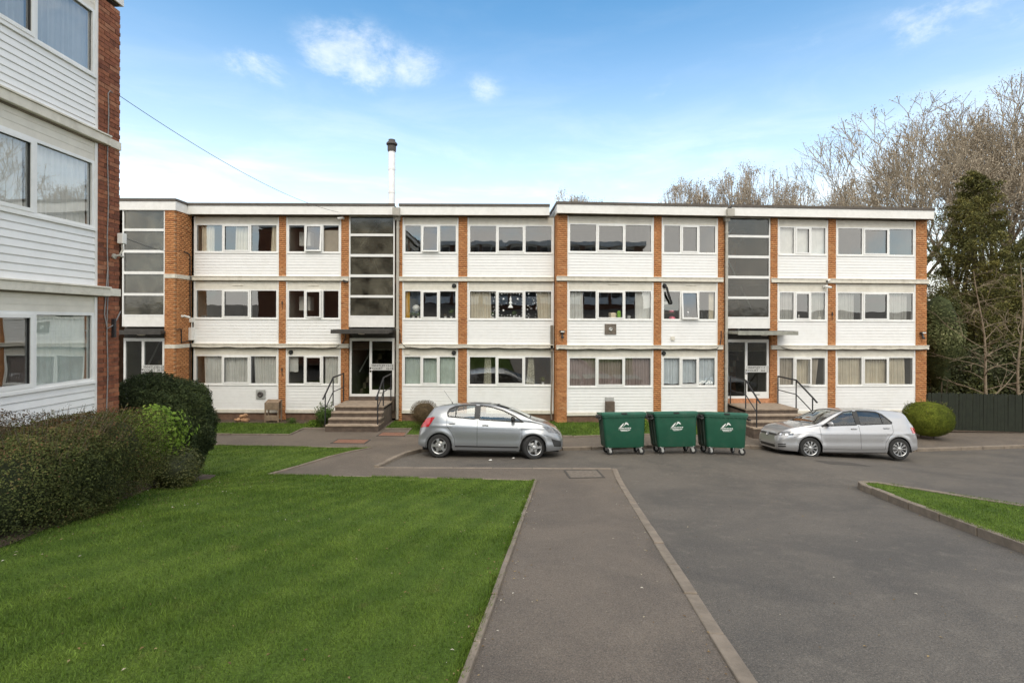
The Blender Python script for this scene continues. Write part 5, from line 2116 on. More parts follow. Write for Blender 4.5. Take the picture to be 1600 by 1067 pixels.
    for xw in (a0, a1):
        for sgn in (-1, 1):
            vs, fs = [], []
            for i, a in enumerate(np.linspace(R(-15), R(195), 20)):
                px_, pz_ = xw + ra * math.cos(a), S['rw'] + ra * math.sin(a)
                vs += [(px_, sgn * .55, pz_), (px_, sgn * (hw + .02), pz_)]
            fs = [(2 * i, 2 * i + 1, 2 * i + 3, 2 * i + 2) for i in range(19)]
            m.add(vs, fs, 'black_plastic')
    P('underbody', m)
    m = MB()
    cx0, cx1 = S['cabin']
    m.box(cx0, cx1, -hw + .12, hw - .12, .34, .42, 'dash')
    m.bbox(cx0 - .05, cx0 + .42, -hw + .10, hw - .10, .62, S['dash_z'], 'dash', .04)
    for sgn in (-1, 1):
        m.box(cx0, cx1, sgn * (hw - .10) - .02, sgn * (hw - .10) + .02, .40, .90, 'dash')
    m.box(cx1 - .1, L - .35, -hw + .15, hw - .15, .60, .86, 'dash')
    P('cabin', m)
    for sx in (cx0 + 1.02, cx0 + 1.82):
        for sy in ((-.36, .36) if sx < cx0 + 1.5 else (-.42, 0, .42)):
            w = .23 if sx < cx0 + 1.5 else .2
            s = MB()
            s.bbox(sx - .28, sx + .22, sy - w, sy + w, .42, .58, 'seat_fabric', .05)
            Mb = Matrix.Translation((sx + .20, sy, .50)) @ Matrix.Rotation(R(16), 4, 'Y')
            s.bbox(-.07, .07, -w, w, 0, .54, 'seat_fabric', .05, Mb)
            s.bbox(-.05, .05, -.13, .13, .55, .70, 'seat_fabric', .045, Mb)
            P('seat', s)
    st = MB()
    Ms = Matrix.Translation((cx0 + .52, .36, .86)) @ Matrix.Rotation(R(-68), 4, 'Y')
    ringp = [Ms @ Vector((.18 * math.cos(a), .18 * math.sin(a), 0)) for a in np.linspace(0, 2 * math.pi, 25)]
    st.tube(ringp, .014, 'black_plastic', 6)
    st.tube([Ms @ Vector((-.17, 0, 0)), Ms @ Vector((.17, 0, 0))], .02, 'black_plastic', 6)
    P('steering_wheel', st)
    # wheels
    ty, rim = wheel_mesh_tyre(S['rw'], .20), wheel_mesh_rim(S['rw'], .20, S['spokes'], S['rim'])
    for i, xw in enumerate(S['axles']):
        for sgn in (-1, 1):
            Mw = M @ Matrix.Translation((xw, sgn * (S['track'] / 2), S['rw'] - .004)) @ Matrix.Rotation(R(S['steer'] if i == 0 else 0), 4, 'Z')
            if sgn > 0:
                Mw = Mw @ Matrix.Rotation(R(180), 4, 'Z')
            Mw = Mw @ Matrix.Rotation(R(17 + 40 * i), 4, 'Y')
            hub = MB()
            hub.lathe([(.07, -.12), (.07, .02)], 'black_metal', Matrix.Rotation(R(90), 4, 'X'), n=12)
            w = link('wheel', hub.mesh('wheel'), root, Mw)
            link('tyre', ty, w, Mw)
            link('rim', rim, w, Mw)
    if S.get('antenna'):
        ax, dx = S['antenna']
        zt = float(c.T(ax))
        m = MB()
        m.tube([(ax, 0, zt - .01), (ax + .02, 0, zt + .04)], [.022, .010], 'black_plastic', 8)
        m.tube([(ax + .02, 0, zt + .04), (ax + dx, 0, zt + .36)], .004, 'black_plastic', 5)
        P('antenna', m)
    return root, c, M


# --- hatchback A: faces left, ten-spoke trims
L1 = 4.20
goal = dict(
    L=L1, axles=(.87, 3.48), rw=.315, ra=.355, hw=.88, track=1.56, steer=0, spokes=10, rim='ten',
    top=[(0, .69), (.03, .74), (.10, .795), (.25, .855), (.5, .91), (.8, .955), (1.08, .995), (1.3, 1.085), (1.6, 1.235), (1.9, 1.36), (2.1, 1.402), (2.4, 1.426), (2.8, 1.432), (3.2, 1.418), (3.55, 1.392), (3.78, 1.365), (3.88, 1.29), (3.99, 1.10), (4.07, .98), (4.14, .86), (4.18, .72), (L1, .60)],
    width=[(0, .52), (.02, .60), (.06, .67), (.14, .745), (.30, .815), (.55, .86), (.9, .878), (1.5, .885), (2.2, .888), (3.0, .885), (3.5, .872), (3.8, .845), (3.98, .80), (4.1, .745), (4.17, .68), (L1, .60)],
    belt=[(0, .63), (.03, .68), (.10, .725), (.25, .785), (.5, .84), (.8, .88), (1.08, .915), (1.3, .935), (1.8, .955), (2.4, .975), (3.0, .995), (3.4, 1.02), (3.7, 1.04), (3.86, 1.03), (3.98, .95), (4.06, .87), (4.13, .77), (4.18, .62), (L1, .54)],
    roof_y=[(0, .42), (.03, .50), (.10, .60), (.25, .68), (.5, .73), (.8, .765), (1.08, .785), (1.3, .745), (1.6, .68), (1.9, .635), (2.1, .610), (2.5, .605), (3.0, .605), (3.5, .615), (3.78, .61), (3.88, .62), (3.98, .64), (4.06, .65), (4.13, .62), (4.18, .55), (L1, .48)],
    roof_dz=[(0, .02), (.5, .022), (1.08, .022), (1.3, .026), (1.8, .030), (2.4, .032), (3.4, .030), (3.8, .03), (L1, .02)],
    crease=lambda x: .735 + .02 * (x / 4.2), nose=.10, chin=.05,
    cuts=[.24, 1.06, 1.10, 1.21, 2.28, 2.36, 2.42, 3.33, 1.96, 3.78, 3.97],
    side_glass=[('front', [(1.30, .945), (1.60, 1.12), (1.86, 1.25), (2.05, 1.338), (2.31, 1.372), (2.31, .985)]),
                ('rear', [(2.42, .988), (2.42, 1.376), (2.75, 1.372), (3.0, 1.350), (3.15, 1.285), (3.37, 1.06), (3.35, 1.03)])],
    doors={'front': (1.21, 2.36, .29), 'rear': (2.36, 3.30, .29)},
    windscreen=(1.12, 2.00, .045), rear_glass=(3.78, 3.99, .06), bonnet=(.16, 1.06), bumper_x=.42, bumper_z=.62, hatch_x=3.74,
    gaps=[[(1.21, .93), (1.20, .7), (1.225, .30)], [(2.36, .985), (2.36, .30)], [(1.225, .29), (2.2, .275), (3.05, .29)],
          [(3.36, 1.03), (3.34, .80), (3.20, .66), (3.09, .5), (3.05, .29)], [(.42, .62), (.60, .68)]],
    pillar=[([(2.365, .99), (2.365, 1.37)], .10), ([(3.10, 1.0), (3.08, 1.30)], .02), ([(1.27, .935), (1.38, .965)], .06)],
    handles={'front': (2.20, .875), 'rear': (3.16, .90)}, mirror=(1.48, .985, 'silver_paint'),
    cabin=(1.10, 3.6), dash_z=.93,
    patches=[
        ('grille', 'black_plastic', [[(.05, -.50, .625), (.05, .50, .625), (.06, .50, .690), (.06, -.50, .690)]], .006),
        ('lower_intake', 'black_plastic', [[(0, -.45, .27), (0, .45, .27), (0, .50, .41), (0, -.50, .41)]], .006),
        ('fog_vent', 'black_plastic', [[(.20, s * .76, .33), (.06, s * .60, .32), (.06, s * .62, .355), (.20, s * .78, .365)] for s in (-1, 1)] + [[(.20, s * .76, .39), (.06, s * .60, .38), (.06, s * .62, .41), (.20, s * .78, .425)] for s in (-1, 1)], .006),
        ('headlight', 'lamp_clear', [[(.07, -.50, .615), (.40, -.84, .675), (.45, -.83, .775), (.12, -.52, .71)]], .007),
        ('headlight', 'lamp_clear', [[(.07, .50, .615), (.40, .84, .675), (.45, .83, .775), (.12, .52, .71)]], .007),
        ('tail_light', 'red_lens', [[(3.95, -.82, .76), (4.15, -.62, .74), (4.12, -.60, .90), (3.93, -.80, .93)]], .007),
        ('tail_light', 'red_lens', [[(3.95, .82, .76), (4.15, .62, .74), (4.12, .60, .90), (3.93, .80, .93)]], .007),
        ('number_plate', 'plate_grey', [[(-.02, -.26, .45), (-.02, .26, .45), (-.02, .26, .56), (-.02, -.26, .56)]], .012),
        ('number_plate', 'plate_grey', [[(4.3, -.26, .60), (4.3, .26, .60), (4.3, .26, .71), (4.3, -.26, .71)]], .010),
    ])
def lower(S, k):
    """bring the roof and waist down a little, wheels and sills untouched"""
    f = lambda z: z if z < .5 else .5 + (z - .5) * k
    for key in ('top', 'belt'):
        S[key] = [(a, f(b)) for a, b in S[key]]
    S['side_glass'] = [(n, [(a, f(b)) for a, b in p]) for n, p in S['side_glass']]
    S['gaps'] = [[(a, f(b)) for a, b in p] for p in S['gaps']]
    S['pillar'] = [([(a, f(b)) for a, b in p], w) for p, w in S['pillar']]
    S['handles'] = {h: (a, f(b)) for h, (a, b) in S['handles'].items()}
    S['mirror'] = (S['mirror'][0], f(S['mirror'][1]), S['mirror'][2])
    S['patches'] = [(n, m, [[(a, b, f(c)) for a, b, c in q] for q in qs], o) for n, m, qs, o in S['patches']]
    cr = S['crease']
    S['crease'] = lambda x: .5 + (cr(x) - .5) * k
    S['dash_z'] = f(S['dash_z'])


g_x, g_y = 9.82, 15.34
goal['scale'] = .965
lower(goal, 1.03)
car1, c1, M1 = make_car(goal, 'bright silver hatchback facing the green bins, ten-spoke wheel trims', (g_x, g_y, (G(9.7, 14.62) + G(9.7, 16.1)) / 2), R(-1.5), R(-6.2), 'silver_paint')
# round badge with its two letters on the grille
p, n_ = c1.near((.0, 0, .652), .014)
m = MB()
Mb = Matrix.Translation(p) @ Matrix.Rotation(R(-90 + 12), 4, 'Y')
m.lathe([(.058, 0), (.058, .010), (.049, .012), (.048, .004), (0, .004)], 'chrome', Mb, n=24)
for a, b in (((-.03, .036), (0, .004)), ((.03, .036), (0, .004)), ((-.042, .010), (-.022, -.040)), ((-.022, -.040), (0, -.002)), ((0, -.002), (.022, -.040)), ((.022, -.040), (.042, .010))):
    q = [Mb @ Vector((v[1], v[0], .009)) for v in (a, b)]
    m.tube(q, .0055, 'chrome', 5)
link('badge', m.mesh('badge', True), car1, M1)
for s in (-1, 1):                                            # lamp projectors
    for hx, hy, hz in ((.17, .62, .665), (.27, .73, .685)):
        m = MB()
        p, n_ = c1.near((hx, s * hy, hz), .008)
        m.lathe([(.042, 0), (.040, .006), (.03, .002), (0, .006)], 'chrome', Matrix.Translation(p) @ n_.to_track_quat('Z', 'Y').to_matrix().to_4x4(), n=14)
        link('lamp_reflector', m.mesh('lamp_reflector', True), car1, M1)

# --- hatchback B: faces right, five-spoke alloys, front wheels turned
L2 = 3.96
cors = dict(
    L=L2, axles=(.80, 3.31), rw=.308, ra=.352, hw=.85, track=1.50, steer=24, spokes=5, rim='five',
    top=[(0, .64), (.03, .70), (.10, .78), (.22, .855), (.40, .925), (.60, .98), (.80, 1.03), (1.0, 1.115), (1.3, 1.245), (1.6, 1.350), (1.85, 1.405), (2.15, 1.437), (2.5, 1.440), (2.85, 1.422), (3.15, 1.392), (3.40, 1.355), (3.52, 1.31), (3.62, 1.19), (3.74, 1.01), (3.84, .86), (3.92, .70), (L2, .58)],
    width=[(0, .48), (.02, .56), (.06, .635), (.14, .715), (.30, .785), (.55, .828), (.9, .842), (1.5, .85), (2.2, .852), (2.8, .850), (3.2, .845), (3.5, .82), (3.7, .775), (3.85, .71), (3.92, .65), (L2, .58)],
    belt=[(0, .57), (.03, .625), (.10, .70), (.22, .775), (.40, .84), (.60, .89), (.80, .93), (1.0, .945), (1.5, .965), (2.2, .99), (2.8, 1.03), (3.1, 1.055), (3.4, 1.09), (3.52, 1.09), (3.62, 1.02), (3.74, .91), (3.84, .78), (3.92, .62), (L2, .52)],
    roof_y=[(0, .38), (.03, .46), (.10, .56), (.22, .64), (.40, .70), (.60, .73), (.80, .745), (1.0, .72), (1.3, .66), (1.6, .63), (1.9, .605), (2.4, .595), (2.9, .59), (3.3, .58), (3.45, .575), (3.55, .585), (3.66, .61), (3.78, .62), (3.88, .59), (3.94, .50), (L2, .45)],
    roof_dz=[(0, .022), (.5, .024), (.80, .026), (1.0, .030), (1.6, .034), (2.4, .036), (3.2, .034), (3.5, .03), (L2, .02)],
    crease=lambda x: .80 + .035 * (x / 4.0), crease_k=.8, nose=.13, chin=.05,
    cuts=[.80, 1.0, 1.09, 2.24, 2.30, 2.37, 3.1, 1.75, 3.55, 3.72],
    side_glass=[('front', [(1.06, .955), (1.30, 1.110), (1.62, 1.255), (1.95, 1.345), (2.25, 1.382), (2.25, 1.01)]),
                ('rear', [(2.37, 1.018), (2.37, 1.386), (2.70, 1.376), (2.94, 1.340), (3.08, 1.27), (3.125, 1.17), (3.10, 1.075)])],
    doors={'front': (1.09, 2.30, .30), 'rear': (2.30, 3.14, .30)},
    windscreen=(.90, 1.80, .045), rear_glass=(3.50, 3.74, .04), bonnet=(.14, .78), bumper_x=.40, bumper_z=.58, hatch_x=3.48,
    gaps=[[(1.10, .94), (1.10, .6), (1.12, .30)], [(2.30, 1.01), (2.29, .30)], [(1.12, .30), (2.0, .29), (2.88, .30)],
          [(3.13, 1.06), (3.12, .84), (2.98, .66), (2.90, .5), (2.88, .30)], [(.40, .60), (.52, .64)]],
    pillar=[([(2.31, 1.02), (2.31, 1.37)], .11), ([(2.90, 1.05), (2.90, 1.36)], .025), ([(1.38, .97), (1.36, 1.10)], .03)],
    handles={'front': (2.08, .865), 'rear': (2.98, .90)}, mirror=(1.36, 1.01, 'black_plastic'),
    cabin=(.98, 3.3), dash_z=.97, antenna=(3.12, .26),
    patches=[
        ('grille', 'black_plastic', [[(.02, -.36, .52), (.02, .36, .52), (.05, .40, .60), (.05, -.40, .60)]], .006),
        ('lower_intake', 'black_plastic', [[(0, -.40, .28), (0, .40, .28), (0, .46, .43), (0, -.46, .43)]], .006),
        ('fog_vent', 'black_plastic', [[(.26, s * .74, .34), (.09, s * .60, .33), (.11, s * .60, .46), (.32, s * .78, .54)] for s in (-1, 1)], .006),
        ('headlight', 'lamp_clear', [[(.09, -.50, .60), (.38, -.79, .70), (.56, -.76, .855), (.20, -.56, .74)]], .008),
        ('headlight', 'lamp_clear', [[(.09, .50, .60), (.38, .79, .70), (.56, .76, .855), (.20, .56, .74)]], .008),
        ('tail_light', 'red_lens', [[(3.62, -.79, .80), (3.88, -.62, .76), (3.74, -.66, 1.02), (3.46, -.78, 1.06)]], .008),
        ('tail_light', 'red_lens', [[(3.62, .79, .80), (3.88, .62, .76), (3.74, .66, 1.02), (3.46, .78, 1.06)]], .008),
        ('number_plate', 'plate_grey', [[(-.02, -.26, .44), (-.02, .26, .44), (-.02, .26, .52), (-.02, -.26, .52)]], .010),
        ('number_plate', 'plate_grey', [[(4.1, -.26, .60), (4.1, .26, .60), (4.1, .26, .71), (4.1, -.26, .71)]], .010),
        ('side_moulding', 'black_plastic', [[(1.12, -.84, .285), (2.88, -.85, .285), (2.88, -.85, .32), (1.12, -.84, .32)]], .006),
        ('side_moulding', 'black_plastic', [[(1.12, .84, .285), (2.88, .85, .285), (2.88, .85, .32), (1.12, .84, .32)]], .006),
    ])
car2, c2, M2 = make_car(cors, 'darker grey-silver hatchback facing right, five-spoke alloys, wheels turned', (-.56, 14.22, (G(-.6, 13.48) + G(-.6, 14.95)) / 2 + .0), R(180 - 3.5), R(6.8), 'grey_paint')
# ------------------------------------------------------------------ four-wheeled waste bins
def make_bin():
    # bin, lid closed
    root = thing('waste_bin', 'x', 'waste bin', (0, 0, 0), 0, 'green four-wheeled waste bins by the kerb')
    # tapered tub with pressed ribs
    m = MB()
    lv = [(.20, .545, .34), (.24, .56, .355), (.95, .61, .375), (1.02, .615, .38), (1.03, .635, .40), (1.09, .635, .40)]

    def loop(z, hw, hd, r=.07):
        pts = []
        for cx, cy, a0 in ((hw - r, -hd + r, -90), (hw - r, hd - r, 0), (-hw + r, hd - r, 90), (-hw + r, -hd + r, 180)):
            for k in range(5):
                a = R(a0 + 22.5 * k)
                pts.append((cx + r * math.cos(a), cy + r * math.sin(a), z))
        return pts
    vs, fs = [], []
    for l_ in lv:
        vs += loop(*l_)
    n = 20
    for i in range(len(lv) - 1):
        for k in range(n):
            fs.append((i * n + k, i * n + (k + 1) % n, (i + 1) * n + (k + 1) % n, (i + 1) * n + k))
    fs.append(tuple(range(n))[::-1])
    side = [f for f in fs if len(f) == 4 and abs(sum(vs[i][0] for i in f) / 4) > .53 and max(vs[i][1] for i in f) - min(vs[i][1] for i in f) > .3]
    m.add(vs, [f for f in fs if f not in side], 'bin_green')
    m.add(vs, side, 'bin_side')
    tub = link('tub', m.mesh('tub', True), root, WM[root.name])
    for sx in (-1, 1):
        for yy in (-.2, 0, .2):
            m = MB()
            m.add(*slant_rib(sx * .565, sx * .615, yy, sx), 'bin_side')
            link('rib', m.mesh('rib'), tub, WM[root.name])
    m = MB()
    for xx in np.linspace(-.54, .54, 10):
        m.box(xx - .012, xx + .012, -.402, -.388, 1.0, 1.035, 'bin_green')
    link('rim_notches', m.mesh('rim_notches'), tub, WM[root.name])['kind'] = 'stuff'
    # lid: shallow hipped dome with a lipped edge
    m = MB()
    vs = loop(1.085, .655, .410, .06) + loop(1.135, .655, .410, .06) + loop(1.172, .62, .365, .06) + loop(1.178, .56, .30, .06)
    fs = []
    for i in range(3):
        for k in range(n):
            fs.append((i * n + k, i * n + (k + 1) % n, (i + 1) * n + (k + 1) % n, (i + 1) * n + k))
    fs.append(tuple(3 * n + k for k in range(n)))
    vs = [(a, b, c - (.055 * (b + .4) / .8 if c > 1.14 else 0)) for a, b, c in vs]
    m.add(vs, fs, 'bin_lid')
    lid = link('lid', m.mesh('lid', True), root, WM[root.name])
    m = MB()
    m.bbox(-.085, .085, -.43, -.385, 1.105, 1.150, 'black_plastic', .01)
    m.tube([(-.6, .40, 1.11), (.6, .40, 1.11)], .022, 'black_plastic', 8)
    link('lid_handle', m.mesh('lid_handle'), lid, WM[root.name])
    # lifting trunnions and side grips
    for sx in (-1, 1):
        m = MB()
        m.tube([(sx * .63, .05, 1.02), (sx * .74, .05, 1.02)], .032, 'black_plastic', 10)
        m.bbox(min(sx * .62, sx * .70), max(sx * .62, sx * .70), -.28, .30, .985, 1.075, 'black_plastic', .02)
        m.tube([(sx * .66, -.36, 1.0), (sx * .72, -.36, .97), (sx * .72, -.22, .97), (sx * .66, -.2, 1.0)], .016, 'black_plastic', 6)
        link('grip', m.mesh('grip', True), root, WM[root.name])
    # castors
    for i, (cx, cy) in enumerate(((-.45, -.27), (.45, -.27), (-.45, .27), (.45, .27))):
        m = MB()
        a = R((18, -25, 10, 35)[i])
        Mx = Matrix.Translation((cx, cy, 0)) @ Matrix.Rotation(a, 4, 'Z')
        m.box(-.07, .07, -.06, .06, .19, .215, 'galvanised', Mx)
        for s in (-1, 1):
            m.add([Mx @ Vector(v) for v in ((-.045, s * .035, .19), (.05, s * .035, .19), (.06, s * .035, .085), (.02, s * .035, .075), (-.045, s * .041, .19), (.05, s * .041, .19), (.06, s * .041, .085), (.02, s * .041, .075))],
                  [(0, 1, 2, 3), (7, 6, 5, 4), (0, 4, 5, 1), (1, 5, 6, 2), (2, 6, 7, 3), (3, 7, 4, 0)], 'galvanised')
        w = link('castor', m.mesh('castor'), root, WM[root.name])
        t = MB()
        t.lathe([(.03, -.024), (.088, -.024), (.098, -.014), (.098, .014), (.088, .024), (.03, .024)], 'rubber', Mx @ Matrix.Translation((.035, 0, .098)) @ Matrix.Rotation(R(90), 4, 'X'), n=20)
        t.lathe([(.045, -.027), (.045, .027)], 'galvanised', Mx @ Matrix.Translation((.035, 0, .098)) @ Matrix.Rotation(R(90), 4, 'X'), n=12)
        link('castor_wheel', t.mesh('castor_wheel', True), w, WM[root.name])
    # white emblem and two lines of small print on the front face
    m = MB()

    def pr(poly, d=.003):
        poly = [(x_ * .84, .78 + (z_ - .78) * .84) for x_, z_ in poly]
        vs = []
        for x_, z_ in poly:
            y_ = -(.355 + (z_ - .24) / (.95 - .24) * .02) - d
            vs.append((x_, y_, z_))
        m.add(vs, [tuple(range(len(poly)))], 'white_print')
    cz = .80
    pr([(-.18, cz - .05), (-.06, cz + .06), (.0, cz + .085), (-.03, cz + .05), (-.10, cz - .045)])
    pr([(-.07, cz - .045), (.0, cz + .03), (.04, cz + .11), (.10, cz + .10), (.06, cz + .05), (.02, cz + .02)][::1])
    pr([(.07, cz + .10), (.12, cz + .075), (.155, cz + .01), (.10, cz + .035), (.065, cz + .05)])
    r = random.Random(4)
    for zz, x0, x1, h in ((cz - .095, -.20, .20, .032), (cz - .155, -.15, .17, .026), (cz - .185, -.12, .12, .018)):
        xx = x0
        while xx < x1:
            w = r.uniform(.012, .024)
            pr([(xx, zz), (xx + w, zz), (xx + w, zz + h * r.uniform(.75, 1.1)), (xx, zz + h)])
            xx += w + (.006 if r.random() < .85 else .02)
    pr([(-.22, cz - .125), (.21, cz - .125), (.21, cz - .119), (-.22, cz - .119)])
    link('printed_emblem', m.mesh('printed_emblem'), tub, WM[root.name])
    return root


def slant_rib(x0, x1, y, sx):
    vs = []
    for x, z in ((x0, .26), (x1, .98)):
        vs += [(x - sx * .02, y - .02, z), (x + sx * .016, y - .014, z), (x + sx * .016, y + .014, z), (x - sx * .02, y + .02, z)]
    return vs, [(0, 1, 5, 4), (1, 2, 6, 5), (2, 3, 7, 6), (0, 3, 2, 1), (4, 5, 6, 7)]


bin0 = make_bin()
BINS = [(3.13, 14.27, 1.5, 'green waste bin nearest the grey-silver hatchback'), (4.58, 14.31, 2.5, 'middle green waste bin of the three by the kerb'), (5.95, 14.35, 2.0, 'green waste bin nearest the right-hand entrance steps')]
for i, (x, y, a, lab) in enumerate(BINS):
    sl = (G(x + .3, y) - G(x - .3, y)) / .6
    M = Matrix.Translation((x, y, G(x, y))) @ Matrix.Rotation(math.atan((G(x, y + .3) - G(x, y - .3)) / .6), 4, 'X') @ Matrix.Rotation(-math.atan(sl), 4, 'Y') @ Matrix.Rotation(R(a), 4, 'Z') @ Matrix.Diagonal((.965, .97, 1.0, 1))
    if i == 0:
        bin0.matrix_basis = M
        WM[bin0.name] = M
        b = bin0
    else:
        b = copy_tree(bin0, M)
    b['label'] = lab
# ------------------------------------------------------------------ foliage
def leaf_mesh(name, P, Nrm, size, mat, seed=0, aspect=.55, up=0.0, spread=.8, fold=.25, tint=None):
    """one small folded leaf (two triangles pairs) per point; Nrm gives the general facing"""
    r = np.random.default_rng(seed)
    k = len(P)
    n = Nrm + r.normal(0, spread, (k, 3))
    n[:, 2] += up
    n /= np.linalg.norm(n, axis=1)[:, None] + 1e-9
    d = r.normal(size=(k, 3))
    d -= n * (d * n).sum(1)[:, None]
    d /= np.linalg.norm(d, axis=1)[:, None] + 1e-9
    b = np.cross(n, d)
    s = (size * r.uniform(.6, 1.35, k))[:, None]
    base, tip = P - d * s * .5, P + d * s * .5
    l = P + b * s * aspect * .5 + n * s * fold * .5
    q = P - b * s * aspect * .5 + n * s * fold * .5
    V = np.stack([base, q, tip, l], 1).reshape(-1, 3)
    F = (np.array([[0, 1, 2, 3]])[None] + 4 * np.arange(k)[:, None, None]).reshape(-1, 4)
    F = np.concatenate([F[:, [0, 1, 2]], F[:, [0, 2, 3]]], 0)
    t = tint if tint is not None else r.uniform(size=k)
    return np_mesh(name, V, F, mat, tint=np.concatenate([t, t]))


def shell_points(fn, n, seed, depth=.18):
    """points in the outer layer of a blob: fn(directions) -> surface points about the origin"""
    r = np.random.default_rng(seed)
    d = r.normal(size=(n, 3))
    d /= np.linalg.norm(d, axis=1)[:, None]
    s = fn(d)
    t = 1 - depth * r.power(1.6, n)[:, None] * r.uniform(0, 1.6, (n, 1))
    return s * t, d


def sq_blob(rx, ry, rz, p=2.6, amp=.06, seed=0, freq=3.0):
    """rounded box/ellipsoid with an uneven clipped surface; centre at the origin"""
    def f(d):
        q = np.abs(d) / np.array([rx, ry, rz])
        R_ = 1 / (np.power(q, p).sum(1) ** (1 / p))
        s = d * R_[:, None]
        k = 1 + amp * vnoise(s * freq, seed) + amp * .6 * vnoise(s * freq * 3.1, seed + 1)
        return s * k[:, None]
    return f


def core_mesh(mb, f, scale, mat, z):
    bm = bmesh.new()
    bmesh.ops.create_icosphere(bm, subdivisions=3, radius=1)
    co = np.array([v.co[:] for v in bm.verts])
    s = f(co / np.linalg.norm(co, axis=1)[:, None]) * scale
    for v, p in zip(bm.verts, s):
        v.co = Vector((p[0], p[1], p[2] + z))
    mb.bm(bm, mat)


def stems(mb, n, rad, h, mat, seed, r0=.012):
    r = random.Random(seed)
    for i in range(n):
        a = r.uniform(0, 6.28)
        p = [(rad * .25 * math.cos(a), rad * .25 * math.sin(a), -.05)]
        q = rad * r.uniform(.4, .9)
        p.append((q * .5 * math.cos(a + .3), q * .5 * math.sin(a + .3), h * .45))
        p.append((q * math.cos(a), q * math.sin(a), h * r.uniform(.7, .92)))
        mb.tube(p, [r0, r0 * .7, r0 * .3], mat, 5)


def bush(name, label, cat, loc, rx, ry, rz, n, size, mat, seed, amp=.06, p=2.4, depth=.22, up=.2, freq=3.0, zc=None, rot=0.0, core=True, spread=.8, aspect=.55, fly=0, stemmat='bark', core_mat=None, topw=0.0):
    root = thing(name, label, cat, loc, rot)
    zc = rz * .92 if zc is None else zc
    f = sq_blob(rx, ry, rz, p, amp, seed, freq)
    P, d = shell_points(f, n, seed, depth)
    keep = P[:, 2] + zc > -.03
    P, d = P[keep], d[keep]
    P[:, 2] += zc
    r = np.random.default_rng(seed + 5)
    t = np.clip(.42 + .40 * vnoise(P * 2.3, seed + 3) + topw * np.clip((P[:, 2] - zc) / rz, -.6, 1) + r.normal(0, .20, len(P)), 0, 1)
    me = leaf_mesh('foliage', P, d, size, mat, seed, up=up, spread=spread, aspect=aspect, tint=t)
    link('foliage', me, root)
    m = MB()
    stems(m, 7, min(rx, ry), zc + rz * .6, stemmat, seed)
    link('stems', m.mesh('stems'), root)
    if core:
        m = MB()
        core_mesh(m, f, .74, core_mat or mat, zc)
        link('inner_growth', m.mesh('inner_growth', True), root)
    if fly:
        # loose shoots standing out of the clipped top
        S = MB()
        rr = random.Random(seed)
        pts = []
        for i in range(fly):
            dd = Vector((rr.uniform(-1, 1), rr.uniform(-1, 1), rr.uniform(.35, 1))).normalized()
            s = f(np.array([dd[:]]))[0]
            b = Vector(s) + Vector((0, 0, zc))
            e = b + (dd + Vector((rr.uniform(-.3, .3), rr.uniform(-.3, .3), .9))).normalized() * rr.uniform(.05, .17)
            S.tube([b * .94, e], [.004, .002], stemmat, 3, caps=False)
            for q in range(6):
                pts.append(b.lerp(e, rr.random())[:])
        link('shoots', S.mesh('shoots'), root)['kind'] = 'stuff'
        pa = np.array(pts) + np.random.default_rng(seed).normal(0, .012, (len(pts), 3))
        link('shoot_leaves', leaf_mesh('shoot_leaves', pa, np.tile([0, 0, 1.], (len(pa), 1)), size, mat, seed + 9, aspect=aspect), root)
    return root


# long clipped hedge against the near flats
hx, hy = -5.95, 6.35
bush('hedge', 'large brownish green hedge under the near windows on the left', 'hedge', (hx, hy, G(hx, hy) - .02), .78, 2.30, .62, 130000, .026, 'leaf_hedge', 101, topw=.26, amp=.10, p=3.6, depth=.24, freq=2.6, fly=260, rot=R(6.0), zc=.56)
bush('hedge', 'reddish tipped hedge tops nearest the left edge of the photo', 'hedge', (-6.30, 5.2, G(-6.3, 5.2)), .58, 1.7, .58, 40000, .026, 'leaf_red', 109, amp=.12, p=3.2, depth=.22, freq=2.8, fly=160, zc=.66, rot=R(5))
# brighter shrub at its end
bush('shrub', 'bright green shrub between the long hedge and the dark yew', 'shrub', (-6.35, 8.95, G(-6.35, 8.95)), .56, .62, .42, 2600, .078, 'leaf_bright', 102, amp=.42, p=2, depth=.75, freq=4.0, core=False, zc=.98, spread=1.0)
bush('shrub', 'low mixed greenery at the foot of the dark yew', 'shrub', (-5.95, 8.95, G(-5.95, 8.95)), .42, .55, .42, 7000, .036, 'leaf_laurel', 103, amp=.15, p=2.2, depth=.5, freq=4.0, zc=.34)
# yew ball
bush('yew_bush', 'big dark clipped yew beside the near brick corner', 'bush', (-7.22, 10.35, G(-7.22, 10.35) - .05), 1.08, 1.02, 1.22, 95000, .055, 'leaf_yew', 104, amp=.11, p=1.9, depth=.22, freq=5.5, up=.1, aspect=.30, zc=1.10, spread=1.0)
# round bush at the right end
bush('round_bush', 'round yellow-green clipped bush at the right corner of the flats', 'bush', (14.95, 18.2, G(14.95, 18.2) + .09), .74, .74, .60, 36000, .044, 'leaf_round', 105, amp=.045, p=2.3, depth=.18, freq=4, zc=.72, aspect=.4, fly=60)
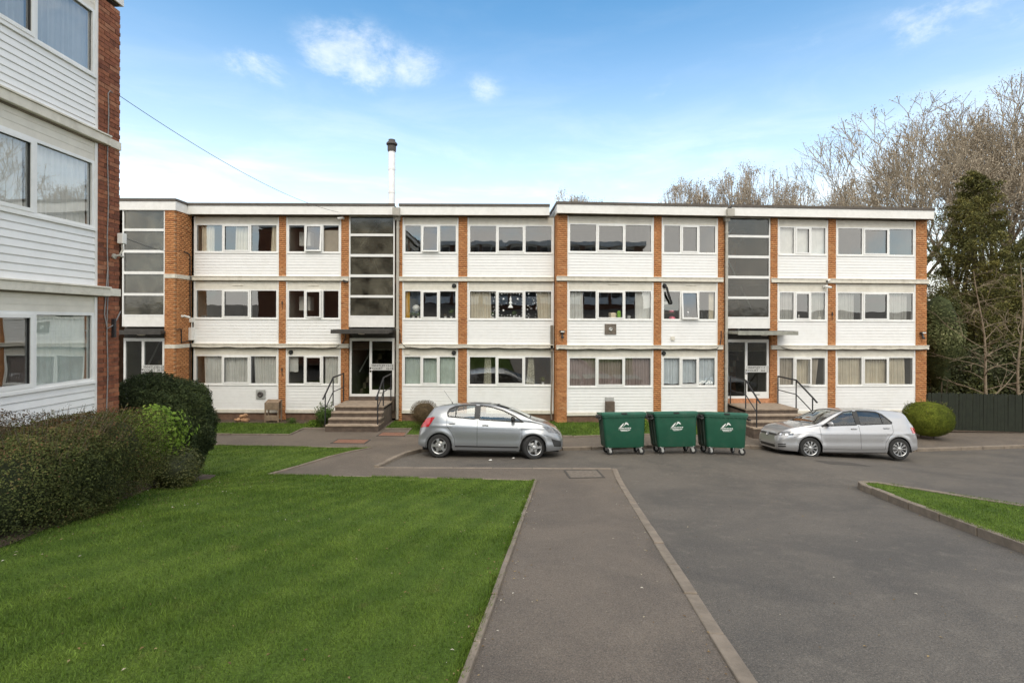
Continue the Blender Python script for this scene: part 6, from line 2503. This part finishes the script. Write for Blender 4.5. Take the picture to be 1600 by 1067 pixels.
# brown clipped bush behind the left car
bush('brown_bush', 'brown twiggy clipped bush behind the grey-silver hatchback', 'bush', (-3.05, 17.6, G(-3.05, 17.6) + .1), .48, .48, .42, 13000, .028, 'leaf_brown', 106, amp=.05, p=2.6, depth=.3, freq=5, zc=.60, aspect=.35)
bush('leafy_shrub', 'leafy green shrub at the left side of the left entrance steps', 'shrub', (-6.62, 17.95, G(-6.62, 17.95) + .1), .34, .34, .48, 2600, .06, 'leaf_shrub', 107, amp=.25, p=2, depth=.8, freq=5, core=False, zc=.46, fly=12)
bush('ground_plant', 'low pale green plant in the bed before the leafy shrub', 'plant', (-7.0, 17.95, G(-7.0, 17.95) + .1), .42, .22, .16, 1500, .055, 'leaf_bright', 108, amp=.25, p=2, depth=.8, freq=6, core=False, zc=.12)
bush('ground_plant', 'small weeds by the wall to the right of the wooden stand', 'plant', (-8.15, 18.75, G(-8.15, 18.75) + .1), .30, .16, .13, 500, .05, 'leaf_shrub', 110, amp=.25, p=2, depth=.8, freq=6, core=False, zc=.10)
bush('ground_plant', 'pale leafy plant in the verge between the left and middle bins', 'plant', (4.45, 17.4, G(4.45, 17.4) + .1), .26, .26, .32, 900, .075, 'leaf_bright', 111, amp=.25, p=2, depth=.8, freq=6, core=False, zc=.30)


# ------------------------------------------------------------------ trees
def tree_segments(seed, height, levels=6, trunk=.28, spread=.62, fork=.22, up=.32, limbs=5, decay=.74, twig=2, min_r=.006, split=(2, 3), wide=None, side=.36):
    r = random.Random(seed)
    segs, tips = [], []

    def grow(p, d, ln_, rad, lev):
        n = 2 if lev else 3
        q = p
        for i in range(n):
            d = (d + Vector((r.gauss(0, .07), r.gauss(0, .07), r.gauss(0, .04) + up * .10))).normalized()
            e = q + d * ln_ / n
            r1 = max(rad * (.86 if lev else .93), min_r)
            segs.append((q[:], e[:], rad, r1, lev))
            q, rad = e, r1
            if lev >= 2 and r.random() < side and lev < levels:
                sd = (d + Vector((r.gauss(0, .5), r.gauss(0, .5), r.gauss(.05, .3)))).normalized()
                grow(q, sd, ln_ * .52, max(rad * .45, min_r), min(levels, lev + 2))
        if lev >= levels:
            tips.append((q[:], d[:]))
            return
        k = limbs if lev == 0 else r.randint(*split)
        a0 = r.uniform(0, 6.28)
        for j in range(k):
            a = a0 + 6.283 * j / k + r.uniform(-.5, .5)
            o = d.orthogonal().normalized()
            o = Matrix.Rotation(a, 3, d) @ o
            sp = spread * r.uniform(.55, 1.25)
            nd = (d + o * sp + Vector((0, 0, up * .35))).normalized()
            grow(q, nd, ln_ * decay * r.uniform(.8, 1.15), max(rad * (.66 if k > 2 else .74), min_r), lev + 1)
    grow(Vector((0, 0, -.3)), Vector((r.gauss(0, .04), r.gauss(0, .04), 1)), height * fork + .3, trunk, 0)
    S = np.array([(a + b) for a, b, *_ in segs])
    top = np.percentile(S[:, 5], 98.0)
    k = height / top
    A = S[:, :3] * k
    B = S[:, 3:] * k
    cap = height * .955                                    # even, domed outline instead of stray leaders
    for M_ in (A, B):
        M_[:, 2] = np.where(M_[:, 2] > cap, cap + (M_[:, 2] - cap) * .45, M_[:, 2])
    if wide:
        q = wide / np.percentile(np.hypot(B[:, 0], B[:, 1]), 97)
        A[:, :2] *= q
        B[:, :2] *= q
    r0 = np.array([s[2] for s in segs])
    r1 = np.array([s[3] for s in segs])
    lv = np.array([s[4] for s in segs])
    tp = np.array([t[0] for t in tips]) * k
    tp[:, 2] = np.where(tp[:, 2] > height * .955, height * .955 + (tp[:, 2] - height * .955) * .45, tp[:, 2])
    if wide:
        tp[:, :2] *= q
    td = np.array([t[1] for t in tips])
    return A, B, r0, r1, lv, tp, td


def tubes_np(A, B, r0, r1, n):
    d = B - A
    d /= np.linalg.norm(d, axis=1)[:, None] + 1e-9
    ref = np.where(np.abs(d[:, 2:3]) < .9, np.array([[0, 0, 1.]]), np.array([[1., 0, 0]]))
    a = np.cross(d, ref)
    a /= np.linalg.norm(a, axis=1)[:, None] + 1e-9
    b = np.cross(d, a)
    V = []
    for k in range(n):
        t = 2 * math.pi * k / n
        o = a * math.cos(t) + b * math.sin(t)
        V.append(A + o * r0[:, None])
    for k in range(n):
        t = 2 * math.pi * k / n
        o = a * math.cos(t) + b * math.sin(t)
        V.append(B + o * r1[:, None])
    V = np.stack(V, 1).reshape(-1, 3)
    f = np.array([(k, (k + 1) % n, n + (k + 1) % n, n + k) for k in range(n)])
    F = (f[None] + 2 * n * np.arange(len(A))[:, None, None]).reshape(-1, 4)
    return V, F


TREES = {}


def bare_tree(label, loc, height, seed, group, levels=6, mats=('bark', 'twig'), buds=.07, bud_n=2, rot=0.0, scale=1.0, key=None, cat='tree', name='bare_tree', **kw):
    root = thing(name, label, cat, loc, rot, group)
    key = key or seed
    if key not in TREES:
        A, B, r0, r1, lv, tp, td = tree_segments(seed, height, levels, **kw)
        big = lv <= 2
        V, F = tubes_np(A[big], B[big], r0[big], r1[big], 7)
        m1 = np_mesh('trunk', V, F, mats[0], smooth=True)
        V, F = tubes_np(A[~big], B[~big], r0[~big], r1[~big], 3)
        m2 = np_mesh('crown', V, F, mats[1])
        m3 = None
        if buds:
            rr = np.random.default_rng(seed)
            P = np.repeat(tp, bud_n, 0) + rr.normal(0, buds * 1.6, (len(tp) * bud_n, 3))
            m3 = leaf_mesh('buds', P, np.repeat(td, bud_n, 0), buds, 'bud', seed, aspect=.7)
        TREES[key] = (m1, m2, m3)
    m1, m2, m3 = TREES[key]
    link('trunk', m1, root)
    c = link('crown', m2, root)
    if m3:
        link('buds', m3, c)
    return root


def place(px, py_base_unused, D):
    return (px - 800) / 790 * D


GT = 'bare trees behind the flats'
kw = dict(levels=7, spread=.60, up=.26, fork=.14, limbs=7, trunk=.32, min_r=.015, decay=.78, wide=7.0)
x = place(1405, 0, 33)
bare_tree('largest bare tree, fanning out above the right end of the flats', (x, 33, G(x, 33)), 18.3, 203, GT, buds=.085, bud_n=4, **kw)
x = place(1500, 0, 36)
bare_tree('bare tree behind the conifer, between the two tallest crowns', (x, 36, G(x, 36)), 19.3, 211, GT, buds=.085, bud_n=4, **kw)
x = place(1580, 0, 34)
bare_tree('tallest bare tree, cut by the right edge of the photo', (x, 34, G(x, 34)), 20.6, 223, GT, buds=.085, bud_n=4, **kw)
x = place(1700, 0, 33)
bare_tree('bare tree beyond the right edge, its twigs reaching into view', (x, 33, G(x, 33)), 17.0, 0, GT, key=211, rot=R(140), buds=.085, bud_n=4, **kw)
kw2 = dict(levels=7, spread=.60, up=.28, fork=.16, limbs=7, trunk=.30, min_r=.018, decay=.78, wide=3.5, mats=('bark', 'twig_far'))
for i, (px, D, h, sd_, rot, lab) in enumerate((
        (1085, 52, 20.0, 301, 0, 'distant bare tree showing over the roof, left of its two close neighbours'),
        (1155, 50, 20.3, 307, 0, 'distant bare tree over the roof above the right entrance, the taller of the trio'),
        (1232, 54, 20.6, 301, 110, 'distant bare tree over the roof, just left of the largest tree'),
        (905, 60, 20.3, 313, 0, 'small distant treetop above the stepped roof corner'),
        (940, 64, 20.8, 307, 70, 'small distant treetop just right of the stepped roof corner'),
        (1300, 58, 21.5, 313, 200, 'distant bare tree seen through the left branches of the largest tree'))):
    x = place(px, 0, D)
    bare_tree(lab, (x, D, G(x, D)), h, sd_, 'distant treetops over the roof', rot=R(rot), buds=.13, bud_n=4, key=('far', sd_), **kw2)

# sapling in front of the evergreens

def sapling(label, loc, h, lean, seed):
    """one slender stem with thin side branches that droop at their ends"""
    root = thing('bare_sapling', label, 'tree', loc)
    r = random.Random(seed)
    m = MB()
    pts = [Vector((lean * (t ** 1.3) * h + .05 * math.sin(t * 9 + seed), .04 * math.sin(t * 7), h * t)) for t in [i / 12 for i in range(13)]]
    pts[0].z = -.2
    m.tube(pts, [.055 * (1 - i / 13) + .008 for i in range(13)], 'sapling_bark', 7)
    link('trunk', m.mesh('trunk', True), root)
    m = MB()

    def branch(p, d, L, rad, lev):
        q = [p]
        for i in range(4):
            d = (d + Vector((r.gauss(0, .16), r.gauss(0, .16), r.gauss(-.02, .12)))).normalized()
            p = p + d * L / 4
            q.append(p)
            if lev < 3 and r.random() < .8:
                sd = (d + Vector((r.gauss(0, .6), r.gauss(0, .6), r.gauss(.05, .4)))).normalized()
                branch(p, sd, L * r.uniform(.35, .65), rad * .55, lev + 1)
        m.tube(q, [max(rad * (1 - .2 * i), .005) for i in range(5)], 'sapling_bark', 4, caps=False)
    for i in range(24):
        t = .16 + .82 * (i + r.random()) / 24
        k = min(11, int(t * 12))
        p = pts[k].lerp(pts[k + 1], t * 12 - k)
        a = i * 2.4 + r.uniform(-.6, .6)
        branch(p, Vector((math.cos(a), math.sin(a), r.uniform(.15, .8))).normalized(), (1.9 * (1 - t) + .55) * r.uniform(.7, 1.15), .020 * (1 - t) + .009, 1)
    link('crown', m.mesh('crown'), root)


x = place(1547, 0, 20.6)
sapling('slender bare sapling leaning left just behind the dark fence', (x, 20.6, G(x, 20.6) + .1), 6.3, -.10, 3)
x = place(1592, 0, 21.5)
sapling('thin upright bare sapling at the right edge behind the fence', (x, 21.5, G(x, 21.5) + .1), 6.8, .02, 8)


def conifer(label, loc, h, rb, seed, n=46000, mat='leaf_conifer'):
    root = thing('conifer_tree', label, 'tree', loc)
    r = np.random.default_rng(seed)
    rr = random.Random(seed)
    m = MB()
    m.tube([(0, 0, -.3), (.05, 0, h * .5), (0, .05, h * .97)], [.24, .13, .02], 'bark', 8)
    pts, nrm = [], []
    nb = 120
    for i in range(nb):
        t = (i + rr.random()) / nb
        z = h * (.08 + .90 * t)
        L = rb * (1 - t) ** .72 * rr.uniform(.55, 1.12) + .18
        a = i * 2.4 + rr.uniform(-.5, .5)
        dx, dy = math.cos(a), math.sin(a)
        rise = rr.uniform(.02, .30) + .35 * t
        e = Vector((dx * L, dy * L, z + L * rise))
        mid = Vector((dx * L * .55, dy * L * .55, z + L * rise * .35))
        m.tube([(0, 0, z), mid, e], [.03 * (1 - t) + .008, .018 * (1 - t) + .006, .004], 'bark', 4, caps=False)
        k = int(n / nb * (.35 + 1.3 * (1 - t)))
        s = r.power(1.5, k)
        base = np.where(s[:, None] < .55, np.array(mid)[None] * (s / .55)[:, None] + np.array([0, 0, z]) * (1 - s / .55)[:, None],
                        np.array(mid)[None] * (1 - (s - .55) / .45)[:, None] + np.array(e)[None] * ((s - .55) / .45)[:, None])
        w = L * .24 * (1.1 - s) + .07
        off = r.normal(0, 1, (k, 3)) * w[:, None] * np.array([1, 1, .42])
        off[:, 2] -= np.abs(off[:, :2]).sum(1) * .25
        pts.append(base + off)
        q = np.tile([dx * .4, dy * .4, .9], (k, 1))
        nrm.append(q)
    P = np.concatenate(pts)
    Nn = np.concatenate(nrm)
    t = np.clip(.45 + .3 * vnoise(P * 1.6, seed) + r.normal(0, .2, len(P)), 0, 1)
    link('trunk', m.mesh('trunk'), root)
    link('foliage', leaf_mesh('foliage', P, Nn, .14, mat, seed, aspect=.30, spread=.7, tint=t), root)
    return root


x = place(1522, 0, 25.5)
conifer('dark conifer rising behind the fence at the right', (x, 25.5, G(x, 25.5)), 12.4, 3.7, 501, n=80000)
x = place(1612, 0, 27)
conifer('lower conifer at the right edge beside the taller one', (x, 27, G(x, 27)), 9.6, 3.6, 503, n=52000)

x = place(1466, 0, 22.3)
bush('holly_bush', 'pale speckled holly against the right end of the flats', 'bush', (x, 22.3, G(x, 22.3)), .85, 1.0, 2.7, 11000, .10, 'leaf_holly', 601, amp=.18, p=2, depth=.5, freq=1.8, zc=3.6, spread=1.0)
for i, (px, D, rx, rz, zc, lab, mt) in enumerate((
        (1462, 23.5, 1.7, 1.9, 1.5, 'dark laurel behind the fence by the corner of the flats', 'leaf_laurel'),
        (1530, 23.0, 2.0, 1.8, 1.4, 'dark laurel under the conifer behind the fence', 'leaf_laurel'),
        (1600, 23.0, 2.0, 2.1, 1.7, 'dark laurel at the right edge behind the fence', 'leaf_laurel'),
        (1500, 26.5, 2.2, 3.2, 3.3, 'tall evergreen thicket left of the conifer trunk', 'leaf_conifer'),
        (1590, 27.5, 2.6, 3.6, 3.4, 'tall evergreen thicket right of the conifer trunk', 'leaf_conifer'))):
    x = place(px, 0, D)
    bush('evergreen_shrub', lab, 'shrub', (x, D, G(x, D)), rx, 1.3, rz, 16000, .13, mt, 610 + i, amp=.16, p=2.2, depth=.35, freq=1.5, zc=zc, spread=.9)

# far wood closing the view on the right: reads as one mass of undergrowth
r = np.random.default_rng(77)
n = 42000
X = r.uniform(21, 78, n)
Y = 41 + r.normal(0, 2.2, n) - .12 * (X - 21)
hgt = 7.5 + 1.8 * np.sin(X * .35) + 1.2 * np.sin(X * .9 + 2)
Z = hgt * r.power(.9, n)
P = np.stack([X, Y, gz(X, Y) + Z], 1)
o = link('undergrowth', leaf_mesh('undergrowth', P, np.tile([0, -.6, .6], (n, 1)), .30, 'leaf_brown', 78, aspect=.45, spread=.8))
o['kind'] = 'stuff'
n = 9000
X = r.uniform(20, 80, n)
Y = 40 + r.normal(0, 2.4, n) - .12 * (X - 20)
A_ = np.stack([X, Y, gz(X, Y) + r.uniform(0, 7, n)], 1)
d_ = np.stack([r.normal(0, .45, n), r.normal(0, .45, n), r.uniform(.4, 1.4, n)], 1)
V, F = tubes_np(A_, A_ + d_ * r.uniform(.6, 2.2, n)[:, None], r.uniform(.015, .04, n), np.full(n, .01), 3)
o = link('thicket_twigs', np_mesh('thicket_twigs', V, F, 'twig'))
o['kind'] = 'stuff'
# sticks and leaf litter at the fence foot are left to the soil surface

# ------------------------------------------------------------------ dark boarded fence at the right
fence = thing('fence', 'dark green vertical board fence running off to the right of the round bush', 'fence', (16.25, 19.75, G(16.25, 19.75)))
fa, fb_ = Vector((16.25, 19.75)), Vector((27.0, 17.9))
L = (fb_ - fa).length
dirv = (fb_ - fa).normalized()
ang = math.atan2(dirv.y, dirv.x)
m = MB()
m.add([(-.056, -.010, 0), (.056, -.010, 0), (.056, .010, 0), (-.056, .010, 0), (-.056, -.010, 1.40), (-.02, -.010, 1.44), (.02, -.010, 1.44), (.056, -.010, 1.40), (-.056, .010, 1.40), (-.02, .010, 1.44), (.02, .010, 1.44), (.056, .010, 1.40)],
      [(0, 1, 7, 6, 5, 4), (3, 8, 9, 10, 11, 2), (0, 4, 8, 3), (1, 2, 11, 7), (4, 5, 9, 8), (5, 6, 10, 9), (6, 7, 11, 10), (0, 3, 2, 1)], 'fence_dark')
fbm = m.mesh('board')
rr = random.Random(9)
k = int(L / .118)
for i in range(k):
    p = fa + dirv * (i * .118 + .06)
    link('board', fbm, fence, T(p.x, p.y, G(p.x, p.y) + .12 + rr.uniform(-.012, .012), ang) @ Matrix.Rotation(rr.uniform(-.01, .01), 4, 'Y'))
for i in range(int(L / 1.9) + 1):
    p = fa + dirv * (i * 1.9)
    m = MB()
    m.bbox(-.05, .05, .012, .11, -.1, 1.40, 'fence_dark', .008)
    link('post', m.mesh('post'), fence, T(p.x, p.y, G(p.x, p.y) + .1, ang))
for hz_ in (.35, 1.15):
    m = MB()
    a, b = fa, fb_
    m.tube([(a.x + .0, a.y + .03, G(a.x, a.y) + .1 + hz_), ((a.x + b.x) / 2, (a.y + b.y) / 2 + .03, G((a.x + b.x) / 2, (a.y + b.y) / 2) + .1 + hz_), (b.x, b.y + .03, G(b.x, b.y) + .1 + hz_)], .03, 'fence_dark', 4)
    link('rail', m.mesh('rail'), fence, Matrix())

# ------------------------------------------------------------------ small things by the walls
st = thing('wooden_stand', 'weathered wooden planter stand against the white boards left of the steps', 'plant stand', (-8.93, 18.95, G(-8.93, 18.95) + .13))
for sx_ in (-.24, .24):
    for sy_ in (-.13, .13):
        m = MB()
        m.bbox(sx_ - .025, sx_ + .025, sy_ - .02, sy_ + .02, 0, .72 if sy_ < 0 else .80, 'wood_old', .004)
        link('leg', m.mesh('leg'), st)
m = MB()
m.bbox(-.215, .215, -.155, -.13, .46, .70, 'wood_old', .004)
m.bbox(-.215, .215, .13, .15, .46, .70, 'wood_old', .004)
m.bbox(-.215, .215, -.13, .13, .45, .47, 'wood_old', .004)
link('trough', m.mesh('trough'), st)
m = MB()
m.bbox(-.215, .215, -.15, .15, .06, .09, 'wood_old', .004)
m.bbox(-.215, .215, -.155, -.13, .06, .26, 'wood_old', .004)
link('shelf', m.mesh('shelf'), st)
m = MB()
m.add([(-.25, -.16, .71), (.25, -.16, .71), (.25, .1, .80), (-.25, .1, .80), (-.25, -.16, .73), (.25, -.16, .73), (.25, .1, .82), (-.25, .1, .82)], [(0, 3, 2, 1), (4, 5, 6, 7), (0, 1, 5, 4), (2, 3, 7, 6), (1, 2, 6, 5), (3, 0, 4, 7)], 'wood_old')
link('top_board', m.mesh('top_board'), st)

rr = random.Random(12)
for i, (dx, dy, dz, s) in enumerate(((0, 0, 0, .11), (.17, .02, 0, .12), (.30, -.02, 0, .10), (.10, .03, .13, .09), (.22, .02, .16, .10), (-.16, .05, 0, .05))):
    bm = bmesh.new()
    bmesh.ops.create_icosphere(bm, subdivisions=2, radius=s)
    for v in bm.verts:
        v.co *= rr.uniform(.82, 1.12)
        v.co.z *= .75
        v.co.x *= 1.15
    m = MB()
    m.bm(bm, 'stone_orange')
    o = link('stone', m.mesh('stone'), None, T(-10.22 + dx, 18.95 + dy, G(-10.2, 18.95) + .19 + dz, rr.uniform(0, 3)))
    tag(o, ('bottom left stone of the small orange heap by the wall', 'middle bottom stone of the small orange heap by the wall', 'bottom right stone of the small orange heap, nearest the wooden stand', 'upper left stone of the small orange heap by the wall', 'pale stone on top of the small orange heap by the wall', 'smallest stone, lying apart at the left of the orange heap')[i], 'stone', 'stones heaped by the wall')
# ------------------------------------------------------------------ things standing on the window sills
def pot_plant(F, u, z, h, w, label, seed, potmat='white_plastic', leaf='leaf_shrub', v=-.14):
    M = F.at(u, v, z)
    root = link('pot_plant', None, None, M)
    tag(root, label, 'pot plant', 'pot plants on the window sills')
    m = MB()
    m.lathe([(.04, 0), (.055, .09), (.05, .09), (.0, .08)], potmat, n=12)
    link('pot', m.mesh('pot', True), root, M)
    P, d = shell_points(sq_blob(w, .07, h / 2, 2, .25, seed, 8), 260, seed, .8)
    P[:, 2] += .08 + h / 2
    link('leaves', leaf_mesh('leaves', P, d, .05, leaf, seed, spread=1.0), root, M)
    return root


def sill_item(F, u, z, prof, mat, name, label, cat, v=-.14, group=None):
    m = MB()
    m.lathe(prof, mat, n=16)
    o = link(name, m.mesh(name, True), None, F.at(u, v, z))
    return tag(o, label, cat, group)


def at_pane(b, k, p, s):
    a, c, z0, z1 = gl[b][k][p]
    return a + (c - a) * s, z0 - .02


u, z = at_pane('D', 1, 0, .50)
pot_plant(FM, u, z, .22, .16, 'broad green pot plant under the white globe, middle-floor window by the yellow curtain', 1)
u, z = at_pane('D', 1, 0, .82)
pot_plant(FM, u, z, .20, .09, 'pot plant right of the white globe, middle-floor window by the yellow curtain', 2)
u, z = at_pane('D', 1, 2, .32)
pot_plant(FM, u, z, .10, .05, 'smallest pot plant, right pane of the window by the yellow curtain', 3, leaf='leaf_brown')
u, z = at_pane('D', 1, 2, .70)
pot_plant(FM, u, z, .34, .13, 'tall spindly pot plant, right pane of the window by the yellow curtain', 4)
u, z = at_pane('D', 1, 0, .62)
sill_item(FM, u, z + .26, [(.0, .0), (.10, .03), (.165, .13), (.165, .16), (.10, .25), (.02, .28)], 'white_plastic', 'lamp_shade', 'round white lampshade hanging in the window beside the yellow curtain', 'lampshade', v=-.34)
u, z = at_pane('E', 1, 1, .66)
pot_plant(FM, u, z, .20, .15, 'bushy pot plant below the white tree sticker, middle-floor window', 5)
u, z = at_pane('E', 1, 0, .88)
pot_plant(FM, u, z, .20, .06, 'pot plant beside the cream curtain of the sticker-covered window', 6)
u, z = at_pane('E', 0, 2, .70)
pot_plant(FM, u, z, .24, .15, 'leafy pot plant in the dark ground-floor window with tied curtains', 7, leaf='leaf_round')
u, z = at_pane('F', 1, 1, .62)
sill_item(FR, u, z, [(.08, 0), (.15, .02), (.16, .16), (.12, .20), (0, .21)], 'bowl_beige', 'storage_jar', 'squat beige jar on the sill beside the lime green one', 'jar')
u, z = at_pane('F', 1, 1, .90)
sill_item(FR, u, z, [(.07, 0), (.08, .22), (.07, .22), (.05, .27), (0, .28)], 'cup_green', 'storage_jar', 'lime green jar on the sill beside the beige one', 'jar')
u, z = at_pane('F', 1, 2, .17)
sill_item(FR, u, z, [(.06, 0), (.08, .05), (.08, .14), (0, .15)], 'galvanised', 'storage_jar', 'small metal pot on the sill, right pane beside the flat pale curtain', 'pot')
u, z = at_pane('G', 1, 0, .60)
sill_item(FR, u, z, [(.08, 0), (.13, .03), (.11, .09), (0, .13)], 'pink_item', 'pink_bowl', 'pink bowl on the sill below the black vent hose', 'bowl')
u, z = at_pane('G', 1, 0, .62)
sill_item(FR, u, z + .27, [(.05, 0), (.10, .02), (.08, .08), (0, .09)], 'pink_item', 'pink_bowl', 'pink pan on the rack above the pink bowl, behind the vent hose', 'pan', v=-.22)
u, z = at_pane('G', 1, 0, .20)
sill_item(FR, u, z + .55, [(.05, 0), (.11, .02), (.10, .12), (0, .14)], 'white_plastic', 'mixing_bowl', 'white bowl behind the left pane below the vent hose', 'bowl', v=-.24)
m = MB()
for zz in (.25, .52):
    m.box(-.24, .24, -.01, .16, zz - .02, zz - .004, 'wood_old')
u, z = at_pane('G', 1, 0, .45)
o = link('window_shelf', m.mesh('window_shelf'), None, FR.at(u, -.16, z))
tag(o, 'two-tier rack of pans behind the left pane below the vent hose', 'rack')
for s_, h_, lab in ((.25, .36, 'dark bottle nearest the middle pane, window left of the narrow cream curtain'), (.62, .26, 'short dark bottle next to the narrow cream curtain')):
    u, z = at_pane('G', 1, 2, s_)
    sill_item(FR, u, z, [(.035, 0), (.04, h_ * .6), (.014, h_ * .75), (.014, h_), (0, h_)], 'black_plastic', 'bottle', lab, 'bottle')
u, z = at_pane('G', 1, 1, .5)
sill_item(FR, u, z, [(.14, 0), (.15, .05), (.02, .16), (.02, .22), (.07, .22), (.06, .24), (.01, .26), (.01, .33), (.03, .36), (0, .39)], 'chrome', 'cake_stand', 'silver tiered stand on the sill behind the tilted middle pane', 'cake stand')
u, z = at_pane('I', 1, 1, .38)
sill_item(FR, u, z, [(.03, 0), (.035, .03), (.015, .06), (.03, .10), (.02, .15), (0, .17)], 'white_plastic', 'ornament', 'small white ornament on the sill of the middle-floor window by the right entrance', 'ornament')
u, z = at_pane('I', 1, 2, .75)
sill_item(FR, u, z, [(.05, 0), (.07, .08), (.03, .16), (.05, .2), (0, .21)], 'cabinet', 'ornament', 'pale vase on the sill beside the right entrance bay, middle floor', 'vase')
# kitchen units behind the windows left of the left entrance
for k, lab in ((2, 'white wall cupboard behind the top-floor window left of the left entrance'), (1, 'pale wall cupboard behind the middle-floor window left of the left entrance')):
    a, c, z0, z1 = gl['B'][k][0]
    m = MB()
    bx(m, -.22, .22, -.18, .18, 0, .55, 'cabinet', .01)
    o = link('wall_cupboard', m.mesh('wall_cupboard'), None, FM.at((a + c) / 2 + .12, -.65, z0 + .28))
    tag(o, lab, 'cupboard')
# brown reflection of brick in the pane, modelled as a hanging sheet
curtain(FM, gl['B'][2][2][0] - .03, gl['B'][2][2][1] + .03, gl['B'][2][2][2] - .05, gl['B'][2][2][3] - .16, 'cloth_taupe', 'brown brick-reflection sheet in right pane of top-floor window, bay left of the left entrance', amp=.003, cat='blind', name='blind_or_reflection', group=GRP)

# white dots and a tree stuck on the panes of the decorated window
wins = [o for o in bpy.data.objects if o.name.split('.')[0] == 'window' and o.parent == block]
rr = random.Random(21)
m = MB()


def dot(u, z, r, v=-.028):
    vs = [(u + r * math.cos(a), -v, z + r * math.sin(a)) for a in np.linspace(0, 2 * math.pi, 9)[:-1]]
    m.add(vs, [tuple(range(8))], 'white_print')


a, c, z0, z1 = gl['E'][1][1]
for i in range(9):
    dot(a + (c - a) * i / 8, z1 - .04 + rr.uniform(-.02, .02), rr.uniform(.012, .022), .0)
    dot(a + .02, z0 + (z1 - z0) * i / 8, .014, .0)
    dot(c - .02, z0 + (z1 - z0) * i / 8, .014, .0)
    dot(a + (c - a) * i / 8, z0 + .05 + rr.uniform(-.02, .03), rr.uniform(.012, .024), .0)
for q, w in ((.2, .75), (.2, .28), (.8, .75), (.32, .58), (.7, .55), (.12, .5)):
    dot(a + (c - a) * q, z0 + (z1 - z0) * w, .035 if q in (.2, .8) else .015, .0)
tx = (a + c) / 2
for (zz, hw, hh) in ((.36, .10, .18), (.52, .075, .16), (.66, .05, .16)):
    m.add([(tx - hw, -.001, z0 + zz), (tx + hw, -.001, z0 + zz), (tx, -.001, z0 + zz + hh)], [(0, 1, 2)], 'white_print')
for p, lo, hi in ((2, .05, .45), (0, .82, .98)):
    a, c, z0, z1 = gl['E'][1][p]
    for i in range(26 if p == 2 else 12):
        dot(a + (c - a) * rr.uniform(lo, hi), z0 + (z1 - z0) * rr.random(), rr.uniform(.010, .022))
wE = min(wins, key=lambda o: (WM[o.name].translation - FM.at((E[0] + E[1]) / 2, 0, 3.7).translation).length)
link('window_sticker', m.mesh('window_sticker'), wE, FM.M)

# litter on the road
for i, (x, y, s, lab) in enumerate(((-.55, 13.15, .045, 'small white scrap of litter on the road under the grey-silver car'), (.05, 13.45, .04, 'small pale scrap of litter near the front wheel of the grey-silver car'))):
    m = MB()
    m.add([(-s, -s * .6, .002), (s, -s * .4, .004), (s * .8, s * .6, .012), (-s * .7, s * .5, .006), (0, 0, .02)], [(0, 1, 4), (1, 2, 4), (2, 3, 4), (3, 0, 4), (0, 3, 2, 1)], 'white_plastic')
    o = link('litter', m.mesh('litter'), None, T(x, y, G(x, y) + .002))
    tag(o, lab, 'litter')
